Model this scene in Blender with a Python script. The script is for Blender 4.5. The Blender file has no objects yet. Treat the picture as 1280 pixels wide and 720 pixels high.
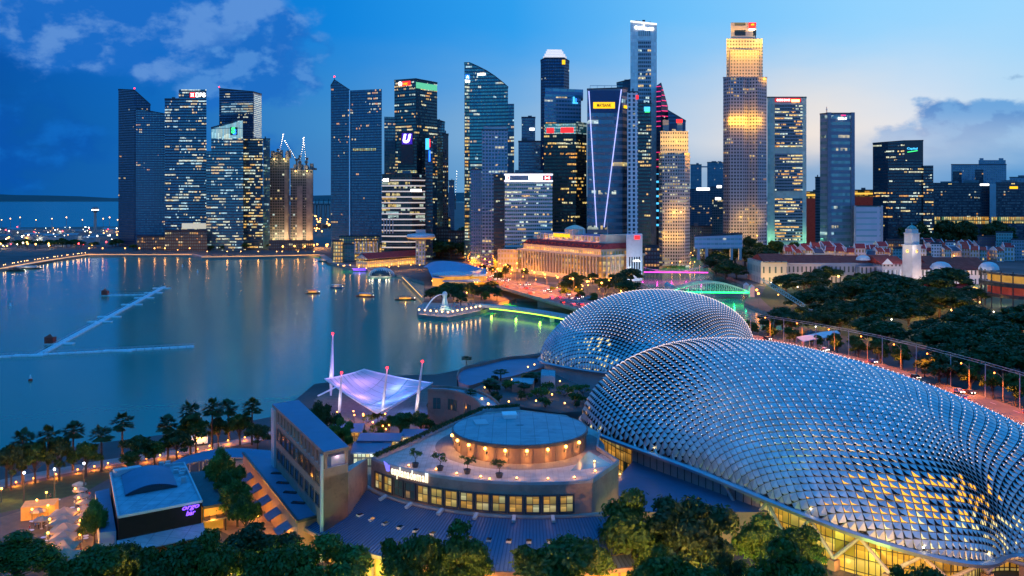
import bpy, bmesh, math, random
import numpy as np
from mathutils import Vector, Matrix
C = bpy.context.scene
COL = C.collection
F, H, HZ = 1159.0, 75.0, 246.0          # focal length, eye height and horizon of the survey below
rnd = random.Random(7)
NR = np.random.default_rng(11)

# ---------------------------------------------------------------- camera
cam_d = bpy.data.cameras.new('camera')
cam = bpy.data.objects.new('camera', cam_d); COL.objects.link(cam)
cam.location = (0, 0, H); cam.rotation_euler = (math.radians(90), 0, 0)
cam_d.sensor_width = 36; cam_d.lens = F / 1280 * 36
cam_d.shift_y = -(360 - HZ) / 1280
cam_d.clip_start = 1; cam_d.clip_end = 90000
C.camera = cam
# ---------------------------------------------------------------- exposure
C.view_settings.view_transform = 'Standard'; C.view_settings.look = 'None'
C.view_settings.exposure = 0.2; C.view_settings.gamma = 1.0
C.cycles.use_denoising = True
C.cycles.max_bounces = 6; C.cycles.diffuse_bounces = 2; C.cycles.glossy_bounces = 3
C.cycles.sample_clamp_indirect = 3.0; C.cycles.sample_clamp_direct = 12.0
C.cycles.caustics_reflective = False; C.cycles.caustics_refractive = False
C.cycles.use_light_tree = True

def lin(r, g, b):
    f = lambda c: c / 12.92 if c <= .04045 else ((c + .055) / 1.055) ** 2.4
    return (f(r / 255), f(g / 255), f(b / 255), 1)

# ---------------------------------------------------------------- node helper
class NT:
    def __init__(s, tree): s.t = tree; s.n = tree.nodes; s.l = tree.links
    def new(s, ty, **kw):
        n = s.n.new(ty)
        for k, v in kw.items(): setattr(n, k, v)
        return n
    def put(s, sock, v):
        if isinstance(v, bpy.types.NodeSocket): s.l.new(v, sock)
        elif v is not None: sock.default_value = v
    def m(s, op, a, b=None, c=None, clamp=False):
        n = s.new('ShaderNodeMath', operation=op, use_clamp=clamp)
        s.put(n.inputs[0], a); s.put(n.inputs[1], b); s.put(n.inputs[2], c)
        return n.outputs[0]
    def mix(s, f, a, b, bt='MIX'):
        n = s.new('ShaderNodeMix', data_type='RGBA', blend_type=bt)
        s.put(n.inputs[0], f); s.put(n.inputs[6], a); s.put(n.inputs[7], b)
        return n.outputs[2]
    def step(s, v, a, b, x=0.0, y=1.0):
        n = s.new('ShaderNodeMapRange', interpolation_type='SMOOTHSTEP')
        s.put(n.inputs[0], v); s.put(n.inputs[1], a); s.put(n.inputs[2], b); s.put(n.inputs[3], x); s.put(n.inputs[4], y)
        return n.outputs[0]
    def xyz(s, x=0.0, y=0.0, z=0.0):
        n = s.new('ShaderNodeCombineXYZ'); s.put(n.inputs[0], x); s.put(n.inputs[1], y); s.put(n.inputs[2], z)
        return n.outputs[0]
    def sep(s, v):
        n = s.new('ShaderNodeSeparateXYZ'); s.put(n.inputs[0], v); return n.outputs
    def noise(s, vec, scale, detail=3.0, rough=.5, dim='3D'):
        n = s.new('ShaderNodeTexNoise', noise_dimensions=dim); s.put(n.inputs['Vector'], vec)
        n.inputs['Scale'].default_value = scale; n.inputs['Detail'].default_value = detail; n.inputs['Roughness'].default_value = rough
        return n.outputs['Fac']
    def white(s, vec):
        n = s.new('ShaderNodeTexWhiteNoise', noise_dimensions='3D'); s.put(n.inputs['Vector'], vec); return n.outputs['Value']
    def ramp(s, f, stops):
        n = s.new('ShaderNodeValToRGB'); s.put(n.inputs[0], f); e = n.color_ramp.elements
        while len(e) < len(stops): e.new(.5)
        for q, (p, c) in zip(e, stops): q.position = p; q.color = c
        return n.outputs[0]

# ---------------------------------------------------------------- dusk sky
SUN_AZ, SUN_EL = math.radians(20), math.radians(0.6)     # afterglow to the right of the towers
w = bpy.data.worlds.new('World'); C.world = w; w.use_nodes = True
T = NT(w.node_tree); T.n.clear()
d = T.new('ShaderNodeTexCoord').outputs['Generated']
X, Y_, Z_ = T.sep(d)
az = T.m('ARCTAN2', X, Y_)
azf = T.m('ADD', T.m('DIVIDE', az, 2 * math.pi), .5)
P = lambda px: .5 + math.atan((px - 640) / F) / (2 * math.pi)
hi = T.ramp(azf, [(0, lin(48, 132, 205)), (.30, lin(44, 124, 200)), (.41, lin(3, 66, 156)), (P(0), lin(4, 80, 168)), (P(200), lin(8, 104, 196)), (P(420), lin(12, 126, 212)), (P(640), lin(44, 152, 228)),
                  (P(850), lin(104, 184, 240)), (P(1080), lin(140, 202, 244)), (P(1280), lin(150, 206, 244)), (.66, lin(90, 160, 220)), (.78, lin(70, 130, 210)), (1, lin(48, 132, 205))])
lo = T.ramp(azf, [(0, lin(112, 170, 205)), (.30, lin(96, 160, 200)), (.41, lin(4, 64, 140)), (P(0), lin(6, 82, 156)), (P(200), lin(14, 100, 178)), (P(420), lin(62, 136, 196)), (P(640), lin(128, 172, 210)),
                  (P(850), lin(186, 202, 220)), (P(1000), lin(232, 220, 210)), (P(1150), lin(214, 218, 226)), (P(1280), lin(184, 210, 230)), (.68, lin(150, 170, 200)), (1, lin(112, 170, 205))])
band = T.ramp(azf, [(0, lin(96, 150, 185)), (.30, lin(84, 140, 180)), (.41, lin(4, 60, 134)), (P(0), lin(8, 84, 158)), (P(300), lin(24, 104, 176)), (P(640), lin(104, 158, 202)), (P(850), lin(136, 168, 200)), (P(1100), lin(124, 164, 204)), (P(1280), lin(70, 142, 200)), (.7, lin(90, 140, 190)), (1, lin(96, 150, 185))])
zen = lin(24, 124, 202)
wv = T.noise(T.xyz(T.m('MULTIPLY', az, 3.0), T.m('MULTIPLY', Z_, 9.0), 3.3), 2.2, 4)
el = T.m('ADD', Z_, T.m('MULTIPLY', T.m('SUBTRACT', wv, .5), .05))
sky = T.mix(T.step(el, .055, .19), lo, hi)
sky = T.mix(T.step(el, .015, .068, 1, 0), sky, band)
sky = T.mix(T.step(Z_, .20, .55), sky, zen)
bk = T.noise(d, 3.2, 5, .6)                        # cloud noise added overhead and behind, out of view, to vary the reflections
bkm = T.m('MAXIMUM', T.step(Z_, .25, .5), T.step(Y_, -.1, .3, 1, 0))
sky = T.mix(T.m('MULTIPLY', bkm, T.step(bk, .40, .62, .55, 0)), sky, lin(2, 52, 120))
def cloud(cx, cy, sx, sy, scale, thr, colA, colB, seed, base, flat=None):
    caz = math.atan((cx - 640) / F); cel = (HZ - cy) / F * math.cos(caz)
    vec = T.xyz(T.m('MULTIPLY', az, 1.0), T.m('MULTIPLY', Z_, 1.45), seed)
    n1 = T.noise(vec, scale, 7, .56)
    n2 = T.noise(T.xyz(T.m('ADD', az, -.012), T.m('ADD', T.m('MULTIPLY', Z_, 1.45), .016), seed), scale, 7, .56)
    ex = T.m('POWER', T.m('DIVIDE', T.m('SUBTRACT', az, caz), sx), 2.0)
    ey = T.m('POWER', T.m('DIVIDE', T.m('SUBTRACT', Z_, cel), sy), 2.0)
    g = T.m('SUBTRACT', 1.0, T.m('ADD', ex, ey))
    front = T.m('GREATER_THAN', Y_, 0.0)
    v = T.m('ADD', T.m('MULTIPLY', n1, 1.5), T.m('MULTIPLY', T.m('MAXIMUM', g, -2.5), .55))
    mask = T.m('MULTIPLY', T.step(v, thr, thr + .2), front)
    if flat is not None: mask = T.m('MULTIPLY', mask, T.step(Z_, flat - .03, flat + .03))
    lit = T.step(T.m('SUBTRACT', n1, n2), -.03, .07)
    colr = T.mix(lit, colA, colB)
    return T.mix(T.m('MULTIPLY', mask, .86), base, colr)
sky = cloud(70, 170, .30, .10, 6, 1.12, lin(5, 80, 166), lin(12, 100, 188), 8.1, sky)
sky = cloud(185, 30, .19, .078, 8, .95, lin(26, 104, 192), lin(92, 142, 208), 1.7, sky)
sky = cloud(330, 95, .10, .07, 11, .97, lin(26, 104, 190), lin(76, 136, 206), 4.2, sky)
sky = cloud(1235, 172, .11, .05, 15, .88, lin(34, 120, 192), lin(80, 148, 208), 12.4, sky, .06)
sky = cloud(1275, 97, .05, .007, 20, 1.16, lin(120, 160, 200), lin(190, 205, 220), 22.0, sky)
nish = T.new('ShaderNodeTexSky', sky_type='NISHITA', sun_disc=False)
nish.sun_elevation = SUN_EL; nish.sun_rotation = SUN_AZ; nish.altitude = 50
bg1 = T.new('ShaderNodeBackground'); T.put(bg1.inputs[0], sky); T.put(bg1.inputs[1], T.m('ADD', .96, T.m('MAXIMUM', T.m('MULTIPLY', T.step(Z_, .2, .55), 1.15), T.m('MULTIPLY', T.step(Y_, -.1, .3, 1, 0), .75))))  # extra strength overhead and behind the camera, added to light facades and roofs
bg2 = T.new('ShaderNodeBackground'); T.put(bg2.inputs[0], nish.outputs[0]); bg2.inputs[1].default_value = .0006
add = T.new('ShaderNodeAddShader'); T.l.new(bg1.outputs[0], add.inputs[0]); T.l.new(bg2.outputs[0], add.inputs[1])
T.l.new(add.outputs[0], T.new('ShaderNodeOutputWorld').inputs[0])
# ---------------------------------------------------------------- last light of the set sun: very weak and wide
sd = bpy.data.lights.new('sun', 'SUN'); sd.energy = .12; sd.angle = math.radians(20); sd.color = (1, .82, .66)
sun = bpy.data.objects.new('sun', sd); COL.objects.link(sun)
sun.rotation_euler = (math.radians(86), 0, -SUN_AZ + math.pi)
# ================================================================ helpers
def at(px, py, Y): return Vector(((px - 640) / F * Y, Y, H - (py - HZ) * Y / F))
def gd(px, py, z=2.0):
    Y = F * (H - z) / (py - HZ); return Vector(((px - 640) / F * Y, Y, z))
def gx(px, Y): return (px - 640) / F * Y
def gz(py, Y): return H - (py - HZ) * Y / F

def mat(name, col, rough=.6, metal=0.0, var=.25, vs=.35, emit=None, es=0.0, spec=.5, bump=0.0, bs=2.0, sample=True, joint=0.0, stain=0.0):
    """plain surface with uneven tone; col is linear rgb"""
    m = bpy.data.materials.new(name); m.use_nodes = True
    t = NT(m.node_tree); b = t.n['Principled BSDF']
    b.inputs['Roughness'].default_value = rough; b.inputs['Metallic'].default_value = metal
    b.inputs['Specular IOR Level'].default_value = spec
    col = (*col[:3], 1)
    if var > 0:
        tc = t.new('ShaderNodeTexCoord').outputs['Object']
        n = t.noise(tc, vs, 5, .6)
        lo_ = tuple(c * (1 - var) for c in col[:3]) + (1,); hi_ = tuple(min(1, c * (1 + var)) for c in col[:3]) + (1,)
        bc = t.ramp(n, [(.3, lo_), (.7, hi_)])
        if stain:                                   # run-off marks and patched areas
            x_, y_, z_ = t.sep(tc); sn = t.noise(tc, .22, 7, .7); s2 = t.noise(t.xyz(t.m('MULTIPLY', x_, .15), t.m('MULTIPLY', y_, 1.4), z_), 1.0, 4)
            bc = t.mix(t.m('MULTIPLY', t.m('ADD', t.step(sn, .5, .62), t.step(s2, .55, .75)), stain), bc, tuple(c * .35 for c in col[:3]) + (1,))
        if joint:
            x_, y_, z_ = t.sep(tc); ln = t.m('MAXIMUM', t.m('LESS_THAN', t.m('FRACT', t.m('DIVIDE', x_, joint)), .05), t.m('LESS_THAN', t.m('FRACT', t.m('DIVIDE', y_, joint)), .05))
            cell = t.white(t.xyz(t.m('FLOOR', t.m('DIVIDE', x_, joint)), t.m('FLOOR', t.m('DIVIDE', y_, joint)), 1.0)); bc = t.mix(t.m('MULTIPLY', cell, .3), bc, tuple(c * .5 for c in col[:3]) + (1,)); bc = t.mix(t.m('MULTIPLY', ln, .55), bc, tuple(c * .3 for c in col[:3]) + (1,))
        t.put(b.inputs['Base Color'], bc)
        if bump:
            bn = t.new('ShaderNodeBump'); bn.inputs['Strength'].default_value = bump; bn.inputs['Distance'].default_value = .3
            t.put(bn.inputs['Height'], t.noise(tc, bs, 3)); t.put(b.inputs['Normal'], bn.outputs[0])
    else: b.inputs['Base Color'].default_value = col
    if emit:
        b.inputs['Emission Color'].default_value = (*emit[:3], 1); b.inputs['Emission Strength'].default_value = es
        if not sample: m.cycles.emission_sampling = 'NONE'
    return m

# windows of a tower: one node group, cells counted in metres of wall (u along the wall, v up)
def make_group():
    g = bpy.data.node_groups.new('window_grid', 'ShaderNodeTree')
    I = g.interface
    def sk(n, ty, dv=None):
        s = I.new_socket(n, in_out='INPUT', socket_type=ty)
        if dv is not None: s.default_value = dv
    for n, v in (('Floor', 3.8), ('Bay', 3.0), ('WinW', .8), ('WinH', .6), ('Lit', .3), ('Run', 4.0), ('Seed', 0.0), ('Strength', 1.5), ('Warm', .5), ('Metal', .5), ('Rough', .12), ('Slope', .08)):
        sk(n, 'NodeSocketFloat', v)
    sk('Wall', 'NodeSocketColor'); sk('Glass', 'NodeSocketColor')
    I.new_socket('BSDF', in_out='OUTPUT', socket_type='NodeSocketShader')
    t = NT(g); gi = t.new('NodeGroupInput').outputs; go = t.new('NodeGroupOutput')
    uv = t.sep(t.new('ShaderNodeUVMap', uv_map='UVMap').outputs[0])
    cu_ = t.m('DIVIDE', uv[0], gi['Bay']); cv_ = t.m('DIVIDE', uv[1], gi['Floor'])
    cu = t.m('FLOOR', cu_); cv = t.m('FLOOR', cv_); fu = t.m('FRACT', cu_); fv = t.m('FRACT', cv_)
    win = t.m('MULTIPLY', t.m('LESS_THAN', t.m('ABSOLUTE', t.m('SUBTRACT', fu, .5)), t.m('MULTIPLY', gi['WinW'], .5)),
              t.m('LESS_THAN', t.m('ABSOLUTE', t.m('SUBTRACT', fv, .5)), t.m('MULTIPLY', gi['WinH'], .5)))
    r1 = t.white(t.xyz(cu, cv, gi['Seed']))
    rf = t.white(t.xyz(cv, 3.7, gi['Seed']))
    off = t.m('MULTIPLY', rf, 17.0)
    rr = t.white(t.xyz(t.m('FLOOR', t.m('DIVIDE', t.m('ADD', cu, off), gi['Run'])), cv, t.m('ADD', gi['Seed'], 9.3)))
    zn = t.noise(t.xyz(t.m('MULTIPLY', uv[0], .022), t.m('MULTIPLY', uv[1], .03), gi['Seed']), 1.0, 2)
    v = t.m('ADD', t.m('ADD', t.m('MULTIPLY', r1, .14), t.m('MULTIPLY', rr, .46)), t.m('ADD', t.m('MULTIPLY', rf, .28), t.m('MULTIPLY', t.m('SUBTRACT', zn, .44), .9)))
    litm = t.m('LESS_THAN', v, t.m('ADD', t.m('MULTIPLY', gi['Lit'], .62), .075))
    r2 = t.white(t.xyz(cu, t.m('ADD', cv, .5), t.m('ADD', gi['Seed'], 4.1)))
    r3 = t.white(t.xyz(t.m('FLOOR', t.m('DIVIDE', t.m('ADD', cu, off), gi['Run'])), cv, t.m('ADD', gi['Seed'], 31.3)))
    inside = t.m('MULTIPLY', t.step(fv, .15, .85, .5, 1.2), t.m('SUBTRACT', 1.0, t.m('MULTIPLY', t.m('GREATER_THAN', t.m('ADD', fv, t.m('MULTIPLY', r2, .7)), 1.15), .65)))
    amp = t.m('MULTIPLY', t.m('MULTIPLY', t.m('ADD', t.m('MULTIPLY', t.m('POWER', r2, 2.0), .6), .24), inside), gi['Strength'])
    em = t.m('MULTIPLY', t.m('MULTIPLY', litm, win), amp)
    tint = t.m('ADD', t.m('MULTIPLY', t.m('SUBTRACT', r3, .5), .9), gi['Warm'])
    ec = t.ramp(tint, [(0, lin(190, 230, 235)), (.3, lin(235, 240, 205)), (.6, lin(255, 222, 130)), (1, lin(255, 176, 66))])
    bs = t.new('ShaderNodeBsdfPrincipled')
    gl = t.mix(t.m('MULTIPLY', r1, .5), gi['Glass'], t.mix(.5, gi['Glass'], (0, 0, 0, 1)))
    nz = t.noise(t.xyz(t.m('MULTIPLY', uv[0], .08), t.m('MULTIPLY', uv[1], .02), 2.0), 1.0, 4)
    wl = t.mix(t.m('MULTIPLY', nz, .28), gi['Wall'], (0.01, 0.012, 0.015, 1))
    t.put(bs.inputs['Base Color'], t.mix(win, wl, gl))
    t.put(bs.inputs['Metallic'], t.m('MULTIPLY', win, gi['Metal']))
    t.put(bs.inputs['Roughness'], t.m('ADD', t.m('MULTIPLY', win, t.m('SUBTRACT', gi['Rough'], .55)), .55))
    t.put(bs.inputs['Emission Color'], ec); t.put(bs.inputs['Emission Strength'], em)
    # panes are never quite parallel: each one tilts a little
    ge = t.new('ShaderNodeNewGeometry').outputs['Normal']
    tl = t.m('MULTIPLY', win, gi['Slope'])
    tv = t.xyz(t.m('MULTIPLY', t.m('SUBTRACT', r2, .5), tl), t.m('MULTIPLY', t.m('SUBTRACT', r1, .5), tl), t.m('MULTIPLY', t.m('SUBTRACT', r2, .5), tl))
    va = t.new('ShaderNodeVectorMath', operation='ADD'); t.put(va.inputs[0], ge); t.put(va.inputs[1], tv)
    vn = t.new('ShaderNodeVectorMath', operation='NORMALIZE'); t.put(vn.inputs[0], va.outputs[0])
    t.put(bs.inputs['Normal'], vn.outputs[0])
    t.l.new(bs.outputs[0], go.inputs[0])
    return g
WG = make_group()
_fs = [0]
def fac(name, wall=(.05, .07, .1), glass=(.12, .2, .3), fl=3.8, bw=3.0, ww=.8, wh=.6, lit=.3, run=4, es=1.5, warm=.5, metal=.5, rough=.12, slope=.08):
    m = bpy.data.materials.new(name); m.use_nodes = True; t = NT(m.node_tree); t.n.clear()
    g = t.new('ShaderNodeGroup'); g.node_tree = WG; _fs[0] += 1
    glass = tuple(min(.9, c * k) for c, k in zip(glass, (1.15, 1.45, 1.15))); wall = tuple(min(.8, c * 1.3 + .004) for c in wall); es *= 1.25
    for k, v in dict(Floor=fl, Bay=bw, WinW=ww, WinH=wh, Lit=lit, Run=run, Seed=_fs[0] * 7.77, Strength=es, Warm=warm, Metal=metal, Rough=rough, Slope=slope, Wall=(*wall, 1), Glass=(*glass, 1)).items():
        g.inputs[k].default_value = v
    t.l.new(g.outputs[0], t.new('ShaderNodeOutputMaterial').inputs[0])
    m.cycles.emission_sampling = 'NONE'
    return m

class MB:
    """collects faces in world metres and links them as ONE mesh object"""
    def __init__(s): s.v = []; s.f = []; s.m = []; s.uv = []
    def face(s, pts, mi=0, uv=None):
        n = len(s.v); s.v += [tuple(p) for p in pts]; s.f.append(tuple(range(n, n + len(pts)))); s.m.append(mi)
        s.uv += list(uv) if uv else [(0, 0)] * len(pts)
    def prism(s, poly, z0, z1, mi=0, top=None, u0=0.0, bottom=False):
        """poly: ccw (x,y) seen from above; z1 a number or one height per corner"""
        n = len(poly); zs = list(z1) if hasattr(z1, '__len__') else [z1] * n; zb = list(z0) if hasattr(z0, '__len__') else [z0] * n
        u = u0
        for i in range(n):
            j = (i + 1) % n; a, b = poly[i], poly[j]; L = math.hypot(b[0] - a[0], b[1] - a[1])
            s.face([(a[0], a[1], zb[i]), (b[0], b[1], zb[j]), (b[0], b[1], zs[j]), (a[0], a[1], zs[i])], mi, [(u, zb[i]), (u + L, zb[j]), (u + L, zs[j]), (u, zs[i])]); u += L
        s.face([(p[0], p[1], z) for p, z in zip(poly, zs)], mi if top is None else top)
        if bottom: s.face([(p[0], p[1], z) for p, z in zip(poly, zb)][::-1], mi if top is None else top)
        return s
    def box(s, c, size, rz=0.0, mi=0, top=None):
        """c: centre of the base"""
        sx, sy, sz = size; ca, sa = math.cos(rz), math.sin(rz)
        poly = [(c[0] + x * ca - y * sa, c[1] + x * sa + y * ca) for x, y in ((-sx / 2, -sy / 2), (sx / 2, -sy / 2), (sx / 2, sy / 2), (-sx / 2, sy / 2))]
        return s.prism(poly, c[2], c[2] + sz, mi, top, bottom=True)
    def beam(s, a, b, w, h=None, mi=0):
        """square bar between two points"""
        a, b = Vector(a), Vector(b); h = h or w; d = (b - a).normalized()
        up = Vector((0, 0, 1)) if abs(d.z) < .95 else Vector((1, 0, 0))
        r = d.cross(up).normalized() * w / 2; q = r.cross(d).normalized() * h / 2
        A = [a - r - q, a + r - q, a + r + q, a - r + q]; B = [p + (b - a) for p in A]
        for i in range(4):
            j = (i + 1) % 4; s.face([A[i], A[j], B[j], B[i]], mi)
        s.face(A[::-1], mi); s.face(B, mi)
        return s
    def tube(s, a, b, r0, r1=None, n=6, mi=0):
        a, b = Vector(a), Vector(b); r1 = r0 if r1 is None else r1; d = (b - a).normalized()
        up = Vector((0, 0, 1)) if abs(d.z) < .95 else Vector((1, 0, 0))
        x = d.cross(up).normalized(); y = x.cross(d)
        A = [a + (x * math.cos(2 * math.pi * i / n) + y * math.sin(2 * math.pi * i / n)) * r0 for i in range(n)]
        B = [b + (x * math.cos(2 * math.pi * i / n) + y * math.sin(2 * math.pi * i / n)) * r1 for i in range(n)]
        for i in range(n):
            j = (i + 1) % n; s.face([A[j], A[i], B[i], B[j]], mi)
        s.face(B[::-1], mi); s.face(A, mi)
        return s
    def lathe(s, c, prof, n=10, mi=0):
        """prof: (radius, z) from the bottom up"""
        for (r0, z0), (r1, z1) in zip(prof[:-1], prof[1:]):
            for i in range(n):
                a, b = 2 * math.pi * i / n, 2 * math.pi * (i + 1) / n
                p = [(c[0] + r * math.cos(t), c[1] + r * math.sin(t), c[2] + z) for r, z, t in ((r0, z0, a), (r0, z0, b), (r1, z1, b), (r1, z1, a))]
                if r0 < 1e-6: p = [p[0], p[2], p[3]]
                elif r1 < 1e-6: p = p[:3]
                s.face(p, mi)
        return s
    def blob(s, c, r, n=6, k=4, mi=0):
        if not hasattr(r, '__len__'): r = (r, r, r)
        for i in range(k):
            for j in range(n):
                q = []
                for a, b in ((i, j), (i, j + 1), (i + 1, j + 1), (i + 1, j)):
                    t, f = -math.pi / 2 + math.pi * a / k, 2 * math.pi * b / n
                    q.append((c[0] + r[0] * math.cos(t) * math.cos(f), c[1] + r[1] * math.cos(t) * math.sin(f), c[2] + r[2] * math.sin(t)))
                if i == 0: q = [q[0], q[2], q[3]]
                elif i == k - 1: q = q[:3]
                s.face(q, mi)
        return s
    def build(s, name, mats, parent=None, origin=None, smooth=False):
        o0 = Vector(ORG[parent.name]) if parent is not None else Vector(origin if origin is not None else (0, 0, 0))
        me = bpy.data.meshes.new(name)
        me.from_pydata([(x - o0.x, y - o0.y, z - o0.z) for x, y, z in s.v], [], s.f)
        for mm in (mats if isinstance(mats, (list, tuple)) else [mats]): me.materials.append(mm)
        me.polygons.foreach_set('material_index', s.m)
        ul = me.uv_layers.new(name='UVMap'); ul.data.foreach_set('uv', [c for p in s.uv for c in p])
        if smooth:
            bm = bmesh.new(); bm.from_mesh(me); bmesh.ops.remove_doubles(bm, verts=bm.verts, dist=1e-4); bm.to_mesh(me); bm.free()
            me.polygons.foreach_set('use_smooth', [True] * len(me.polygons))
        me.update()
        o = bpy.data.objects.new(name, me); COL.objects.link(o)
        if parent is not None: o.parent = parent
        else: o.location = o0
        ORG[o.name] = tuple(o0)
        return o
ORG = {}
def tag(o, label=None, cat=None, group=None, kind=None):
    if label: o['label'] = label
    if cat: o['category'] = cat
    if group: o['group'] = group
    if kind: o['kind'] = kind
    return o
def thing(name, loc, label, cat, group=None):
    o = bpy.data.objects.new(name, None); COL.objects.link(o); o.empty_display_size = .5
    o.location = loc; ORG[o.name] = tuple(loc)
    return tag(o, label, cat, group)
def copy_tree(o, parent=None):
    c = o.copy(); COL.objects.link(c); c.parent = parent; ORG[c.name] = ORG.get(o.name, (0, 0, 0))
    for ch in o.children: copy_tree(ch, c)
    return c
def struct(mb, name, mats, **kw): return tag(mb.build(name, mats, **kw), kind='structure')
def lamp(name, loc, col, power, parent=None, r=.3, kind='POINT', rot=None, spot=None):
    key = (kind, tuple(col), power, r, spot)
    if key not in LD:
        l = bpy.data.lights.new(name, kind); l.color = col[:3]; l.energy = power
        l.shadow_soft_size = r
        if spot: l.spot_size = spot; l.spot_blend = .7
        LD[key] = l
    o = bpy.data.objects.new(name, LD[key]); COL.objects.link(o)
    if parent is not None:
        o.parent = parent; o.location = Vector(loc) - Vector(ORG[parent.name])
    else: o.location = loc
    if rot is not None: o.rotation_euler = rot
    return o
LD = {}
ORDW = ['first', 'second', 'third', 'fourth', 'fifth', 'sixth', 'seventh', 'eighth', 'ninth', 'tenth', 'eleventh', 'twelfth', 'thirteenth', 'fourteenth', 'fifteenth', 'sixteenth',
        'seventeenth', 'eighteenth', 'nineteenth', 'twentieth', 'twenty-first', 'twenty-second', 'twenty-third', 'twenty-fourth', 'twenty-fifth', 'twenty-sixth', 'twenty-seventh', 'twenty-eighth', 'twenty-ninth', 'thirtieth']
def textpart(s, name, loc, height, m, parent, rz=0.0, width=None, depth=.15, bold=0.0, tilt=math.pi / 2, shear=0.0):
    """lettering as its own mesh, standing upright, centred on loc"""
    cu = bpy.data.curves.new('lettering', 'FONT'); cu.body = s; cu.size = 1.0; cu.align_x = 'CENTER'; cu.align_y = 'CENTER'; cu.extrude = 0.0; cu.offset = bold; cu.shear = shear
    ob = bpy.data.objects.new('lettering', cu); COL.objects.link(ob)
    dg = bpy.context.evaluated_depsgraph_get(); me = bpy.data.meshes.new_from_object(ob.evaluated_get(dg))
    bpy.data.objects.remove(ob); bpy.data.curves.remove(cu)
    vs = np.array([v.co[:] for v in me.vertices]); lo_, hi_ = vs.min(0), vs.max(0)
    k = height / max(1e-6, hi_[1] - lo_[1]); kx = k if width is None else width / max(1e-6, hi_[0] - lo_[0]); c = (lo_ + hi_) / 2
    for v in me.vertices: v.co = ((v.co.x - c[0]) * kx, (v.co.y - c[1]) * k, 0)
    bm = bmesh.new(); bm.from_mesh(me)
    r = bmesh.ops.extrude_face_region(bm, geom=bm.faces[:]); bmesh.ops.translate(bm, verts=[e for e in r['geom'] if isinstance(e, bmesh.types.BMVert)], vec=(0, 0, depth))
    bm.transform(Matrix.Rotation(rz, 4, 'Z') @ Matrix.Rotation(tilt, 4, 'X')); bm.to_mesh(me); bm.free()
    me.name = name; me.materials.clear(); me.materials.append(m)
    o = bpy.data.objects.new(name, me); COL.objects.link(o); o.parent = parent; o.location = Vector(loc) - Vector(ORG[parent.name])
    ORG[o.name] = ORG[parent.name]
    return o
def earclip(mb, pts, mi=0):
    """flat sheet from a concave outline"""
    bm = bmesh.new(); f = bm.faces.new([bm.verts.new(p) for p in pts]); f.normal_update()
    if f.normal.z < 0: f.normal_flip()
    bmesh.ops.triangulate(bm, faces=[f], ngon_method='EAR_CLIP')
    for q in bm.faces: mb.face([v.co[:] for v in q.verts], mi, [(v.co.x, v.co.y) for v in q.verts])
    bm.free()
def ribbon(mb, pts, w, z=None, mi=0, off=0.0):
    """flat strip of width w along a line of (x,y[,z])"""
    L = []; 
    for i, p in enumerate(pts):
        a = Vector(pts[max(0, i - 1)]).xy; b = Vector(pts[min(len(pts) - 1, i + 1)]).xy; t = (b - a).normalized(); n = Vector((-t.y, t.x))
        zz = p[2] if z is None else z
        l = Vector(p).xy + n * (off + w / 2); r = Vector(p).xy + n * (off - w / 2)
        L.append(((l.x, l.y, zz), (r.x, r.y, zz)))
    u = 0
    for (a, b), (c_, d_) in zip(L[:-1], L[1:]):
        l = (Vector(c_) - Vector(a)).length; mb.face([b, d_, c_, a], mi, [(u, 0), (u + l, 0), (u + l, w), (u, w)]); u += l
    return L
def spline(pts, n=8):
    """Catmull-Rom through points"""
    P_ = [Vector(p) for p in pts]; out = []
    for i in range(len(P_) - 1):
        p0, p1, p2, p3 = P_[max(0, i - 1)], P_[i], P_[i + 1], P_[min(len(P_) - 1, i + 2)]
        for k in range(n):
            t = k / n; out.append(.5 * (2 * p1 + (p2 - p0) * t + (2 * p0 - 5 * p1 + 4 * p2 - p3) * t * t + (3 * p1 - p0 - 3 * p2 + p3) * t ** 3))
    return out + [P_[-1]]
# ================================================================ ground and water
M = {}
M['glow_warm'] = mat('warm_lamp', (1, .7, .35), emit=lin(255, 176, 74), es=9, var=0)
M['glow_white'] = mat('white_lamp', (1, .95, .85), emit=lin(255, 240, 214), es=9, var=0)
M['glow_red'] = mat('red_lamp', (.8, .02, .02), emit=lin(255, 30, 40), es=8, var=0, sample=False)
M['steel'] = mat('painted_steel', (.42, .44, .46), .4, .3, .1)
M['dark_steel'] = mat('dark_steel', (.06, .065, .07), .45, .4, .1)
M['white'] = mat('white_paint', (.72, .73, .74), .5, 0, .1)
M['concrete'] = mat('concrete', (.30, .29, .28), .8, 0, .2, .2)
M['asphalt'] = mat('asphalt', (.05, .05, .052), .75, 0, .25, .15)
M['paving'] = mat('paving', (.26, .23, .21), .75, 0, .22, .3)
M['grass'] = mat('grass', (.03, .062, .015), .95, 0, .4, .6)
M['earth'] = mat('city_ground', (.06, .06, .058), .9, 0, .5, .02)
M['quay'] = mat('quay_stone', (.22, .20, .18), .85, 0, .25, .2)
M['tail'] = mat('tail_light', (.8, .02, .02), emit=(1, .03, .01), es=10, var=0, sample=False)
M['head'] = mat('head_light', (1, 1, 1), emit=(1, .9, .7), es=10, var=0, sample=False)

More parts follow.
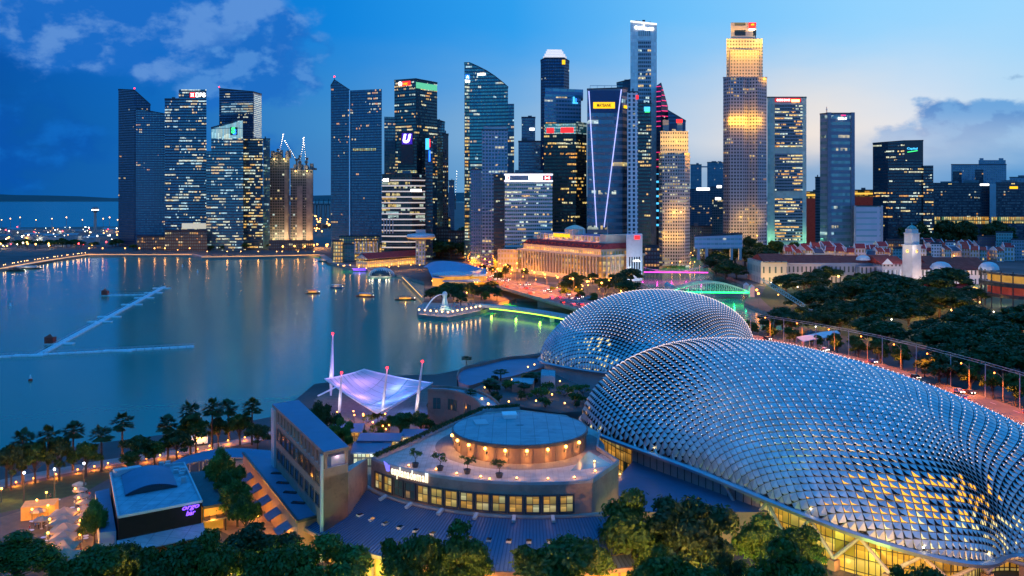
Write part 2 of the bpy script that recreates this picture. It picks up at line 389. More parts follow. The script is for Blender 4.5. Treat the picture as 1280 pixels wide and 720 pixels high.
def water_mat():
    m = bpy.data.materials.new('bay_water'); m.use_nodes = True; t = NT(m.node_tree); b = t.n['Principled BSDF']
    b.inputs['Base Color'].default_value = (.0, .225, .15, 1); b.inputs['IOR'].default_value = 1.33
    tc = t.new('ShaderNodeTexCoord').outputs['Object']; x, y, z = t.sep(tc)
    n = t.noise(t.xyz(t.m('MULTIPLY', x, .012), t.m('MULTIPLY', y, .02), 0.0), 1.0, 4)
    t.put(b.inputs['Roughness'], t.m('ADD', t.m('MULTIPLY', n, .08), .125))
    bn = t.new('ShaderNodeBump'); bn.inputs['Strength'].default_value = .035; bn.inputs['Distance'].default_value = .5
    t.put(bn.inputs['Height'], t.noise(t.xyz(t.m('MULTIPLY', x, .25), t.m('MULTIPLY', y, .25), 0.0), 1.0, 3)); t.put(b.inputs['Normal'], bn.outputs[0])
    return m
mb = MB(); mb.face([(-40000, -200, 0), (40000, -200, 0), (40000, 60000, 0), (-40000, 60000, 0)]); struct(mb, 'water', water_mat())

def land(name, pts, m):
    mb = MB(); earclip(mb, [(p[0], p[1], 2) for p in pts])
    for a, b in zip(pts, pts[1:] + pts[:1]): mb.face([(a[0], a[1], -1), (b[0], b[1], -1), (b[0], b[1], 2), (a[0], a[1], 2)], 1)
    return struct(mb, name, [m, M['quay']])
near = [(-500, 40)] + [gd(*p)[:2] for p in ((-260, 640), (0, 572), (60, 563), (160, 549), (260, 536), (345, 520), (393, 480), (470, 470), (545, 468), (575, 462), (600, 452), (650, 445), (700, 437), (740, 430), (850, 418), (985, 412), (977, 398), (930, 378), (941, 358), (905, 344), (888, 336), (876, 322), (869, 314), (872, 300))] + [(3000, 8000), (9000, 8000), (9000, 40)]
land('north_bank', near, M['earth'])
down = [gd(*p)[:2] for p in ((-300, 372), (-60, 345), (0, 337), (60, 326), (110, 319), (240, 319), (252, 322), (325, 321), (400, 319), (414, 329), (440, 334), (470, 338), (500, 344), (530, 352), (531, 372), (524, 391), (560, 396), (605, 388), (625, 378), (645, 373), (700, 374), (760, 373), (824, 365), (800, 352), (793, 345), (815, 337), (848, 327), (857, 318), (860, 304))] + [(2700, 8000), (2600, 12000)] + [(gx(395, 12500), 12500), (gx(380, 9000), 9000), gd(240, 262)[:2], gd(150, 283)[:2], gd(60, 284)[:2], gd(-300, 286)[:2]]
land('downtown', down, M['earth'])
# hills across the strait
mb = MB(); hp = []
for i in range(61):
    px = -900 + i * 40; h = 40 + 50 * math.sin(i * .9) * .3 + 26 * math.sin(i * .37 + 1) + 10 * math.sin(i * 2.1)
    hp.append((gx(px, 15500), 15500, h + 62))
for a, b in zip(hp[:-1], hp[1:]):
    A0 = (a[0], a[1] - 900, 0); B0 = (b[0], b[1] - 900, 0); A2 = (a[0], a[1] + 1500, 0); B2 = (b[0], b[1] + 1500, 0)
    mb.face([A0, B0, b, a]); mb.face([a, b, B2, A2])
struct(mb, 'hills', mat('far_hills', (.03, .055, .06), .9, 0, .12, .0008))
# ================================================================ the two spiked glass domes
def shade_mat():
    m = bpy.data.materials.new('aluminium_shade'); m.use_nodes = True; t = NT(m.node_tree); b = t.n['Principled BSDF']
    tc = t.new('ShaderNodeTexCoord').outputs['Object']
    n = t.noise(tc, .35, 3)
    t.put(b.inputs['Base Color'], t.ramp(n, [(.3, (.44, .45, .46, 1)), (.7, (.66, .66, .65, 1))]))
    b.inputs['Metallic'].default_value = .85; b.inputs['Roughness'].default_value = .38
    return m
M['shade'] = shade_mat()
M['dome_glass'] = mat('dark_dome_glass', (.012, .02, .03), .12, .0, .2, .1, spec=.8)
M['rim'] = mat('rim_steel', (.34, .37, .42), .35, .7, .08)
M['tip'] = mat('tip_glint', (1, .85, .75), emit=lin(255, 214, 190), es=1.6, var=0, sample=False)  # glowing caps that paint in the sky's glints on the shade tips
M['lit_glass'] = mat('lit_dome_glass', (.3, .2, .08), .3, 0, 0, emit=lin(255, 176, 48), es=1.5, sample=True)
M['lit_white'] = mat('lit_foyer_glass', (.3, .28, .2), .3, 0, 0, emit=lin(255, 228, 150), es=1.2, sample=True)
def dome_fn(p):
    cx, cy, a, b, t, z0, tilt, h, pw, sk, tv, ez = p[:12]; hs = p[12:]
    def f(u, v):
        R_ = math.sqrt(u * u + v * v)
        if R_ > 1e-6: k_ = (.3 * R_ + .7 * math.sin(min(1, R_) * math.pi / 2)) / R_; u, v = u * k_, v * k_
        R2 = min(1.0, u * u + v * v); T_ = math.atan2(v, u); m = 1.0
        for i, k in enumerate((1, 2, 3, 4)):
            m += (hs[2 * i] * math.cos(k * T_) + hs[2 * i + 1] * math.sin(k * T_))
        m = 1 + (m - 1) * min(1, math.sqrt(R2) * 1.0) if R2 < 1 else m
        z = z0 + R2 * (0 if R2 == 0 else (tilt * u + tv * v) / max(1e-6, math.sqrt(R2)) * math.sqrt(R2)) + ez * R2 * math.cos(2 * T_) + h * max(1 - R2, 0) ** pw * (1 + sk * u)
        uu, vv = a * u * m, b * v * m
        return Vector((cx + uu * math.cos(t) - vv * math.sin(t), cy + uu * math.sin(t) + vv * math.cos(t), z))
    return f
def dome(p, N, label, lit, tips, shut, seed):
    f = dome_fn(p); rz = random.Random(seed)
    root = thing('spiked_dome', (p[0], p[1], 2), label, 'dome')
    du, dv = 2.0 / N, 2.0 / N * (p[2] / p[3]) * .62       # regular diamond lattice, trimmed by the rim
    def P_(i, j):                                         # lattice point: half steps
        u, v = i * du / 2, j * dv / 2; r = math.hypot(u, v)
        if r > 1: u, v = u / r, v / r
        return f(u, v)
    pc = {}
    def G(i, j):
        if (i, j) not in pc: pc[i, j] = P_(i, j)
        return pc[i, j]
    shell = MB(); cells = []; eye = Vector((0, 0, H)); fr = MB(); seen = set()
    cen = Vector((p[0], p[1], p[5] - 6)); nj = int(2 / dv) + 2
    for j in range(-nj, nj + 1):
        for i in range(-N - 1, N + 2):
            if (i + j) % 2: continue
            if math.hypot(i * du / 2, j * dv / 2) > 1.012: continue
            ks = [(i, j - 1), (i + 1, j), (i, j + 1), (i - 1, j)]; q = [G(*k) for k in ks]
            c = sum(q, Vector()) / 4; n = (q[2] - q[0]).cross(q[3] - q[1])
            if n.length < 1e-6: continue
            n.normalize()
            if n.dot(c - cen) < 0: n = -n
            shell.face([v - n * .25 for v in q], lit(0, 0, c, rz))
            cells.append((q, c, n, n.dot((eye - c).normalized()) / (c - eye).length_squared))
            for a in range(4):
                e = tuple(sorted((ks[a], ks[(a + 1) % 4])))
                if e in seen: continue
                seen.add(e); a_, b_ = G(*e[0]), G(*e[1])
                if (a_ - b_).length > .05: fr.beam(a_ - (a_ - cen).normalized() * .1, b_ - (b_ - cen).normalized() * .1, .14, .2)
    shell.build('glass_shell', [M['dome_glass'], M['lit_glass'], M['lit_white']], root)
    fr.build('lattice', M['dark_steel'], root)
    order = sorted(range(len(cells)), key=lambda k: -cells[k][3]); big = set(order[:100])
    rest = MB(); tip = MB()
    for k, (q, c, n, _) in enumerate(cells):
        size = ((q[0] - q[2]).length + (q[1] - q[3]).length) / 2
        op = shut(c, n)
        if op < 0: continue
        pk = c + n * size * (.10 + .30 * op) + (q[0] - c) * (.62 - .5 * op)
        ins = [c + (v - c) * .95 for v in q]
        mbx = MB() if k in big else rest
        mbx.face([ins[3], pk, ins[2]]); mbx.face([ins[2], pk, ins[1]])
        cl = max(.06, min(1, 1 - (op - .06) / .22))         # how far the hood closes over the lower half of its diamond
        mbx.face([ins[3], ins[3].lerp(ins[0], cl), pk]); mbx.face([ins[1].lerp(ins[0], cl), ins[1], pk])
        if k in big: mbx.build('sunshade', M['shade'], root)
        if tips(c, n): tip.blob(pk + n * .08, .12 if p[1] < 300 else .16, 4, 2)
    tag(rest.build('sunshades', M['shade'], root), kind='stuff')
    tag(tip.build('tip_glints', M['tip'], root), kind='stuff')
    rim = MB(); NN = 160; R0 = [f(math.cos(2 * math.pi * k / NN), math.sin(2 * math.pi * k / NN)) for k in range(NN)]
    def sect(k):
        v = R0[k]; o = (v - Vector((p[0], p[1], v.z))).normalized()
        return [v + o * r + Vector((0, 0, z)) for r, z in ((-.6, .25), (.5, .3), (1.15, -.1), (1.0, -.75), (.2, -1.0), (-.7, -.8))]
    S = [sect(k) for k in range(NN)]
    for k in range(NN):
        A, B = S[k], S[(k + 1) % NN]
        for a in range(6): rim.face([A[a], A[(a + 1) % 6], B[(a + 1) % 6], B[a]][::-1])
    rim.build('rim_gutter', M['rim'], root, smooth=False)
    return root, f, R0
PN = [69.91329, 220.43787, 70.94795, 33.88008, -.94534, 11.15348, -2.82337, 26.50857, .58612, -.239, .04853, -2.08609, -.10147, .11323, -.01765, -.00721, -.048, .06556, -.09576, .01302]
PF = [51.32443, 348.23778, 38.95558, 27.33134, .04614, 15.3056, 2.1962, 24.52874, .53531, .07533, .05839, 1.26979, -.00182, .00282, -.00067, .01314, -.01013, .0303, .03432, .01553]
def pxy(c): return 640 + F * c.x / c.y, HZ + F * (H - c.z) / c.y
def lit_near(a, b, c, r):
    d1 = c.z - (6.5 + .0)                       # the foyer end, nearest the street, is lit from within
    x, y = pxy(c); e = math.hypot((x - 1140) / 120, (y - 622) / 34)
    if r.random() < .9 * max(0, 1.2 - e): return 1
    if x > 1030 and y > 640 and r.random() < .3: return 2
    e = Vector((c.x - 27, c.y - 262)).length
    if c.z < 19 and r.random() < .75 * max(0, 1 - e / 17): return 1
    return 2 if r.random() < .006 and c.z < 20 else 0
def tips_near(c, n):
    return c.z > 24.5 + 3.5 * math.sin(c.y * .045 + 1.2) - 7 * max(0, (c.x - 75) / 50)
def shut_near(c, n):
    x, y = pxy(c); v = .06
    v += .26 * math.exp(-((x - 800) / 75) ** 2 - ((y - 500) / 90) ** 2) + .36 * math.exp(-((x - 1160) / 130) ** 2 - ((y - 628) / 55) ** 2)
    return v + .02 * math.sin(c.y * .11)
def lit_far(a, b, c, r):
    e = Vector((c.x - 29, (c.y - 333) * .6)).length
    if c.z < 25 and r.random() < .75 * max(0, 1 - e / 9): return 2
    if c.z < 18.5 and c.y < 352 and r.random() < .4: return 2
    return 0
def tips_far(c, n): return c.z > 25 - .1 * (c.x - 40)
def shut_far(c, n):
    x, y = pxy(c); return .09 + .5 * math.exp(-((x - 772) / 30) ** 2 - ((y - 425) / 28) ** 2) + .45 * math.exp(-((x - 865) / 38) ** 2 - ((y - 405) / 14) ** 2)
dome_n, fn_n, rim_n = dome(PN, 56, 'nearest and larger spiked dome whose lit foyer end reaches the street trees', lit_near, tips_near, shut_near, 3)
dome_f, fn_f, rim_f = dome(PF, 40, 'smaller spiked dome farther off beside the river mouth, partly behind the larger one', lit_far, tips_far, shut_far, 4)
# ================================================================ the business district across the bay
M['roof_dark'] = mat('dark_roof', (.035, .045, .06), .8, 0, .2, .1)
M['roof_grey'] = mat('grey_roof', (.16, .18, .2), .8, 0, .2, .1)
M['pale_stone'] = mat('pale_cladding', (.42, .43, .45), .6, 0, .1, .1)
M['sign_white'] = mat('lit_sign_white', (1, 1, 1), emit=(1, .97, .92), es=3.2, var=0, sample=False)
M['sign_red'] = mat('lit_sign_red', (.8, .02, .02), emit=(1, .02, .02), es=1.6, var=0, sample=False)
M['sign_yellow'] = mat('lit_sign_yellow', (.8, .5, .02), emit=lin(255, 190, 0), es=1.3, var=0, sample=False)
M['sign_green'] = mat('lit_sign_green', (.1, .8, .3), emit=lin(70, 255, 120), es=1.2, var=0, sample=False)
M['sign_blue'] = mat('lit_sign_blue', (.1, .3, .9), emit=lin(40, 120, 255), es=1.8, var=0, sample=False)
M['sign_cyan'] = mat('lit_sign_cyan', (.1, .6, .9), emit=lin(80, 200, 255), es=1.2, var=0, sample=False)
M['sign_purple'] = mat('lit_sign_purple', (.3, .1, .9), emit=lin(120, 70, 255), es=2.2, var=0, sample=False)
M['sign_pink'] = mat('lit_line_pink', (.9, .1, .3), emit=lin(255, 40, 110), es=1.0, var=0, sample=False)
M['ink'] = mat('dark_lettering', (.02, .02, .03), .5, var=0)
M['band_white'] = mat('lit_band', (1, 1, 1), emit=(1, .95, .88), es=1.1, var=0, sample=False)
M['band_green'] = mat('lit_crown_green', (.2, .7, .4), emit=lin(120, 235, 150), es=.55, var=.2, sample=False)
M['line_lilac'] = mat('lit_edge_line', (.8, .8, 1), emit=lin(190, 190, 255), es=1.1, var=0, sample=False)

class Tw:
    """one tower: a front outline (pixel column, distance, pixel row of the top), carried back by its depth"""
    def __init__(s, label, pts, D, m, name='office_tower', cat='tower', base=2.0, roof=None, parapet=1.2, plant=True, group=None):
        s.pts = pts; Ym = sum(p[1] for p in pts) / len(pts); xm = (gx(pts[0][0], pts[0][1]) + gx(pts[-1][0], pts[-1][1])) / 2
        d = Vector((xm, Ym)).normalized(); s.d = d; s.D = D; s.Y = Ym
        s.r = Vector((d.y, -d.x)); s.rz = math.atan2(s.r.y, s.r.x)
        s.front = [Vector((gx(p[0], p[1]), p[1])) for p in pts]; s.z = [gz(p[2], p[1]) for p in pts]
        s.root = thing(name, (xm + d.x * D / 2, Ym + d.y * D / 2, base), label, cat, group)
        s.poly = s.front + [v + d * D for v in s.front[::-1]]; zz = s.z + s.z[::-1]; s.base = base
        s.mb = MB(); s.mb.prism(s.poly, base, zz, 0, 1); s.m = [m, roof or M['roof_dark']]
        s.body = s.mb.build('curtain_wall', s.m, s.root)
        if parapet:
            p = MB(); n = len(s.poly)
            for i in range(n):
                a, b = s.poly[i], s.poly[(i + 1) % n]; p.beam((a.x, a.y, zz[i] + parapet / 2), (b.x, b.y, zz[(i + 1) % n] + parapet / 2), .8, parapet)
            p.build('parapet', s.m[1], s.root)
        if plant:
            L = (s.front[-1] - s.front[0]).length; zt = min(s.z); r_ = random.Random(int(pts[0][0] * 7))
            for k in range(2 if L > 30 else 1):
                c = s.front[0].lerp(s.front[-1], r_.uniform(.25, .75)) + d * D * r_.uniform(.35, .65)
                if abs(s.z[0] - s.z[-1]) < 6: MB().box((c.x, c.y, zt), (L * r_.uniform(.15, .3), D * .3, r_.uniform(3, 5.5)), s.rz).build('plant_room', M['roof_grey'], s.root)
    def on(s, px, py, off=.5, seg=None):
        """a point on the front wall"""
        a, b = (s.front[0], s.front[-1]) if seg is None else (s.front[seg], s.front[seg + 1])
        # intersection of the sight line of that column with the wall line
        dx = (px - 640) / F; e = b - a; t = (a.x - dx * a.y) / (dx * e.y - e.x); v = a + e * t
        n = Vector((e.y, -e.x)).normalized(); v2 = v + n * off
        return Vector((v2.x, v2.y, gz(py, v.y)))
    def panel(s, name, x0, x1, y0, y1, m, off=.3, th=.5, seg=None):
        a = s.on(x0, y1, off, seg); b = s.on(x1, y1, off, seg); z1 = s.on(x0, y0, off, seg).z; n = Vector((b.y - a.y, -(b.x - a.x))).normalized()
        mb = MB(); mb.prism([(a.x, a.y), (b.x, b.y), (b.x - n.x * th, b.y - n.y * th), (a.x - n.x * th, a.y - n.y * th)], a.z, z1, bottom=True); return mb.build(name, m, s.root)
    def text(s, t, px, py, hpx, m, wpx=None, seg=None, off=.7, bold=.02, name='sign_lettering', shear=0):
        p = s.on(px, py, off, seg); k = p.y / F
        e = (s.front[-1] - s.front[0]) if seg is None else (s.front[seg + 1] - s.front[seg])
        return textpart(t, name, p, hpx * k, m, s.root, math.atan2(e.y, e.x), None if wpx is None else wpx * k, .3, bold, shear=shear)
    def block(s, name, x0, x1, y0, y1, m, back=0.0, depth=None, roof=None):
        """a second volume of the same tower: extra storeys, a crown, a wing"""
        a = s.on(x0, y1, -back); b = s.on(x1, y1, -back); d = s.d * (depth or s.D * .8)
        z1 = s.on(x0, y0, -back).z
        return MB().prism([a.xy, b.xy, b.xy + d, a.xy + d], a.z, z1, 0, 1).build(name, [m, roof or M['roof_dark']], s.root)
    def beacon(s, i=0, h=3):
        v = s.front[i]; m = MB(); m.tube((v.x, v.y, s.z[i]), (v.x, v.y, s.z[i] + h), .3, n=4); m.build('mast', M['dark_steel'], s.root)
        m = MB(); m.blob((v.x, v.y, s.z[i] + h), 1.0, 6, 4); m.build('warning_lamp', M['glow_red'], s.root)

NAVY, DEEP = (.010, .018, .04), (.05, .11, .24)
# --- the cluster on the left
t = Tw('dark blue tower with a slanted shoulder, leftmost of the skyline', [(148, 1380, 112), (168, 1360, 113), (188, 1360, 131)], 40, fac('f1', NAVY, (.04, .08, .2), 3.6, 2.4, .75, .55, .12, 2, 1.5, .7), name='residential_tower'); t.beacon(1)
t = Tw('paler ribbed blue tower in front of the leftmost slanted tower', [(170, 1335, 136), (207, 1335, 143)], 34, fac('f2', (.02, .05, .1), (.08, .2, .36), 3.4, 2.2, .7, .5, .10, 2, 1.4, .75), name='residential_tower')
t = Tw('tower with a red and white bank sign at its top right, left cluster', [(206, 1310, 124), (224, 1310, 124)], 40, fac('f3', (.015, .03, .06), (.07, .17, .32), 4, 1.7, .85, .5, .42, 5, 1.7, .35))
t.block('main_shaft', 224, 258.5, 112, 309, fac('f3b', (.015, .03, .06), (.08, .2, .34), 4, 1.7, .85, .5, .47, 5, 1.8, .35), -1.5, 44)
t.panel('sign_panel', 237, 258, 115.5, 122.5, M['ink'], 2.2); t.text('DBS', 251.5, 119, 5.4, M['sign_white'], 12, off=2.7, bold=.05)
t.panel('sign_emblem', 238.3, 244.3, 115.8, 122.2, M['sign_red'], 2.6); t.text('x', 241.3, 119, 3.6, M['sign_white'], off=3.0, name='emblem_star', bold=.04)
t.panel('recessed_lobby', 228, 258, 279, 286, mat('lobby_glow', (.6, .55, .45), emit=lin(235, 220, 180), es=.55, var=.2, sample=False), 2.2)
t = Tw('broad dark tower with a pale lit right flank, behind the slant-topped one', [(274, 1440, 111), (316.5, 1430, 115), (327, 1470, 118)], 40, fac('f4', NAVY, (.04, .1, .24), 4, 2, .85, .5, .2, 7, 1.6, .3))
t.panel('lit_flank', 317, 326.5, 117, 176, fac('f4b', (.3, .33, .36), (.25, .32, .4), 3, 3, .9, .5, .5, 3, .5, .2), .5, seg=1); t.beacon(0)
t.panel('lit_storey', 277, 316, 128, 143, fac('f4c', (.03, .05, .09), (.1, .2, .3), 3.8, 2, .9, .55, .75, 5, 1.1, .3), .5, seg=0)
t = Tw('tower with a slanted white lit crown and a green and blue emblem', [(264, 1262, 160), (304, 1262, 149)], 42, fac('f5', (.02, .05, .08), (.08, .22, .34), 3.9, 1.8, .86, .5, .52, 5, 1.6, .35))
t.block('left_wing', 257.5, 264, 189, 312, fac('f5b', (.02, .05, .08), (.08, .22, .34), 3.9, 1.8, .86, .5, .4, 5, 1.3, .35), 1.0)
a, b = t.on(264.5, 173, .6), t.on(303.5, 173, .6)
mb = MB(); mb.face([a, b, t.on(303.5, 150.5, .6), t.on(264.5, 161.5, .6)], 0, [(0, a.z), (44, a.z), (44, a.z + 24), (0, a.z + 13)])
for q in range(1): pass
n_ = Vector((0, .5, 0)); mb.face([b + n_, a + n_, t.on(264.5, 161.5, .1), t.on(303.5, 150.5, .1)]); mb.build('lit_crown', fac('f5c', (.3, .3, .28), (.6, .6, .55), 24, 2.2, .86, .96, 1.4, 1, .95, .1), t.root)
t.panel('emblem_panel', 288, 297, 159, 169, M['ink'], .9); t.text('S', 292, 163, 8, M['sign_green'], 5, off=1.5, name='emblem', bold=.06); t.text('S', 293.5, 165, 7, M['sign_blue'], 4.5, off=1.3, name='emblem', bold=.06)
t = Tw('near-black tower full of lit office floors, right of the white lit crown', [(304.5, 1275, 174), (328.5, 1275, 174)], 40, fac('f6', (.008, .014, .025), (.03, .07, .13), 3.9, 1.8, .86, .5, .58, 4, 1.9, .5))
t = Tw('narrow pale glass tower at the right end of the left cluster', [(329, 1300, 174), (337.5, 1300, 174)], 40, fac('f7', (.06, .12, .18), (.16, .32, .46), 3.9, 1.8, .86, .7, .16, 3, 1.2, .3))
# --- towers under construction
CON = mat('raw_concrete', (.2, .19, .18), .9, 0, .3, .15)
conf = fac('f8', (.12, .12, .13), (.02, .03, .04), 3.9, 3.5, .8, .72, .32, 1, 1.5, .45, 0, .8)
def site_tower(label, x0, x1, top, Y, core):
    t = Tw(label, [(x0, Y, top), (x1, Y, top)], 30, conf, name='unfinished_tower', parapet=0, roof=CON, plant=False)
    for i, (a, b, c) in enumerate(core): t.panel('concrete_core', a, b, c, 304, CON, 1.0, 1.2)
    r_ = random.Random(int(x0)); mb = MB()
    for k in range(16):
        mb = MB(); p = t.on(r_.uniform(x0, x1), top, -r_.uniform(2, 26)); mb.box((p.x, p.y, p.z), (r_.uniform(2, 6), r_.uniform(2, 6), r_.uniform(2, 12))); mb.build('formwork', CON, t.root)
    for k in range(2):
        p = t.on(x0 + (x1 - x0) * (.25 + .5 * k), top + 2, 3); m_ = MB(); m_.blob(p, .9, 6, 4); m_.build('site_lamp', M['glow_warm'], t.root); lamp('site_light', p + Vector((0, -3, 0)), (1, .75, .4), 4000, t.root, 1.0)
    for k in range(2):
        p = t.on(x0 + (x1 - x0) * (.3 + .4 * k), 298, 9); lamp('site_light', p, (1, .72, .4), 14000, t.root, 1.5)
    return t
site_tower('unfinished tower with a work lamp at its top, left of two', 337.5, 362, 197, 1345, [(356, 361, 212)])
site_tower('unfinished concrete tower with lit base, right of two', 363, 391.5, 212, 1340, [(371, 378, 232), (383, 391, 216)])
def tower_crane(label, bx, by, tx, ty, Y, mx=None, lights=True, bjib=None):
    """luffing crane: mast, cab, lattice jib strung with lamps"""
    base = at(bx, by, Y); hd = at(mx or bx, by - 12, Y); tip = at(tx, ty, Y + 5)
    root = thing('tower_crane', base, label, 'crane')
    m = MB(); m.beam(base, hd, 2.0); m.build('mast', M['dark_steel'], root)
    m = MB(); m.box(hd, (4, 4, 3)); m.build('cab', M['dark_steel'], root)
    m = MB(); n = 14; wv_ = Vector((0, .9, 0)); up = Vector((.6, 0, .9))
    for s_ in (wv_, -wv_, up): m.beam(hd + s_, tip, .35)
    for k in range(n): 
        a = hd.lerp(tip, k / n); b = hd.lerp(tip, (k + 1) / n); m.beam(a + wv_ * (1 - k / n), b + up * (1 - (k + 1) / n), .2); m.beam(a - wv_ * (1 - k / n), b + up * (1 - (k + 1) / n), .2)
    m.build('jib', M['steel'], root)
    m = MB(); back = hd + (hd - tip).normalized() * 9; back.z = hd.z + 5; m.beam(hd, back, .8); m.box(back, (3, 3, 3)); m.beam(back, tip, .15); m.build('counter_jib', M['dark_steel'], root)
    if lights:
        m = MB()
        for k in range(2, 12): m.blob(hd.lerp(tip, k / 11), .55, 5, 3)
        m.build('jib_lamps', M['glow_white'], root)
tower_crane('luffing crane with lamp-strung jib on the left unfinished tower', 349, 205, 354, 168, 1345)
tower_crane('luffing crane leaning right with lamp-strung jib between the unfinished towers', 371, 213, 356, 176, 1350)
tower_crane('steep luffing crane with lamp-strung jib on the right unfinished tower', 375, 216, 380, 172, 1342)
tower_crane('second steep crane whose jib crosses at the right unfinished tower', 383, 216, 379, 173, 1348)
# --- the twin sail tower
t = Tw('tall blue sail-shaped tower with a raked peak, right of the construction site', [(413.5, 1190, 107), (418, 1188, 99.7), (437, 1180, 112.5)], 30, fac('f9', (.02, .05, .09), (.05, .14, .26), 3.4, 2.1, .78, .6, .12, 2, 1.5, .7), name='residential_tower', parapet=.6, plant=False)
t.block('lower_sail', 437.5, 477, 113, 304, fac('f9b', (.02, .05, .09), (.06, .15, .28), 3.4, 2.1, .78, .6, .15, 2, 1.6, .7), .5, 30)
t.panel('lit_storey', 441, 470, 186, 188.5, fac('f9c', (.2, .2, .1), (.4, .35, .15), 3.2, 2.6, .7, .8, 1.3, 1, 1.4, .6), .2)
t.panel('edge_fin', 437, 438, 113, 304, mat('fin_glow', (.4, .6, .7), emit=lin(60, 130, 190), es=.35, var=0, sample=False), 1.2); t.beacon(1, 4)
# --- bank tower with green crown
t = Tw('dark lit tower with a green glowing crown on its right face', [(493, 1160, 101), (519.7, 1140, 99), (546.5, 1175, 104)], 34, fac('f10', (.012, .03, .045), (.04, .12, .17), 3.9, 1.9, .8, .5, .56, 5, 1.8, .6), plant=False)
t.panel('green_crown', 520, 546, 102.5, 110, M['band_green'], .5, seg=1)
t.panel('sign_panel', 503, 513, 102, 107.5, M['sign_red'], .6, seg=0); t.text('KBC', 508, 104.8, 2.6, M['sign_yellow'], 7, seg=0, off=1.2); m = MB(); m.blob(t.on(501, 104.8, 1.2, 0), (2.6, 1, 2.6), 8, 5); m.build('sign_emblem', M['sign_white'], t.root)
t.block('shoulder', 480, 494, 146, 300, fac('f10b', (.04, .07, .1), (.07, .16, .24), 3.9, 2.2, .8, .5, .25, 4, 1.3, .5), -2)
t = Tw('black tower carrying a white curved letter sign in a purple glow', [(497, 1085, 168), (521, 1085, 168), (534, 1100, 172)], 30, fac('f11', (.008, .014, .022), (.02, .06, .09), 3.8, 2, .8, .5, .4, 3, 1.9, .65))
t.panel('sign_panel', 501, 517, 164, 206, M['ink'], 1.2, seg=0); t.panel('sign_halo', 502.5, 515.5, 166.5, 180.5, mat('sign_halo', (.1, .02, .4), emit=lin(70, 30, 190), es=.5, var=0, sample=False), 1.6, seg=0); t.text('U', 509, 173.3, 11, M['sign_white'], 10, seg=0, off=2.2, bold=.05, shear=.25)
t.panel('lit_storey', 497, 521, 213, 216, fac('f11b', (.3, .25, .1), (.5, .4, .15), 3, 2, .8, .8, 1.2, 1, 1.4, .6), .6, seg=0)
t = Tw('banded office block with curved white floor edges and a sign on its top left', [(477.5, 1050, 219), (490, 1046, 218), (515, 1046, 218), (531, 1056, 219)], 26, fac('f12', (.05, .05, .06), (.02, .03, .04), 4.2, 2.5, .94, .8, .34, 5, 1.2, .4), name='office_block', cat='building')
for k, y in enumerate(range(219, 316, 7)):
    m = MB()
    for i in range(3):
        a, b = t.front[i], t.front[i + 1]; n_ = Vector((b.y - a.y, a.x - b.x)).normalized() * .9; z = gz(y, 1046); m.prism([a + n_, b + n_, b - n_, a - n_], z, z + 1.3, bottom=True)
    m.build('floor_edge', mat('floor_edge', (.6, .58, .55), emit=lin(255, 236, 215), es=.28, var=0, sample=False) if k == 0 else M_edge, t.root) if k else None
    if k == 0: M_edge = mat('lit_floor_edge', (.6, .58, .55), emit=lin(255, 232, 208), es=.42, var=0, sample=False)
t.panel('sign_panel', 479, 488, 222, 228, M['ink'], 1.0, seg=0); t.text('OUE', 483, 225, 4, M['sign_white'], 8, seg=0, off=1.4); t.panel('lit_sign', 513, 526, 236.5, 239.5, M['sign_white'], 1.3, seg=2)
for k in range(4): t.panel('column', 480 + k * 3.6, 481 + k * 3.6, 274, 292, M['pale_stone'], 1.6, 1.0, seg=0 if k < 3 else 1)
t = Tw('slim dark slab edged with a red and blue screen near its top', [(531.5, 1070, 176), (541, 1070, 176)], 24, fac('f13', (.015, .03, .06), (.03, .08, .14), 4, 2, .8, .5, .2, 3, 1.4, .5))
t.panel('screen', 532, 536.5, 173, 187, M['sign_cyan'], .8); t.panel('screen_edge', 536.7, 538, 174, 184, M['sign_red'], .8); t.panel('screen', 536, 538, 188, 202, M['sign_blue'], .8)
t = Tw('narrow blue-grey tower right behind the green-crowned tower', [(546, 1210, 150), (556, 1210, 153)], 30, fac('f14', (.05, .09, .14), (.12, .24, .36), 3.6, 2.2, .7, .6, .12, 2, 1.2, .5))
t = Tw('slim brown ribbed tower beside the narrow blue-grey tower', [(553.5, 1190, 168), (560.5, 1190, 168)], 30, fac('f15', (.10, .08, .09), (.03, .04, .06), 3.4, 2.4, .6, .55, .22, 2, 1.4, .7))
t = Tw('lower blue tower seen through the gap beside the slim brown tower', [(561, 1500, 226), (568, 1500, 226)], 30, fac('f16', (.05, .09, .15), (.1, .2, .32), 3.6, 2.4, .7, .55, .22, 2, 1.3, .5))
tower_crane('distant luffing crane in the gap between the tower groups', 569, 262, 571, 214, 1800)
t = Tw('orange lit low block at the foot of the gap between towers', [(556, 1200, 273), (563, 1200, 273)], 20, fac('f17', (.3, .2, .06), (.4, .3, .1), 3.6, 2.4, .8, .7, 1.1, 2, 1.3, .9), name='office_block', cat='building')
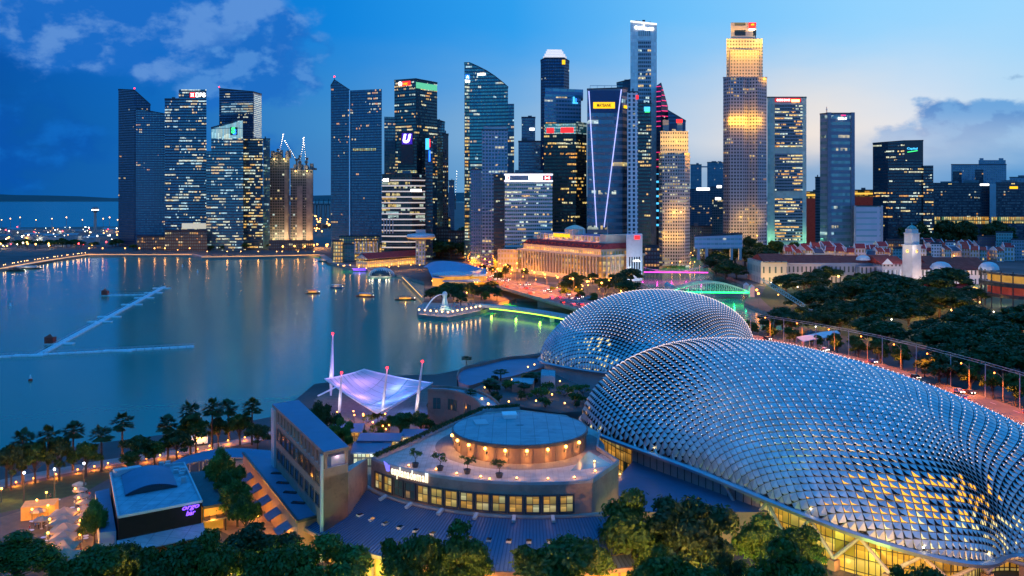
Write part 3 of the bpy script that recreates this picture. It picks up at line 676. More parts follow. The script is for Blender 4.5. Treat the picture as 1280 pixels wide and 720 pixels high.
# --- tall tower with swooping roof
ys = [(580.5, 78.8), (587, 78.6), (597, 83), (608, 88.5), (618, 95), (627, 102), (635, 109)]
t = Tw('tall teal glass tower with a roof swooping down to the right', [(x, 1065 - abs(i - 1) * 2, y) for i, (x, y) in enumerate(ys)], 36, fac('f18', (.03, .08, .11), (.08, .27, .36), 3.9, 1.8, .88, .55, .36, 4, 1.5, .5), plant=False, parapet=.8)
t.block('right_wing', 635.2, 643, 130, 300, fac('f18b', (.04, .08, .13), (.06, .2, .3), 3.9, 1.8, .85, .55, .4, 3, 1.6, .4), -2, 30)
t.panel('left_bay', 581, 586.5, 104, 300, fac('f18c', (.03, .06, .08), (.1, .2, .2), 3.9, 2, .9, .6, .85, 2, 1.5, .55), .4, seg=0)
t.panel('sign_panel', 581.5, 587, 93.5, 98.5, M['sign_blue'], .7, seg=0); t.text('A', 584.2, 96.2, 3.4, M['sign_white'], seg=0, off=1.1); t.panel('lit_sign', 581.5, 587, 100, 103, M['sign_white'], .9, seg=0)
t.panel('lit_sign', 597, 607, 91.8, 94.2, M['sign_white'], .9, seg=3)
t = Tw('white gridded tower in front of the swooping teal tower', [(602.5, 990, 163), (634.5, 990, 163)], 30, fac('f19', (.26, .31, .4), (.03, .08, .15), 3.7, 3.4, .74, .6, .24, 3, 1.5, .4))
t.block('roof_step', 604, 634, 158, 163, M['pale_stone'], 3)
t = Tw('lower blue tower left of the white gridded tower', [(588.5, 1000, 212), (602, 1000, 212)], 30, fac('f20', (.1, .16, .26), (.05, .12, .22), 3.7, 2.6, .7, .55, .24, 3, 1.4, .4))
t = Tw('narrow black block between the gridded tower and the bank with white roof bands', [(617, 945, 219), (631, 945, 219)], 30, fac('f21', (.012, .016, .025), (.02, .05, .09), 3.8, 2.2, .8, .5, .14, 2, 1.6, .4))
# --- bank with white roof bands
t = Tw('pale green office block with two white lit roof bands and a bank sign', [(631, 925, 217), (690.5, 925, 217)], 40, fac('f22', (.30, .38, .42), (.06, .12, .14), 3.7, 2.1, .9, .52, .55, 4, 1.6, .5), name='office_block', cat='building')
t.panel('roof_band', 630.3, 691, 217.2, 219.3, M['band_white'], 1.0); t.panel('roof_band', 630.3, 691, 225.4, 227.2, M['band_white'], 1.0)
t.panel('fascia', 631, 690.5, 219.6, 225, mat('fascia', (.14, .22, .3), .4), .4)
t.panel('sign_panel', 661, 678, 219.8, 224.9, M['sign_white'], .7); t.text('HSBC', 669.5, 222.3, 3.9, M['ink'], 14, off=1.2, bold=.02)
p = t.on(684, 222.4, 1.0); m = MB(); m.lathe((0, 0, 0), [(0, 0), (3.6, 0), (3.6, .6), (0, .6)], 6); m.v = [(p.x + x, p.y - z, p.z + y * .8) for x, y, z in m.v]; m.build('emblem', M['sign_red'], t.root)
p = t.on(684, 222.4, 1.6); m = MB(); m.face([p + Vector((-2.2, -.3, -1.5)), p + Vector((-2.2, -.3, 1.5)), p + Vector((0, -.3, 0))]); m.face([p + Vector((2.2, -.3, 1.5)), p + Vector((2.2, -.3, -1.5)), p + Vector((0, -.3, 0))]); m.build('emblem_inset', M['sign_white'], t.root)
t.panel('emblem', 632, 637, 220, 224.8, M['sign_white'], .7); t.panel('emblem', 634, 636.3, 221, 224, M['sign_red'], 1.1)
# --- octagonal dark tower with lit crown
t = Tw('dark navy tower with a white lit tapering crown', [(675.8, 1165, 76), (681, 1155, 73), (705, 1155, 73), (711.5, 1168, 77)], 34, fac('f23', (.012, .02, .05), (.03, .07, .18), 3.8, 2.1, .7, .55, .24, 5, 1.9, .6), plant=False)
m = MB()
for k, (x0, x1, y0, y1) in enumerate(((679, 708.5, 70, 73), (681, 707, 66.5, 69.6), (683, 705, 63, 66.2), (684.5, 703.5, 60.5, 62.8))):
    a, b = t.on(x0, y1, -1.5 - k * 2), t.on(x1, y1, -1.5 - k * 2); dd = t.d * (28 - k * 5); m.prism([a.xy, b.xy, b.xy + dd, a.xy + dd], a.z, t.on(x0, y0, -1.5 - k * 2).z)
m.build('lit_crown', mat('crown_lit', (.7, .7, .7), emit=(1, .9, .78), es=.5, var=0, sample=False), t.root)
t.panel('sign_panel', 702.5, 706.5, 75, 80.5, M['sign_yellow'], .7, seg=1)
t = Tw('pale blue tower stepping up left of the navy crowned tower', [(652, 1250, 147), (669, 1250, 147)], 30, fac('f24', (.1, .16, .25), (.06, .14, .26), 3.7, 2.2, .7, .55, .14, 3, 1.5, .4))
t.panel('lit_sign', 662, 668, 160, 163, M['sign_white'], .7)
t = Tw('grey-blue block below the stepped pale blue tower', [(648, 1180, 177), (677, 1180, 177)], 30, fac('f25', (.1, .17, .27), (.05, .13, .25), 3.7, 2.2, .85, .5, .08, 3, 1.3, .4))
# --- tower with red signs
t = Tw('tower with two red lit signs and a green glow across its middle', [(680, 1035, 153), (720, 1030, 153), (733.5, 1050, 154)], 36, fac('f26', (.010, .016, .02), (.02, .05, .06), 3.9, 2.0, .85, .5, .46, 5, 1.8, .7), parapet=0, plant=False)
t.block('upper_storeys', 681, 727, 120, 168, fac('f26b', (.12, .22, .32), (.06, .15, .26), 4.4, 3.4, .86, .5, .26, 4, 1.3, .55), 1.5, 32)
t.block('crown', 683, 731, 109.5, 121, fac('f26c', (.06, .17, .3), (.07, .2, .34), 12, 9, .92, .7, .02, 3, 1, .4), 5, 26)
m = MB(); t.panel('lit_band', 681, 720, 155, 167.5, fac('f26d', (.1, .3, .22), (.2, .5, .4), 3.2, 2.0, .85, .7, .95, 2, .8, .05), .6, seg=0); t.panel('lit_band', 720.5, 733, 152, 167, fac('f26e', (.1, .3, .22), (.2, .5, .4), 3.2, 2.0, .85, .7, .9, 2, .7, .05), .6, seg=1)
t.panel('sign_panel', 683.5, 692.5, 160, 166.5, M['sign_red'], 1.1, seg=0); t.panel('sign_panel', 701, 717, 159.5, 166, M['sign_red'], 1.1, seg=0)
t.panel('emblem', 715.5, 722, 128, 129.5, M['sign_cyan'], 1.0); t.panel('emblem', 716, 718, 121, 129, M['sign_cyan'], 1.0); t.panel('emblem', 718.5, 720.5, 123, 128, M['sign_blue'], 1.1)
# --- tower with the yellow sign
t = Tw('blue banded tower with a yellow lit sign and slanting white edge lines', [(734, 1000, 112), (778, 1000, 110.5), (784.5, 1012, 111)], 36, fac('f27', (.14, .17, .22), (.06, .13, .26), 7.6, 2.4, .98, .55, .26, 6, 1.3, .3))
t.panel('blank_head', 735.5, 777, 113, 141, mat('navy_cladding', (.02, .05, .14), .3, .3, .1), .3, seg=0)
t.panel('sign_panel', 741.5, 768.5, 127.8, 135.6, M['sign_yellow'], .9, seg=0); t.text('MAYBANK', 755, 131.7, 4.2, M['ink'], 18, seg=0, off=1.3); t.panel('sign_panel', 779.5, 784, 131.5, 135, M['sign_yellow'], .7, seg=1)
m = MB(); m.beam(t.on(736, 114, 1.2, 0), t.on(745.5, 284, 1.2, 0), .9); m.beam(t.on(776.5, 112, 1.2, 0), t.on(755, 284, 1.2, 0), .9); m.build('edge_lines', M['line_lilac'], t.root)
m = MB(); a, b = t.on(738, 110, -4, 0), t.on(774, 110, -4, 0); m.beam(a + Vector((0, 0, 3)), b + Vector((0, 0, 3)), .5)
for k in range(5): q = a.lerp(b, k / 4); m.beam(q, q + Vector((0, 0, 3)), .4)
m.build('rail', M['steel'], t.root)
t = Tw('slim white tower with two columns of small dark windows', [(784, 950, 115.5), (797.5, 950, 115.5)], 22, fac('f28', (.6, .6, .64), (.03, .05, .1), 4.4, 4.6, .52, .66, .1, 1, 1.4, .4))
t.panel('sign_panel', 795, 798, 119, 124, M['sign_red'], .6)
t = Tw('dark glass tower behind the slim white tower, reaching above it', [(771, 1120, 104), (788, 1120, 100)], 24, fac('f28b', (.02, .05, .09), (.04, .12, .22), 3.9, 2.4, .8, .5, .08, 2, 1.3, .5))
t = Tw('dark tower with a small cyan and green sign, in front of the tallest white slab', [(797.5, 985, 130), (814, 985, 130)], 26, fac('f29', (.015, .03, .05), (.03, .1, .14), 3.8, 2.2, .8, .5, .34, 3, 1.7, .5))
t.panel('sign_panel', 805, 812.5, 133.5, 139, M['sign_cyan'], .7); t.panel('sign_swoosh', 806, 812, 139.3, 140.5, M['sign_green'], .8)
# --- tallest slab
t = Tw('tallest white slab tower with a lit word across its top', [(788, 1085, 26.3), (821, 1085, 30)], 36, fac('f30', (.7, .68, .68), (.75, .6, .72), 4.0, 2.5, .9, .9, 0, 1, 0, .5, 0, .6), parapet=0, plant=False)
t.panel('window_strip', 797.5, 813.5, 50, 300, fac('f30b', (.42, .42, .46), (.03, .05, .09), 4.6, 2.2, .82, .6, .3, 3, 1.7, .35), .4)
t.panel('louvre_band', 797.5, 813.5, 38.5, 45, fac('f30c', (.4, .42, .46), (.16, .2, .26), 9, 2.4, .5, .9, 0, 1, 0), .4)
t.text('O', 795, 34.3, 3.4, M['sign_white'], 3.2, off=.9, bold=.09); t.text('RAFFLES', 799.6, 34.9, 2.6, M['sign_white'], 6, off=.9, bold=.07); t.text('/', 804.5, 33.4, 5.6, M['sign_white'], 2, off=.9, bold=.1); t.text('PLACE', 811.3, 36.3, 2.6, M['sign_white'], 11, off=.9, bold=.09)
a, b = t.on(788, 26.6, .5), t.on(821, 30.2, .5); m = MB(); m.beam(a, b, 1.0, 1.8); m.build('roof_light', M['band_white'], t.root)
for k in (796, 800, 805.5, 813): p = t.on(k, 26.3 + (k - 788) * .11, -6); MB().box((p.x, p.y, p.z - 2), (3, 3, 4.5 if k != 805.5 else 6)).build('plant_box', M['roof_dark'], t.root)
# --- red-lined tower and the warm crowned one
t = Tw('dark tower with a pointed top striped by red light lines', [(820.5, 1060, 107), (826.5, 1055, 103), (835, 1062, 133)], 26, fac('f31', (.03, .03, .06), (.03, .06, .13), 4, 2.2, .8, .5, .1, 2, 1.4, .5), parapet=0, plant=False)
for k in range(9): y0 = 108 + k * 6.2; t.panel('light_line', 820.8, 826, y0, y0 + .9, M['sign_pink'], .6, seg=0)
for k in range(6): y0 = 112 + k * 6.5; t.panel('light_line', 827, min(834.5, 828 + k * 1.6 + 1), y0, y0 + .9, M['sign_pink'], .6, seg=1)
for k in range(11): y0 = 190 + k * 9; t.panel('light_line', 820.8, 825, y0, y0 + (.9 if k < 4 else 2.5), M['sign_pink'] if k < 3 else M['sign_cyan'], .6, seg=0)
t = Tw('navy wedge-roofed tower top with a red square sign behind the warm lit crown', [(835, 1040, 138), (857, 1040, 151)], 26, fac('f32', (.02, .04, .09), (.04, .09, .2), 4, 2.2, .8, .5, .08, 2, 1.3, .5), plant=False, parapet=.6)
OCT = fac('f33', (.34, .32, .31), (.03, .04, .06), 3.6, 2.7, .56, .52, .42, 3, 1.4, .6)
t = Tw('round-cornered stone tower with a golden floodlit crown', [(823.5, 988, 191), (828, 980, 191), (848, 978, 191), (856, 981, 191), (862.5, 990, 191)], 34, OCT, parapet=0, plant=False, roof=M['concrete'])
t.block('crown', 826, 861, 163.5, 191.5, fac('f33b', (.46, .4, .3), (.05, .06, .08), 4.4, 2.6, .5, .45, .1, 2, 1.2, .6), 2.5, 27)
t.block('plant_tower', 830, 837.5, 149, 164, M['concrete'], 6, 12); t.block('plant_tower', 848, 855, 149, 164, M['concrete'], 6, 12)
t.panel('sign_panel', 847, 854.5, 148.5, 153, M['sign_red'], -5.6)
for k in range(6): lamp('crown_floodlight', t.on(826 + k * 7, 192.5, 6), lin(255, 172, 34), 34000, t.root, .5)
for k in range(4): lamp('crown_floodlight', t.on(830 + k * 9, 176, 3), lin(255, 196, 80), 8000, t.root, .5)
for k in range(4): lamp('base_floodlight', t.on(828 + k * 10, 296 - 30 * (k % 2), 18), lin(255, 186, 76), 9000, t.root, .8)
# --- the tall stepped tower
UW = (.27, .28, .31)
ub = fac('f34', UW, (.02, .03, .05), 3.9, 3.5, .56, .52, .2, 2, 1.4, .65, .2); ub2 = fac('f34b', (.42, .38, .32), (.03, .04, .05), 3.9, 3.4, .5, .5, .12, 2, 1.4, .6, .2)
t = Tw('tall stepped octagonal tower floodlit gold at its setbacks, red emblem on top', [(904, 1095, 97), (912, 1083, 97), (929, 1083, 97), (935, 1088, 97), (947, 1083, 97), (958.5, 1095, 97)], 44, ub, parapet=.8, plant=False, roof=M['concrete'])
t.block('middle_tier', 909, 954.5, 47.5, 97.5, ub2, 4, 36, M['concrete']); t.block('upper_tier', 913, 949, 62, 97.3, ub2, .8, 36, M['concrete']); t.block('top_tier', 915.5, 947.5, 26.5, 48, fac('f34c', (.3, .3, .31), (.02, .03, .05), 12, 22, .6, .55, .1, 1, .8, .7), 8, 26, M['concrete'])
for k, (x0, x1) in enumerate(((924, 928), (939, 943))): t.panel('dark_bay', x0, x1, 150, 310, fac('f34d', (.03, .05, .08), (.03, .07, .12), 3.9, 3, .9, .6, .15, 1, 1.4, .7), .6)
t.panel('sign_panel', 938, 946.8, 26.8, 33.5, M['sign_red'], -7.2); t.text('#', 942.5, 30.2, 4, M['sign_yellow'], 4, off=-6.6, name='emblem', bold=.1); t.text('UOB', 942, 35.8, 2.6, M['sign_white'], 8, off=-6.8, bold=.05)
for k in range(6): lamp('ledge_floodlight', t.on(907 + k * 9.6, 99, 4.5 if k not in (0, 5) else 3), lin(255, 172, 34), 95000, t.root, .6)
for k in range(4): lamp('ledge_floodlight', t.on(914 + k * 11, 66, 4), lin(255, 178, 44), 60000, t.root, .6)
for k in range(2): lamp('ledge_floodlight', t.on(907 + k * 48, 50, 0), lin(255, 190, 70), 26000, t.root, .6)
for k in range(5): lamp('wall_floodlight', t.on(908 + k * 11, 152, 15), lin(255, 172, 34), 17000, t.root, .6)
for k in range(4): lamp('base_floodlight', t.on(910 + k * 14, 294 - 22 * (k % 2), 19), lin(255, 186, 76), 9000, t.root, .8)
# --- slab in a white frame with the red sign
t = Tw('slab tower in a pale frame split into three window fields, red sign on top', [(959, 1165, 122), (1008, 1165, 122)], 30, fac('f35', (.40, .44, .46), (.40, .44, .46), 4, 4, .9, .9, 0, 1, 0, .5, 0, .7), plant=False)
wf = fac('f35b', (.16, .2, .25), (.03, .05, .08), 3.9, 2.0, .9, .5, .6, 5, 1.9, .6)
for y0, y1 in ((130, 184), (192, 239), (248, 302)): t.panel('window_field', 968.5, 1003, y0, y1, wf, .5)
t.panel('sign_panel', 968.5, 1001, 122.6, 127.6, mat('sign_red_dim', (.6, .03, .03), emit=lin(210, 40, 40), es=.8, var=0, sample=False), .8); t.text('OCBC BANK', 979, 125.2, 2.6, M['sign_white'], 17, off=1.2); t.panel('lit_sign', 989, 999, 124.5, 127.4, M['glow_warm'], 1.3)
for k in range(2): lamp('base_floodlight', t.on(961 + k * 45, 300, 6), lin(180, 255, 190), 9000, t.root, .8)
# --- blue-grey slab with mast
t = Tw('blue-grey slab tower with round corner shafts and a short mast', [(1025, 1180, 143), (1033.5, 1175, 142), (1068, 1180, 142)], 30, fac('f36', (.09, .16, .24), (.10, .20, .30), 8.2, 3, .99, .46, .2, 6, .9, .2, .4), plant=False)
for x0, x1 in ((1034, 1038.5), (1063.5, 1068)): t.panel('corner_shaft', x0, x1, 140.5, 303, mat('blue_grey_cladding', (.10, .17, .25), .5), 1.2, 2.0, seg=1)
t.text('Singtel', 1052, 148.5, 3.6, M['sign_white'], 11, seg=1, off=1.5, bold=.03); t.panel('sign_accent', 1051, 1057, 143.5, 145, M['sign_pink'], 1.0, seg=1)
p = t.on(1031.5, 142, -6, 0); m = MB(); m.tube(p, p + Vector((0, 0, 9)), .7, .5); m.lathe(p + Vector((0, 0, 5)), [(1.2, 0), (1.2, .6)], 8); m.build('mast', M['steel'], t.root)
t = Tw('narrow dark block peeping out left of the blue-grey slab', [(1019, 1240, 222), (1026, 1240, 222)], 20, fac('f36b', (.05, .1, .16), (.04, .09, .15), 3.8, 2.4, .8, .5, .05, 2, 1.2, .5), name='office_block', cat='building')
t = Tw('windowless pale blue annex with thin bands, right of the blue-grey slab', [(1068, 1165, 258), (1103, 1165, 258)], 22, fac('f37', (.42, .47, .54), (.22, .34, .46), 7.4, 30, .9, .3, 0, 1, 0, .5, 0, .5), name='office_block', cat='building', plant=False)
for x0, x1 in ((1067.5, 1070), (1101, 1103.5)): t.panel('corner_shaft', x0, x1, 257, 304, M['pale_stone'], .8, 1.5)
# --- dark glass tower with curved top
t = Tw('black glass tower with a gently curved top and a small green and blue sign', [(1091, 1230, 179.5), (1110, 1215, 178), (1130, 1208, 176.5), (1154, 1208, 176)], 36, fac('f38', (.010, .02, .035), (.022, .06, .11), 3.9, 2.0, .88, .5, .36, 6, 1.9, .55), plant=False)
t.block('right_wing', 1154, 1166.5, 207, 300, fac('f38b', (.010, .02, .035), (.03, .08, .14), 3.9, 2.0, .88, .5, .44, 5, 1.8, .55), -3, 30)
t.panel('blank_head', 1130.5, 1153.5, 177, 200, mat('black_cladding', (.01, .025, .045), .2, .2, .1), .3, seg=2)
t.text('Capital', 1140, 186, 3.4, M['sign_cyan'], 13, seg=2, bold=.03); m = MB(); m.beam(t.on(1134, 190.2, .9, 2), t.on(1146.5, 188.3, .9, 2), .5, 1.1); m.build('sign_swoosh', M['sign_green'], t.root)
# --- right edge and background
gd_f = fac('f39', (.16, .09, .03), (.3, .2, .07), 4, 2.4, .8, .7, .7, 3, 1.0, .95)
for (x0, x1, y0, y1, Y, lab) in ((1008, 1025, 240, 290, 1300, 'ochre floodlit block seen between the red-signed slab and the blue-grey slab'), (1068, 1091, 238, 258, 1310, 'ochre floodlit block top seen between the blue-grey slab and the black glass tower')):
    t = Tw(lab, [(x0, Y, y0), (x1, Y, y0)], 24, gd_f, name='office_block', cat='building'); t.panel('lit_cornice', x0, x1, y0 + 3, y0 + 5, mat('cornice_glow', (.6, .4, .1), emit=lin(255, 190, 60), es=1.1, var=0, sample=False), .6)
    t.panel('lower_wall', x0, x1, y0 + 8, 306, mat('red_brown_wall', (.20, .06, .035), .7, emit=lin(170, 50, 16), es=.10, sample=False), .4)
blk = fac('f40', (.012, .022, .04), (.02, .05, .1), 3.8, 2.6, .8, .5, .18, 2, 1.6, .6); gold = fac('f41', (.3, .2, .07), (.5, .35, .12), 6, 2.6, .7, .8, 1.0, 2, 1.3, .8)
t = Tw('long black block with a lit base and white sign, right of the curved glass tower', [(1166.5, 1290, 229.5), (1237, 1290, 229.5)], 40, blk, name='office_block', cat='building'); t.panel('lit_base', 1168, 1236, 271, 280, gold, .5); t.panel('lit_sign', 1225, 1236, 229.8, 232, M['sign_white'], .7)
t = Tw('black block with lit base at the right edge of the picture', [(1245, 1270, 229), (1300, 1270, 229)], 40, blk, name='office_block', cat='building'); t.panel('lit_base', 1239, 1300, 271, 279, gold, .5); t.panel('lit_storey', 1262, 1272, 233, 236, M['sign_yellow'], .6)
gb = fac('f42', (.13, .2, .28), (.09, .17, .26), 3.4, 3, .6, .5, .06, 1, 1.3, .5)
t = Tw('grey stepped apartment slab rising behind the long black block', [(1189, 1500, 206), (1258, 1500, 206)], 30, gb, name='apartment_block'); t.block('upper_slab', 1224, 1258, 200, 207, gb, 2); t.block('lift_tower', 1226, 1231, 197.5, 206, gb, 4, 10); t.block('lift_tower', 1250, 1256, 197.5, 206, gb, 4, 10); t.panel('dark_bay', 1191, 1202, 214, 236, blk, .5); t.panel('dark_bay', 1219, 1229, 212, 236, blk, .5); t.panel('pale_pier', 1237, 1245, 230, 282, M['pale_stone'], .5)
t = Tw('dark low rooftop block at the far right behind the edge block', [(1262, 1400, 222), (1300, 1400, 222)], 26, gb, name='apartment_block')
far = fac('f43', (.10, .16, .22), (.05, .12, .2), 3.2, 2.6, .6, .6, .14, 1, 1.1, .5)
for (x0, x1, y, Y, lab) in ((863, 877, 206, 2100, 'distant housing slab in the wide gap, left of a linked pair'), (884, 905, 203, 2100, 'distant housing slab in the wide gap, right of a linked pair'), (862.5, 890, 237, 1500, 'blue-lit mid-rise with a white roof light below the linked pair'), (888, 905, 234, 1400, 'mid-rise with a pitched top and white roof light beside the stepped tower'),
                        (890, 904, 249, 1250, 'dark low tower with a white lamp on its roof beside the stepped tower'), (862, 890, 284, 1150, 'low grey podium block below the mid-rises')):
    t = Tw(lab, [(x0, Y, y), (x1, Y, y)], 24, far if y < 230 else fac('f44', (.05, .08, .12), (.04, .1, .16), 3.4, 2.4, .6, .6, .3, 2, 1.5, .6), name='apartment_block')
    if y in (237, 234, 249): t.panel('roof_light', x0 + 8 if x1 - x0 > 16 else x0 + 4, x1 - 3, y - 2.2, y + .8, M['sign_white'], .6)
m = MB(); a, b = at(877, 208.5, 2096), at(884, 208.5, 2096); 
o = thing('sky_bridge', (a + b) / 2, 'thin bridge high up linking the two distant housing slabs', 'bridge'); m.beam(a, b, 5, 3); m.build('deck', M['concrete'], o)
# ================================================================ waterfront arts centre, mall and its neighbours
M['mauve'] = mat('mauve_stone', (.31, .18, .14), .8, 0, .16, .25, bump=.15, bs=3, stain=.3)
M['blue_roof'] = mat('zinc_roof', (.10, .15, .24), .5, .15, .12, .12, stain=.12)
M['pale_roof'] = mat('pale_membrane_roof', (.30, .35, .38), .7, 0, .14, .2, joint=3.1, stain=.3)
M['deck'] = mat('timber_deck', (.15, .11, .085), .8, 0, .25, .4, joint=1.7)
M['terrace'] = mat('terrace_paving', (.46, .39, .35), .75, 0, .14, .5, joint=1.15, stain=.25)
M['ring'] = mat('ring_paving', (.17, .14, .14), .75, 0, .2, .4, joint=1.3)
M['pane_lit'] = fac('lit_pane', (.02, .02, .02), (.3, .2, .06), 1.55, 1.05, .9, .9, 1.4, 1, .75, .85, 0, .3)
M['pane_dim'] = fac('dim_pane', (.02, .02, .02), (.08, .12, .14), 1.55, 1.05, .92, .9, .25, 1, .5, .6, .3, .1)
M['pane_dark'] = mat('dark_pane', (.015, .022, .03), .08, 0, .1)
M['warm_wall'] = mat('amber_lit_wall', (.45, .28, .1), .7, 0, .3, .4, emit=lin(255, 158, 30), es=.3)
def warm(loc, p, parent, r=.25, col=None): return lamp('lamp_light', loc, col or lin(255, 176, 86), p, parent, r)
K = Vector((4.8, 225.5)); ZT = 18.5
def arc(c, r, a0, a1, n): return [(c[0] + r * math.cos(math.radians(a0 + (a1 - a0) * i / n)), c[1] + r * math.sin(math.radians(a0 + (a1 - a0) * i / n))) for i in range(n + 1)]
A_, B_, C_, D_ = (-58.5, 227), (-37.6, 185), (-33.4, 189), (-53.2, 231.5)
mall = thing('shopping_mall', (K.x, K.y, 2), 'mauve stone mall with curved window front, roof terrace and lettering on its parapet', 'building')
front = arc(K, 43.8, 216.8, 284.6, 34)
outl = front + [(22.5, 196), (19, 207), (21, 222), (14, 240), (2, 246), (-7, 243.4), (-14.4, 229), (-22, 213), (-29.5, 198.5)]
mb = MB(); mb.prism(outl, 2, ZT, 0, 1); mb.build('wall', [M['mauve'], M['terrace']], mall)
mb = MB()
fi = arc(K, 43.3, 216.8, 284.6, 34)
for a, b, c, d in zip(front[:-1], front[1:], fi[1:], fi[:-1]): mb.prism([a, b, c, d], ZT - .002, ZT + .55)
for a, b in zip(outl[34:37], outl[35:38]): mb.beam((*a, ZT + .4), (*b, ZT + .4), .4, .9)
for a, b in zip(outl[39:-1], outl[40:]): mb.beam((*a, ZT + .3), (*b, ZT + .3), .5, .8)
mb.build('parapet', mat('parapet_cap', (.3, .26, .27), .7), mall)
mb = MB(); r1, r2 = arc(K, 44.6, 214, 288, 40), arc(K, 43.7, 214, 288, 40)
for a, b, c, d in zip(r1[:-1], r1[1:], r2[1:], r2[:-1]): mb.prism([a, b, c, d], 12.2, 12.6)
mb.build('ledge', M['concrete'], mall)
NW = 14
for i in range(NW):
    a = math.radians(221.2 + i * 4.35); c = K + Vector((math.cos(a), math.sin(a))) * 43.86; n = Vector((math.cos(a), math.sin(a))); t_ = Vector((-n.y, n.x)); q = lambda s_, o_, z: (c.x + t_.x * s_ + n.x * o_, c.y + t_.y * s_ + n.y * o_, z)
    fr = MB(); W, z0, z1 = 1.25, 13.2, 16.3
    for s0, s1, za, zb in ((-W - .3, -W, z0, z1), (W, W + .3, z0, z1), (-W - .3, W + .3, z1, z1 + .3), (-W - .3, W + .3, z0 - .3, z0)): 
        fr.prism([q(s0, .22, 0)[:2], q(s1, .22, 0)[:2], q(s1, -.05, 0)[:2], q(s0, -.05, 0)[:2]], za, zb, bottom=True)
    fr.beam(q(0, .1, z0), q(0, .1, z1), .08); fr.beam(q(-W, .1, z0 + 1.55), q(W, .1, z0 + 1.55), .08)
    f_ = fr.build('window', mat('window_frame', (.06, .05, .055), .5) if i == 0 else bpy.data.materials['window_frame'], mall)
    pn = MB(); pn.face([q(-W, .04, z0), q(W, .04, z0), q(W, .04, z1), q(-W, .04, z1)], 0, [(0 + i * 2.1, .02), (2.1 + i * 2.1, .02), (2.1 + i * 2.1, 3.08), (i * 2.1, 3.08)])
    pn.build('pane', M['pane_dim'] if i in (2, 3) else M['pane_lit'], f_)
    if i not in (2, 3) and i % 2 == 0: warm(q(0, 1.6, 14), 25, mall, .5)
sg = M['sign_mall'] = mat('lit_mall_letters', (1, .95, .8), emit=lin(255, 238, 190), es=1.1, var=0)
LETT = 'esplanademall'
wid = {'m': 1.5, 'l': .45, 'i': .45}; xs = []; acc = 0
for ch in LETT: xs.append(acc + wid.get(ch, .92) / 2); acc += wid.get(ch, .92)
lt = []
for ch, x in zip(LETT, xs):
    ang = math.radians(227.2 + x / acc * 13.4); n = Vector((math.cos(ang), math.sin(ang)))
    o = textpart(ch, 'letter', (K.x + n.x * 44.1, K.y + n.y * 44.1, 17.9 + (.32 if ch in 'ld' else -.32 if ch == 'p' else 0)), 1.95 if ch in 'ldp' else 1.3, sg, mall, ang + math.pi / 2, .82 * wid.get(ch, .92) * 10.4 / acc * .98 if ch not in 'li' else .26, .14, .02)
ang = math.radians(225.9); n = Vector((math.cos(ang), math.sin(ang))); t_ = Vector((-n.y, n.x)); c = K + n * 44.2
mb = MB()
for pts in (((-1.5, 2.2), (-.2, 1.7), (.1, -.6), (-.5, -.6)), ((.1, 1.5), (.5, 1.4), (.5, -.4), (.2, -.6))): 
    mb.prism([(c.x + t_.x * s_, c.y + t_.y * s_) for s_ in (-.01, .01)] + [(c.x + t_.x * .01 - n.x * .1, c.y + t_.y * .01 - n.y * .1)], 0, .01) if 0 else mb.face([(c.x + t_.x * s_, c.y + t_.y * s_, 18.0 + z * .7) for s_, z in pts]); mb.face([(c.x + t_.x * s_ - n.x * .12, c.y + t_.y * s_ - n.y * .12, 18.0 + z * .7) for s_, z in pts][::-1])
mb.build('emblem', mat('emblem_lit', (.3, .3, .8), emit=lin(120, 110, 210), es=.9, var=0, sample=False), mall)
# round roof pavilion
DC = Vector((1.8, 211)); DR = 15.0
drum = thing('roof_pavilion', (DC.x, DC.y, ZT), 'round pavilion with a shallow blue roof and wall lamps on the mall terrace', 'pavilion')
mb = MB(); mb.lathe((DC.x, DC.y, ZT + .004), [(DR, 0), (DR, 3.3)], 72); mb.build('wall', mat('pavilion_wall', (.17, .10, .07), .7, 0, .18, .6), drum, smooth=True)
mb = MB(); mb.lathe((DC.x, DC.y, ZT), [(DR + .05, 3.2), (DR + .45, 3.35), (DR + .45, 4.05), (DR + .1, 4.1)], 72); mb.build('roof_edge', M['dark_steel'], drum)
mb = MB(); mb.lathe((DC.x, DC.y, ZT), [(DR + .1, 4.06), (DR * .66, 4.35), (DR * .33, 4.5), (0, 4.55)], 72); mb.build('roof', M['pale_roof'], drum, smooth=True)
mb = MB()
for k in range(24): a = 2 * math.pi * k / 24; mb.beam((DC.x, DC.y, ZT + 4.56), (DC.x + DR * math.cos(a), DC.y + DR * math.sin(a), ZT + 4.09), .07, .03)
mb.build('roof_seam', M['roof_grey'], drum)
mb = MB(); mb.box((-.6, 219, ZT + 4.3), (3.0, 3.0, .9), .1).box((-.6, 219, ZT + 5.2), (3.4, 3.4, .25), .1); mb.build('roof_light', M['white'], drum)
mb = MB(); mb.box((-7.2, 214, ZT + 4.1), (3.0, 4.6, .5), .2); mb.build('roof_hatch', M['pale_stone'], drum)
mb = MB()
for k in range(36): a = 2 * math.pi * k / 36; mb.beam((DC.x + (DR + .03) * math.cos(a), DC.y + (DR + .03) * math.sin(a), ZT), (DC.x + (DR + .03) * math.cos(a), DC.y + (DR + .03) * math.sin(a), ZT + 3.2), .1)
mb.build('wall_joint', mat('joint', (.1, .07, .06), .8), drum)
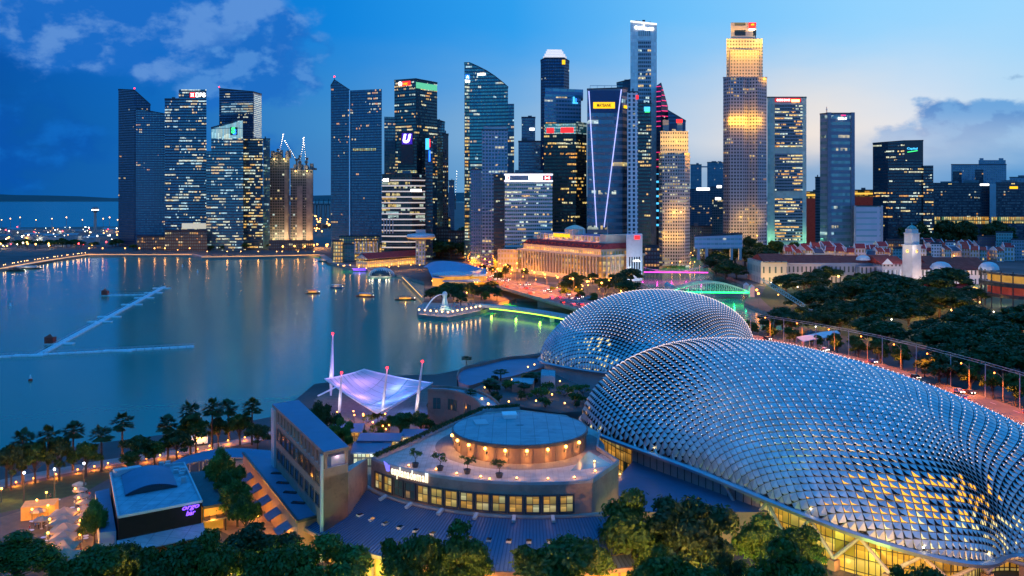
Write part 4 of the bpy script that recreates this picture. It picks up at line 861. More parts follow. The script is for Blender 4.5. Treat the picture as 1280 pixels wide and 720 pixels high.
for k, a in enumerate((190, 207, 224, 241, 258, 275, 292, 309, 326)):
    r_ = math.radians(a); v = lambda rr, z: (DC.x + rr * math.cos(r_), DC.y + rr * math.sin(r_), ZT + z)
    mb = MB(); mb.box(v(DR + .2, 1.7), (.35, .35, .5), r_); s_ = mb.build('wall_lamp', M['dark_steel'], drum)
    mb = MB(); mb.blob(v(DR + .5, 2.9), .34, 8, 6); mb.build('bulb', M['glow_warm'], s_)
    warm(v(DR + .75, 2.2), 520, drum, .12); warm(v(DR + .55, .9), 380, drum, .1)
mb = MB(); o_, i_ = arc(DC, 19.2, 150, 390, 60), arc(DC, 15.02, 150, 390, 60)
for a, b, c, d in zip(o_[:-1], o_[1:], i_[1:], i_[:-1]): mb.face([(*a, ZT + .004), (*b, ZT + .004), (*c, ZT + .004), (*d, ZT + .004)])
mb.build('ring_floor', M['ring'], mall)
mb = MB(); mb.face([(12, 191, ZT + .006), (21.2, 195, ZT + .006), (17, 206, ZT + .006)]); mb.build('glazed_floor', mat('glazed_floor', (.16, .3, .32), .2, 0, .1), mall)
def ground_lamp(px, py, z, label, p=170):
    v = gd(px, py, z); o = thing('ground_lamp', v, label, 'lamp', 'low lamps on the terraces')
    mb = MB(); mb.lathe(v, [(.28, 0), (.28, .12), (.16, .16)], 8); mb.build('base', M['dark_steel'], o)
    mb = MB(); mb.blob(v + Vector((0, 0, .26)), .2, 6, 4); mb.build('bulb', M['glow_warm'], o); warm(v + Vector((0, 0, .7)), p, o, .12)
for k, (x, y) in enumerate(((511, 583), (545, 588), (571, 593), (601, 597), (646, 599), (685, 599.5), (718, 598), (743, 578), (744, 590), (612, 600))):
    ground_lamp(x, y, ZT, f'low amber lamp on the mall terrace, {ORDW[k]} along its front edge from the lettering')
# sloping zinc roof below the windows
low = thing('sloping_roof', (K.x, K.y - 50, 2), 'wide curved zinc roof sloping down from the mall windows to the street trees', 'roof')
mb = MB(); r1, r2 = arc(K, 45.0, 204, 296, 64), arc(K, 59.5, 204, 296, 64)
for a, b, c, d in zip(r2[:-1], r2[1:], r1[1:], r1[:-1]): mb.face([(*a, 7.8), (*b, 7.8), (*c, 12.2), (*d, 12.2)])
mb.build('roof_sheet', M['blue_roof'], low)
mb = MB()
for k in range(124):
    a = math.radians(204 + 92 * k / 123); mb.beam((K.x + 45 * math.cos(a), K.y + 45 * math.sin(a), 12.23), (K.x + 59.4 * math.cos(a), K.y + 59.4 * math.sin(a), 7.85), .16, .22)
mb.build('standing_seam', mat('seam_zinc', (.05, .08, .15), .6, .1, .1), low)
mb = MB(); r3 = arc(K, 60.1, 204, 296, 64)
for a, b, c, d in zip(r3[:-1], r3[1:], r2[1:], r2[:-1]): mb.prism([a, b, c, d], 7.2, 7.9)
mb.build('gutter', M['mauve'], low)
for k in range(16):
    a = math.radians(222 + k * 4.2); n = Vector((math.cos(a), math.sin(a))); c = K + n * 51.5
    mb = MB(); mb.box((c.x, c.y, 10.1), (1.0, 1.3, .45), a + math.pi / 2, 0, 1); mb.build('skylight', [M['pale_stone'], M['pane_dark']], low)
for k in range(6):
    a = math.radians(226 + k * 9.6); n = Vector((math.cos(a), math.sin(a))); mb = MB(); mb.beam((K.x + n.x * 44.6, K.y + n.y * 44.6, 12.7), (K.x + n.x * 46.4, K.y + n.y * 46.4, 12.2), .7, .5); mb.build('roof_step', M['pale_stone'], low)
mb = MB(); r4 = arc(K, 57.6, 204, 296, 50)
for i, (a, b) in enumerate(zip(r4[:-1], r4[1:])): mb.face([(*a, 2), (*b, 2), (*b, 7.6), (*a, 7.6)], 0)
mb.build('shopfront', M['warm_wall'], low)
for a in r4[::2]: mb = MB(); mb.tube((a[0] * 1.0, a[1] - .6, 2), (a[0], a[1] - .6, 7.6), .3); mb.build('column', M['mauve'], low)
for k in range(8): a = math.radians(212 + 10 * k); warm((K.x + 61.5 * math.cos(a), K.y + 61.5 * math.sin(a), 5), 500, low, .4)
# tall slab block at the left
wing = thing('slab_block', (-46, 208, 2), 'long mauve block with a pale flat roof over a row of square openings', 'building')
# straight facade A->B faces left and towards the street
def facade(root, a, b, cols, w0, w1, rows, matw, z0, z1, off=.06):
    a, b = Vector(a), Vector(b); e = (b - a).normalized(); n = Vector((e.y, -e.x)); L = (b - a).length
    for k in range(cols):
        s0 = L * (k + w0) / cols; s1 = L * (k + w1) / cols
        for (za, zb) in rows:
            q = lambda s_, o_, z: (a.x + e.x * s_ + n.x * o_, a.y + e.y * s_ + n.y * o_, z)
            fr = MB()
            for x0, x1, y0, y1 in ((s0 - .15, s0, za, zb), (s1, s1 + .15, za, zb), (s0 - .15, s1 + .15, zb, zb + .15), (s0 - .15, s1 + .15, za - .15, za)): fr.prism([q(x0, .2, 0)[:2], q(x1, .2, 0)[:2], q(x1, -.03, 0)[:2], q(x0, -.03, 0)[:2]], y0, y1, bottom=True)
            f_ = fr.build('window', M['dark_steel'], root)
            pn = MB(); pn.face([q(s0, off, za), q(s1, off, za), q(s1, off, zb), q(s0, off, zb)], 0, [(0, .02), (s1 - s0, .02), (s1 - s0, zb - za), (0, zb - za)]); pn.build('pane', matw(k, za), f_)
mb = MB(); mb.prism([A_, B_, C_, D_], 2, 20.6, 0, 1); mb.build('wall', [M['mauve'], M['terrace']], wing)
mb = MB(); ex = lambda p_, k: (Vector(p_) + (Vector(p_) - Vector((-45, 209))).normalized() * k)[:]
mb.prism([ex(A_, .5), ex(B_, .5), ex(C_, .5), ex(D_, .5)], 23.5, 24.2, 0, 1, bottom=True); mb.build('roof', [M['mauve'], M['blue_roof']], wing)
for k in range(15):
    v = Vector(A_).lerp(Vector(B_), (k + .15) / 14.3); mb = MB(); mb.box((v.x + .35, v.y + .2, 20.6), (.7, .7, 2.9), 1.1); mb.build('post', M['mauve'], wing)
    if k < 6: v = Vector(D_).lerp(Vector(C_), (k + .15) / 5.2); mb = MB(); mb.box((v.x - .3, v.y, 20.6), (.6, .6, 2.9), 1.1); mb.build('post', M['mauve'], wing)
for p_, nm in ((A_, 'end_pier'), (B_, 'end_pier')):
    mb = MB(); d = (Vector(B_) - Vector(A_)).normalized(); v = Vector(p_) + d * (1.6 if p_ == A_ else -.55); mb.box((v.x - .2, v.y - .1, 2), (3.0 if p_ == A_ else .9, .5, 21.4), math.atan2(d.y, d.x)); mb.build(nm, M['pale_stone'], wing)
facade(wing, Vector(A_).lerp(Vector(B_), .1), Vector(A_).lerp(Vector(B_), .95), 9, .14, .86, ((16.6, 19.4),), lambda k, z: M['pane_dark'] if k % 4 else M['pane_dim'], 0, 0)
facade(wing, Vector(A_).lerp(Vector(B_), .1), Vector(A_).lerp(Vector(B_), .95), 9, .2, .8, ((12.2, 14.6),), lambda k, z: M['pane_dark'], 0, 0)
mb = MB(); mb.prism([B_, (-32.5, 197.2), (-31, 199), C_], 2, 18.9, 0, 1); mb.build('side_wall', [M['mauve'], M['terrace']], wing)
mb = MB(); mb.box((-36, 188.8, 20.7), (3.4, 2.2, 1.9), .8); mb.build('open_room', mat('lilac_wall', (.45, .36, .42), .7), wing); lamp('room_light', (-35.2, 187.5, 22.6), (1, .75, .85), 60, wing, .4)
# flat roof strip at the left of the slab block
strip = thing('side_arcade', (-52, 205, 2), 'low flat-roofed arcade with dark roof hatches along the slab block', 'arcade')
pl = [gd(304, 566, 9.5).xy, gd(372, 652, 9.5).xy, gd(408, 642, 9.5).xy, gd(343, 575, 9.5).xy]
mb = MB(); mb.prism(pl, 2, 9.5, 0, 1); mb.build('wall', [M['mauve'], M['blue_roof']], strip)
mb = MB(); mb.beam((*pl[0], 9.5), (*pl[1], 9.5), .6, .5); mb.beam((*pl[1], 9.5), (*pl[2], 9.5), .6, .5); mb.build('roof_edge', M['dark_steel'], strip)
for (x, y) in ((347, 592), (354, 604), (363, 616), (373, 629)): v = gd(x, y, 9.5); mb = MB(); mb.box(v, (3.0, 1.1, .25), -.2); mb.build('roof_hatch', M['pane_dark'], strip)
d = (pl[1] - pl[0]).normalized(); n = Vector((d.y, -d.x))
for k in range(5):
    c = pl[0].lerp(pl[1], .2 + .17 * k) + n * 1.3; mb = MB(); q = lambda s_, o_, z: (c.x + d.x * s_ + n.x * o_, c.y + d.y * s_ + n.y * o_, z)
    mb.face([q(-2.3, -1.3, 7), q(2.3, -1.3, 7), q(2.3, 1.6, 5.6), q(-2.3, 1.6, 5.6)][::-1]); mb.face([q(-2.3, -1.3, 6.9), q(2.3, -1.3, 6.9), q(2.3, 1.6, 5.5), q(-2.3, 1.6, 5.5)])
    mb.build('awning', mat('awning_cloth', (.12, .13, .2), .8) if k == 0 else bpy.data.materials['awning_cloth'], strip); warm((c.x + n.x * 1.5, c.y + n.y * 1.5, 4.6), 260, strip, .3)
# crescent canopy behind the restaurants
can = thing('crescent_canopy', gd(280, 570, 2), 'long curved blue canopy roof behind the restaurants and palms', 'canopy')
oc = [gd(x, y, 7)[:] for x, y in ((214, 578), (240, 568), (268, 562), (300, 560), (338, 563))]; ic = [gd(x, y, 6.6)[:] for x, y in ((222, 583), (246, 577), (270, 573), (303, 572), (343, 577))]
oc, ic = spline(oc, 6), spline(ic, 6); mb = MB()
for a, b, c, d in zip(ic[:-1], ic[1:], oc[1:], oc[:-1]): mb.face([a, b, c, d]); mb.face([(*p_[:2], p_[2] - .35) for p_ in (d, c, b, a)]); mb.face([(*a[:2], a[2] - .35), (*b[:2], b[2] - .35), b, a])
mb.build('roof', M['blue_roof'], can)
for a in oc[::4] + ic[::4]: mb = MB(); mb.tube((a[0], a[1], 2), (a[0], a[1], a[2] - .3), .18); mb.build('column', M['steel'], can)
# black-fronted restaurant hall
rest = thing('restaurant_hall', (-80, 206, 2), 'box-shaped hall with black front, pale roof, arched roof vault and purple neon lettering', 'building')
R4 = [gd(148, 648, 10).xy, gd(252, 628, 10).xy, gd(230, 580, 10).xy, gd(138, 593, 10).xy]
mb = MB(); mb.prism(R4, 2, 10, 0, 1); mb.build('wall', [mat('black_cladding_hall', (.007, .007, .01), .7, 0, .2, 1, spec=.15), mat('pale_blue_roof', (.32, .38, .44), .7, 0, .16, .25, joint=2.6, stain=.35)], rest)
mb = MB()
for i in range(4): a, b = R4[i], R4[(i + 1) % 4]; mb.beam((a.x, a.y, 10.25), (b.x, b.y, 10.25), .35, .5)
mb.build('parapet', M['pale_stone'], rest)
U = (R4[1] - R4[0]); V = (R4[3] - R4[0]); ru = lambda u, v, z: (R4[0].x + U.x * u + V.x * v, R4[0].y + U.y * u + V.y * v, z)
mb = MB(); nA = 14; pr = [(.13 + .66 * k / nA, 10.1 + .2 + 2.0 * math.sin(math.pi * (.12 + .76 * k / nA)) - .7) for k in range(nA + 1)]
for (u0, z0), (u1, z1) in zip(pr[:-1], pr[1:]):
    mb.face([ru(u0, .42, z0), ru(u1, .42, z1), ru(u1, .9, z1), ru(u0, .9, z0)]); mb.face([ru(u0, .42, 10), ru(u1, .42, 10), ru(u1, .42, z1 - .25), ru(u0, .42, z0 - .25)], 1); mb.face([ru(u0, .42, z0 - .25), ru(u1, .42, z1 - .25), ru(u1, .41, z1 + .03), ru(u0, .41, z0 + .03)]); mb.face([ru(u1, .9, 10), ru(u0, .9, 10), ru(u0, .9, z0), ru(u1, .9, z1)])
for u_, z_ in (pr[0], pr[-1]): mb.face([ru(u_, .42, 10), ru(u_, .42, z_), ru(u_, .9, z_), ru(u_, .9, 10)])
mb.build('roof_vault', [M['blue_roof'], M['dark_steel']], rest)
mb = MB(); mb.box(ru(.22, .93, 10.01), (6, 2, 1.5), math.atan2(U.y, U.x)); mb.build('plant_room', M['pale_stone'], rest)
r_ = random.Random(4)
for k in range(17): mb = MB(); mb.box(ru(r_.uniform(.5, .8), r_.uniform(.92, .98), 10.01) if k < 9 else ru(r_.uniform(.84, .95), r_.uniform(.45, .95), 10.01), (1.1, 1.1, r_.uniform(.5, 1.4)), .3); mb.build('roof_unit', M['steel'], rest)
c = Vector(ru(.86, 0, 8.9)); nn = Vector((U.y, -U.x)).normalized()
for txt, dz, wd in (('orgo', .45, 3.6), ('bar', -.55, 2.0)):
    textpart(txt, 'neon_lettering', c + Vector((nn.x * .2, nn.y * .2, dz)), 1.0, M['sign_purple'], rest, math.atan2(U.y, U.x), wd, .12, .02, shear=.3)
lamp('neon_light', c + Vector((nn.x * 2, nn.y * 2, 0)), (.3, .2, 1), 120, rest, .6)
mb = MB(); mb.face([ru(-.02, -.16, 4.6), ru(1.02, -.16, 4.6), ru(1.02, 0, 5.6), ru(-.02, 0, 5.6)]); mb.face([ru(-.02, -.16, 4.4), ru(-.02, 0, 5.4), ru(1.02, 0, 5.4), ru(1.02, -.16, 4.4)]); mb.build('awning', M['pale_roof'], rest)
for k in range(4): warm(ru(.1 + .26 * k, -.12, 3.6), 160, rest, .3)
mb = MB(); mb.prism([ru(-.21, .08, 0)[:2], ru(-.02, .05, 0)[:2], ru(-.02, .98, 0)[:2], ru(-.2, .96, 0)[:2]], 2, 7, 0, 1); mb.build('side_wing', [M['pale_stone'], M['blue_roof']], rest)
ann = thing('restaurant_annex', (-62, 212, 2), 'flat grey roofed pavilion with amber-lit open front beside the black hall', 'building')
P5 = [gd(254, 634, 8).xy, gd(283, 629, 8).xy, gd(259, 588, 8).xy, gd(234, 591, 8).xy]
mb = MB(); mb.prism(P5, 7.5, 8.1, 1, 0, bottom=True); mb.build('roof', [mat('slate_roof', (.09, .095, .1), .7, 0, .2, .2, joint=1.4, stain=.3), M['dark_steel']], ann)
mb = MB(); e_ = lambda i, k: P5[i].lerp((P5[0] + P5[2]) / 2, k); mb.prism([e_(0, .14), e_(1, .14), e_(2, .08), e_(3, .08)], 2, 7.49); mb.build('wall', M['warm_wall'], ann)
for i in range(4): mb = MB(); mb.tube((*e_(i, .03), 2), (*e_(i, .03), 7.5), .2); mb.build('column', M['dark_steel'], ann)
warm((*(P5[0].lerp(P5[1], .5) - Vector((0, 1.2))), 5.5), 700, ann, .4)
mb = MB(); c0 = [gd(253, 652, 5.2).xy, gd(290, 645, 5.2).xy, gd(278, 629, 5.2).xy, gd(254, 634, 5.2).xy]; mb.prism(c0, 4.9, 5.2, bottom=True); mb.build('lower_roof', mat('amber_roof', (.3, .2, .1), .6), ann)
for k in range(5): mb = MB(); a, b = c0[0].lerp(c0[1], k / 4), c0[3].lerp(c0[2], k / 4); mb.beam((*a, 5.3), (*b, 5.3), .15); mb.build('rafter', M['dark_steel'], ann)
# tensile canopy with its masts
tent = thing('tensile_canopy', gd(470, 505, 2), 'white tensile canopy lit violet and blue between slanting masts', 'canopy')
tm = bpy.data.materials.new('membrane'); tm.use_nodes = True; tb = tm.node_tree.nodes['Principled BSDF']; tb.inputs['Base Color'].default_value = (.78, .79, .82, 1); tb.inputs['Roughness'].default_value = .7; tb.inputs['Subsurface Weight'].default_value = 0
tt = NT(tm.node_tree); tl = tt.new('ShaderNodeBsdfTranslucent'); tl.inputs[0].default_value = (.75, .75, .85, 1); mx = tt.new('ShaderNodeMixShader'); mx.inputs[0].default_value = .5; tt.l.new(tb.outputs[0], mx.inputs[1]); tt.l.new(tl.outputs[0], mx.inputs[2]); tt.l.new(mx.outputs[0], tt.n['Material Output'].inputs[0])
T4 = [at(406, 474, 325), at(455, 462, 350), at(540, 479, 322), at(471, 517, 296)]   # left, far peak, right, near low
mid = at(452, 492, 315); nU = 18
def tsurf(u, v):
    p = T4[0] * (1 - u) * (1 - v) + T4[1] * u * (1 - v) + T4[2] * u * v + T4[3] * (1 - u) * v
    sag = -3.6 * (u * (1 - u) * 4) * (v * (1 - v) * 4) - 1.6 * (u * (1 - u) + v * (1 - v))
    return p + Vector((0, 0, sag))
mb = MB(); g = [[tsurf(i / nU, j / nU) for j in range(nU + 1)] for i in range(nU + 1)]
for i in range(nU):
    for j in range(nU): mb.face([g[i][j], g[i][j + 1], g[i + 1][j + 1], g[i + 1][j]])
mb.build('membrane', tm, tent, smooth=True)
mb = MB()
for ed in ([g[i][0] for i in range(nU + 1)], [g[i][nU] for i in range(nU + 1)], [g[0][j] for j in range(nU + 1)], [g[nU][j] for j in range(nU + 1)]):
    for a, b in zip(ed[:-1], ed[1:]): mb.beam(a + Vector((0, 0, .12)), b + Vector((0, 0, .12)), .34)
mb.build('edge_tube', M['white'], tent)
mb = MB()
for i in range(2, nU, 2):
    for j in range(nU): mb.beam(g[i][j] + Vector((0, 0, .05)), g[i][j + 1] + Vector((0, 0, .05)), .12)
for j in (6, 12):
    for i in range(nU): mb.beam(g[i][j] + Vector((0, 0, .06)), g[i + 1][j] + Vector((0, 0, .06)), .16)
mb.build('seam', M['steel'], tent)
for (a, b, Y0) in (((398, 495), (424, 482), 305), ((459, 508), (508, 487), 306), ((470, 522), (541, 478), 302)):
    p, q = at(*a, Y0), at(*b, Y0 + 16); mb = MB(); mb.beam(p, q, .3); mb.beam(p + Vector((0, -1.1, .3)), q + Vector((0, -1.1, .3)), .3)
    for k in range(9): s_ = p.lerp(q, k / 8); mb.beam(s_, s_ + Vector((0, -1.1, .3)), .15)
    mb.build('edge_truss', M['white'], tent)
for (b, tp, Y0) in (((413.5, 475), (416, 418), 335), ((424, 500), (427, 467), 308), ((477, 522), (484, 461), 303), ((519, 524), (528, 453), 300)):
    p, q = at(*b, Y0), at(*tp, Y0); mb = MB(); p.z = min(p.z, 3.2)
    mb.tube(p, p.lerp(q, .35), .35, .85 if Y0 > 330 else .6, 8); mb.tube(p.lerp(q, .35), q, .85 if Y0 > 330 else .6, .16, 8); o = mb.build('mast', M['white'], tent)
    mb = MB(); mb.blob(q + Vector((0, 0, .3)), .42, 8, 5); mb.build('mast_lamp', M['glow_red'], o); lamp('mast_light', q + Vector((0, -.8, .4)), (1, .05, .1), 220, tent, .3)
    lamp('mast_uplight', p.lerp(q, .3) + Vector((0, -2.5, 0)), (1, .8, .75), 420, tent, .5)
for (x, y, z, c_, pw) in ((-60, 326, 9, (.85, .3, 1), 9000), (-52, 322, 7, (.55, .25, 1), 12000), (-44, 316, 6, (.16, .3, 1), 14000), (-36, 316, 6, (.12, .28, 1), 12000), (-54, 336, 11, (.7, .3, 1), 9000), (-42, 328, 9, (.25, .35, 1), 12000), (-30, 312, 5, (.1, .15, 1), 5000), (-46, 304, 4, (.3, .35, 1), 7000)): lamp('stage_light', (x, y, z), c_, pw * .2, tent, 3.0)
# concave gallery wing beyond the terrace, roof ramp and rooftop garden
gal = thing('gallery_wing', gd(580, 500, 2), 'curved mauve wing with tall windows and a pale walkway round a concave court', 'building')
ga = [Vector(p_) for p_ in spline([(-26.5, 291), (-20, 289.5), (-14.5, 284), (-10.5, 275), (-8.6, 264), (-8.6, 252)], 6)]
def offs(L, d):
    out = []
    for i, p_ in enumerate(L): a, b = L[max(0, i - 1)], L[min(len(L) - 1, i + 1)]; e = (b - a).normalized(); out.append(p_ + Vector((-e.y, e.x)) * d)
    return out
gb_ = offs(ga, 5.5); u = 0; w1 = MB(); w2 = MB(); w3 = MB()
for a, b, c, d in zip(ga[:-1], ga[1:], gb_[1:], gb_[:-1]):
    L = (b - a).length; w1.face([(*a, 2), (*b, 2), (*b, 14), (*a, 14)], 0, [(u, 2), (u + L, 2), (u + L, 14), (u, 14)]); w1.face([(*a, 14), (*b, 14), (*c, 14), (*d, 14)], 1); w1.face([(*d, 2), (*d, 14), (*c, 14), (*c, 2)], 0)
    w2.beam((*a, 14.4), (*b, 14.4), .5, .9); w3.beam((*d, 14.4), (*c, 14.4), .4, .7); u += L
w1.face([(*ga[0], 2), (*ga[0], 14), (*gb_[0], 14), (*gb_[0], 2)], 0)
w1.build('wall', [M['mauve'], M['pale_roof']], gal); w2.build('parapet', M['mauve'], gal); w3.build('inner_parapet', M['mauve'], gal)
go = offs(ga, -.12); k = 0
for i in (2, 3, 6, 7, 8, 12, 13, 14):
    a, b = go[i].lerp(go[i + 1], .04), go[i].lerp(go[i + 1], .96); mb = MB(); mb.face([(*a, 8.6), (*b, 8.6), (*b, 12), (*a, 12)], 0, [(k * 2.1, 0), (k * 2.1 + 2, 0), (k * 2.1 + 2, 3.1), (k * 2.1, 3.1)]); k += 1; mb.build('window', M['pane_dim'], gal)
mb = MB(); mb.box(gd(549, 526, 3.4) , (2.2, .4, 4.2), .1); mb.build('lit_board', mat('lit_board', (.8, .8, .7), emit=lin(235, 240, 220), es=.9, var=.1, sample=False), gal)
for i in (16, 20, 24): v = gb_[i].lerp(ga[i], .5); warm((*v, 14.8), 30, gal, .15); mb = MB(); mb.blob((*v, 14.3), .28, 6, 4); mb.build('floor_lamp', M['glow_warm'], gal)
rp = thing('roof_ramp', gd(620, 470, 2), 'crescent blue roof sweeping up to the smaller dome along the water', 'roof')
oc = spline([gd(x, y, 12)[:] for x, y in ((571.5, 473), (574, 466), (583, 461), (600, 457.5), (629, 450.5), (650, 448), (676, 447.5))], 6); ic = spline([gd(x, y, 11)[:] for x, y in ((573, 477), (580, 480), (588, 481.5), (607, 476), (636, 471), (655, 466), (680, 459))], 6); mb = MB(); m2 = MB()
for a, b, c, d in zip(ic[:-1], ic[1:], oc[1:], oc[:-1]): mb.face([a, b, c, d]); mb.face([(*a[:2], 2), (*b[:2], 2), b, a], 1); m2.beam(c + Vector((0, 0, .5)), d + Vector((0, 0, .5)), .4, 1.1); mb.face([(*c[:2], 2), (*d[:2], 2), d, c], 1)
mb.build('roof_sheet', [M['blue_roof'], M['mauve']], rp); m2.build('parapet', M['mauve'], rp)
gard = [gd(x, y, 12)[:2] for x, y in ((590, 486), (612, 477), (640, 472), (682, 461), (700, 470), (745, 490), (738, 512), (700, 516), (650, 508), (625, 512), (606, 505))]
mb = MB(); earclip(mb, [(*p_, 11.9) for p_ in gard]); struct(mb, 'roof_garden', M['earth'])
mb = MB(); mb.prism([gd(x, y, 12)[:2] for x, y in ((640, 490), (666, 490), (668, 482), (640, 482))], 11.9, 14.6, 0, 1); o = mb.build('garden_kiosk', [M['mauve'], M['pale_roof']], origin=gd(653, 486, 12)); tag(o, 'low pink-walled kiosk in the rooftop garden near the smaller dome', 'kiosk')
mb = MB(); mb.prism([gd(x, y, 12)[:2] for x, y in ((676, 482), (694, 484), (694, 476), (677, 474))], 11.9, 15.5, 0, 1); o = mb.build('stair_house', [M['pale_stone'], M['pale_roof']], origin=gd(686, 480, 12)); tag(o, 'pale stair housing under the rim of the smaller dome', 'stair house')
# dome podiums
def podium(root, R0, pc, k, mats, pick, nm):
    mb = MB(); n = len(R0); P_ = [Vector((pc[0] + (v.x - pc[0]) * k, pc[1] + (v.y - pc[1]) * k, v.z - .7)) for v in R0]; u = 0
    for i in range(n):
        a, b = P_[i], P_[(i + 1) % n]; L = (b - a).length
        mb.face([(a.x, a.y, 2), (b.x, b.y, 2), b, a], pick((a + b) / 2), [(u, 2), (u + L, 2), (u + L, b.z), (u, a.z)]); u += L
    mb.build(nm, mats, root); return P_
gl_lit = fac('foyer_glass', (.05, .03, .015), (.35, .2, .05), 2.6, 2.0, .93, .92, .98, 2, .85, .95, .1, .2)
podium(dome_f, rim_f, PF, .965, [mat('podium_wall', (.30, .34, .36), .6, 0, .12, .3)], lambda c: 0, 'podium_wall')
podium(dome_n, rim_n, PN, .93, [gl_lit, mat('podium_concrete', (.3, .3, .31), .7, 0, .15, .3), M['pane_dark']], lambda c: 1 if pxy(c)[0] > 792 and pxy(c)[0] < 945 and c.y < 260 else 0, 'podium_wall')
for i in range(len(rim_n)):
    pass
fr_ = [k for k in range(160) if pxy(rim_n[k])[0] > 900 and rim_n[k].y < 205 and rim_n[k].y > 60]
acc = 99.0; prev = None; vs = []
seq = sorted(fr_, key=lambda k: pxy(rim_n[k])[0]); seq = [k for k in seq if pxy(rim_n[k])[1] > 590]
for k in seq:
    v = rim_n[k]
    if prev is not None: acc += (v - prev).length
    prev = v
    if acc >= 10.5: vs.append(k); acc = 0
colm = mat('strut_paint', (.42, .36, .37), .5, .1, .1)
for a, b in zip(vs[:-1], vs[1:]):
    p, q = rim_n[a], rim_n[b]; mid_ = (p + q) / 2; cc = Vector((PN[0], PN[1], 0)); inn = (cc - mid_); inn.z = 0; inn.normalize(); ft = mid_ + inn * 1.6; ft.z = 4.2
    mb = MB(); mb.tube(p + inn * .8 + Vector((0, 0, -.8)), ft, .34, .42, 8); mb.tube(q + inn * .8 + Vector((0, 0, -.8)), ft, .34, .42, 8); o = mb.build('strut', colm, dome_n)
    mb = MB(); mb.box((ft.x, ft.y, 2), (1.7, 1.7, 2.0), .6); mb.build('pier', M['mauve'], o); warm((ft.x + 1 - inn.x * 2, ft.y - inn.y * 2, 3.4), 160, dome_n, .3)
mb = MB()
for i in range(160):
    v = rim_n[i]; a = Vector((PN[0] + (v.x - PN[0]) * .9325, PN[1] + (v.y - PN[1]) * .9325, 0)); mb.beam((a.x, a.y, 2), (a.x, a.y, v.z - .8), .14)
mb.build('mullion', M['dark_steel'], dome_n)
for (x, y, pw) in ((27, 262, 900), (34, 250, 500), (88, 158, 900), (78, 168, 700), (98, 156, 700)): warm((x, y, 5), pw, dome_n, .6)
rimlamps = [k for k in range(160) if rim_n[k].y < 262 and pxy(rim_n[k])[0] < 1260 and pxy(rim_n[k])[1] > 520]
for k in rimlamps[::9]:
    v = rim_n[k] + Vector((0, 0, .9)); c_ = (Vector((PN[0], PN[1], v.z)) - v).normalized(); v = v + c_ * .5; mb = MB(); mb.blob(v, .22, 6, 4); mb.build('rim_lamp', M['glow_white'], dome_n); lamp('rim_light', v + Vector((0, 0, .5)) - c_ * .5, lin(255, 216, 130), 130, dome_n, .15)
# low roofs between mall and larger dome
mb = MB(); mb.prism([gd(x, y, 9)[:2] for x, y in ((757, 615), (800, 640), (960, 640), (965, 622), (880, 590), (795, 572))], 2, 9, 0, 1); o = mb.build('link_block', [M['mauve'], M['blue_roof']], origin=gd(840, 610, 2)); tag(o, 'low block with flat blue roof between the mall and the larger dome', 'building')
for (x, y, lb) in ((767, 594, 'white cooling unit on the low blue roof, the farther of two by the mall end'), (762, 597, 'white cooling unit on the low blue roof, the nearer of two by the mall end')):
    v = gd(x, y, 9); o = thing('cooling_unit', v, lb, 'cooling unit'); mb = MB(); mb.box(v, (1.6, 1.2, 2.1), .4); mb.build('case', M['white'], o); mb = MB(); mb.lathe(v + Vector((0, 0, 2.1)), [(.5, 0), (.5, .15), (0, .15)], 10); mb.build('fan_cowl', M['dark_steel'], o)
ground_lamp(775, 594, 9.05, 'small amber lamp beside the white cooling units', 40)
# ================================================================ the river mouth and the buildings round it
M['cream'] = mat('cream_render', (.56, .50, .38), .75, 0, .12, .2)
M['roof_red'] = mat('red_tile_roof', (.42, .07, .05), .9, 0, .25, .3, spec=.05)
M['roof_maroon'] = mat('maroon_tile_roof', (.32, .055, .055), .9, 0, .25, .3, spec=.05)
M['amber'] = mat('amber_lit_storey', (.5, .35, .12), .7, 0, .35, .25, emit=lin(255, 170, 40), es=.55, sample=False)
M['pale_blue_steel'] = mat('pale_blue_steel', (.40, .52, .56), .5, .2, .1)
def wl(loc, p, parent=None, r=.5, c=(255, 178, 84)): return lamp('lamp_light', loc, lin(*c), p, parent, r)
# --- colonnaded hotel
A0, B0 = Vector((7, 900)), Vector((77, 790)); e = (B0 - A0).normalized(); n = Vector((e.y, -e.x)); n = n if n.y < 0 else -n; Lh = (B0 - A0).length
hot = thing('colonnaded_hotel', (50, 870, 2), 'grand golden floodlit hotel with a long row of columns and red mansard roof', 'building')
q = lambda s_, o_, z=None: (A0.x + e.x * s_ + n.x * o_, A0.y + e.y * s_ + n.y * o_) if z is None else (A0.x + e.x * s_ + n.x * o_, A0.y + e.y * s_ + n.y * o_, z)
def hp(s0, s1, o0, o1, z0, z1, nm, m): mb = MB(); mb.prism([q(s0, o0), q(s1, o0), q(s1, o1), q(s0, o1)], z0, z1, 0, 1 if isinstance(m, list) else None, bottom=True); return mb.build(nm, m, hot)
hp(0, Lh, 0, -46, 2, 23.5, 'wall', [fac('hotel_wall', (.20, .16, .10), (.12, .08, .03), 5.2, 5.0, .55, .66, .8, 1, 1.1, .95, .1, .4), M['concrete']])
hp(-.8, Lh + .8, 1.6, -47, 23.5, 25.2, 'cornice', M['cream']); hp(-.4, Lh + .4, 1.0, -.2, 2, 5.4, 'plinth', M['cream'])
for k in range(26):
    s_ = 7 + (Lh - 14) * k / 25; mb = MB(); c = q(s_, .75); mb.lathe((*c, 5.4), [(.95, 0), (.95, .5), (.72, .7), (.62, 16), (.9, 16.6), (.9, 18.1)], 8); mb.build('column', M['cream'], hot)
hp(4, Lh - 4, -2, -44, 25.2, 30.0, 'attic_storey', [fac('hotel_attic', (.45, .38, .28), (.4, .28, .1), 4.8, 3.2, .55, .6, .8, 2, 1.3, .95, .1, .4), M['concrete']])
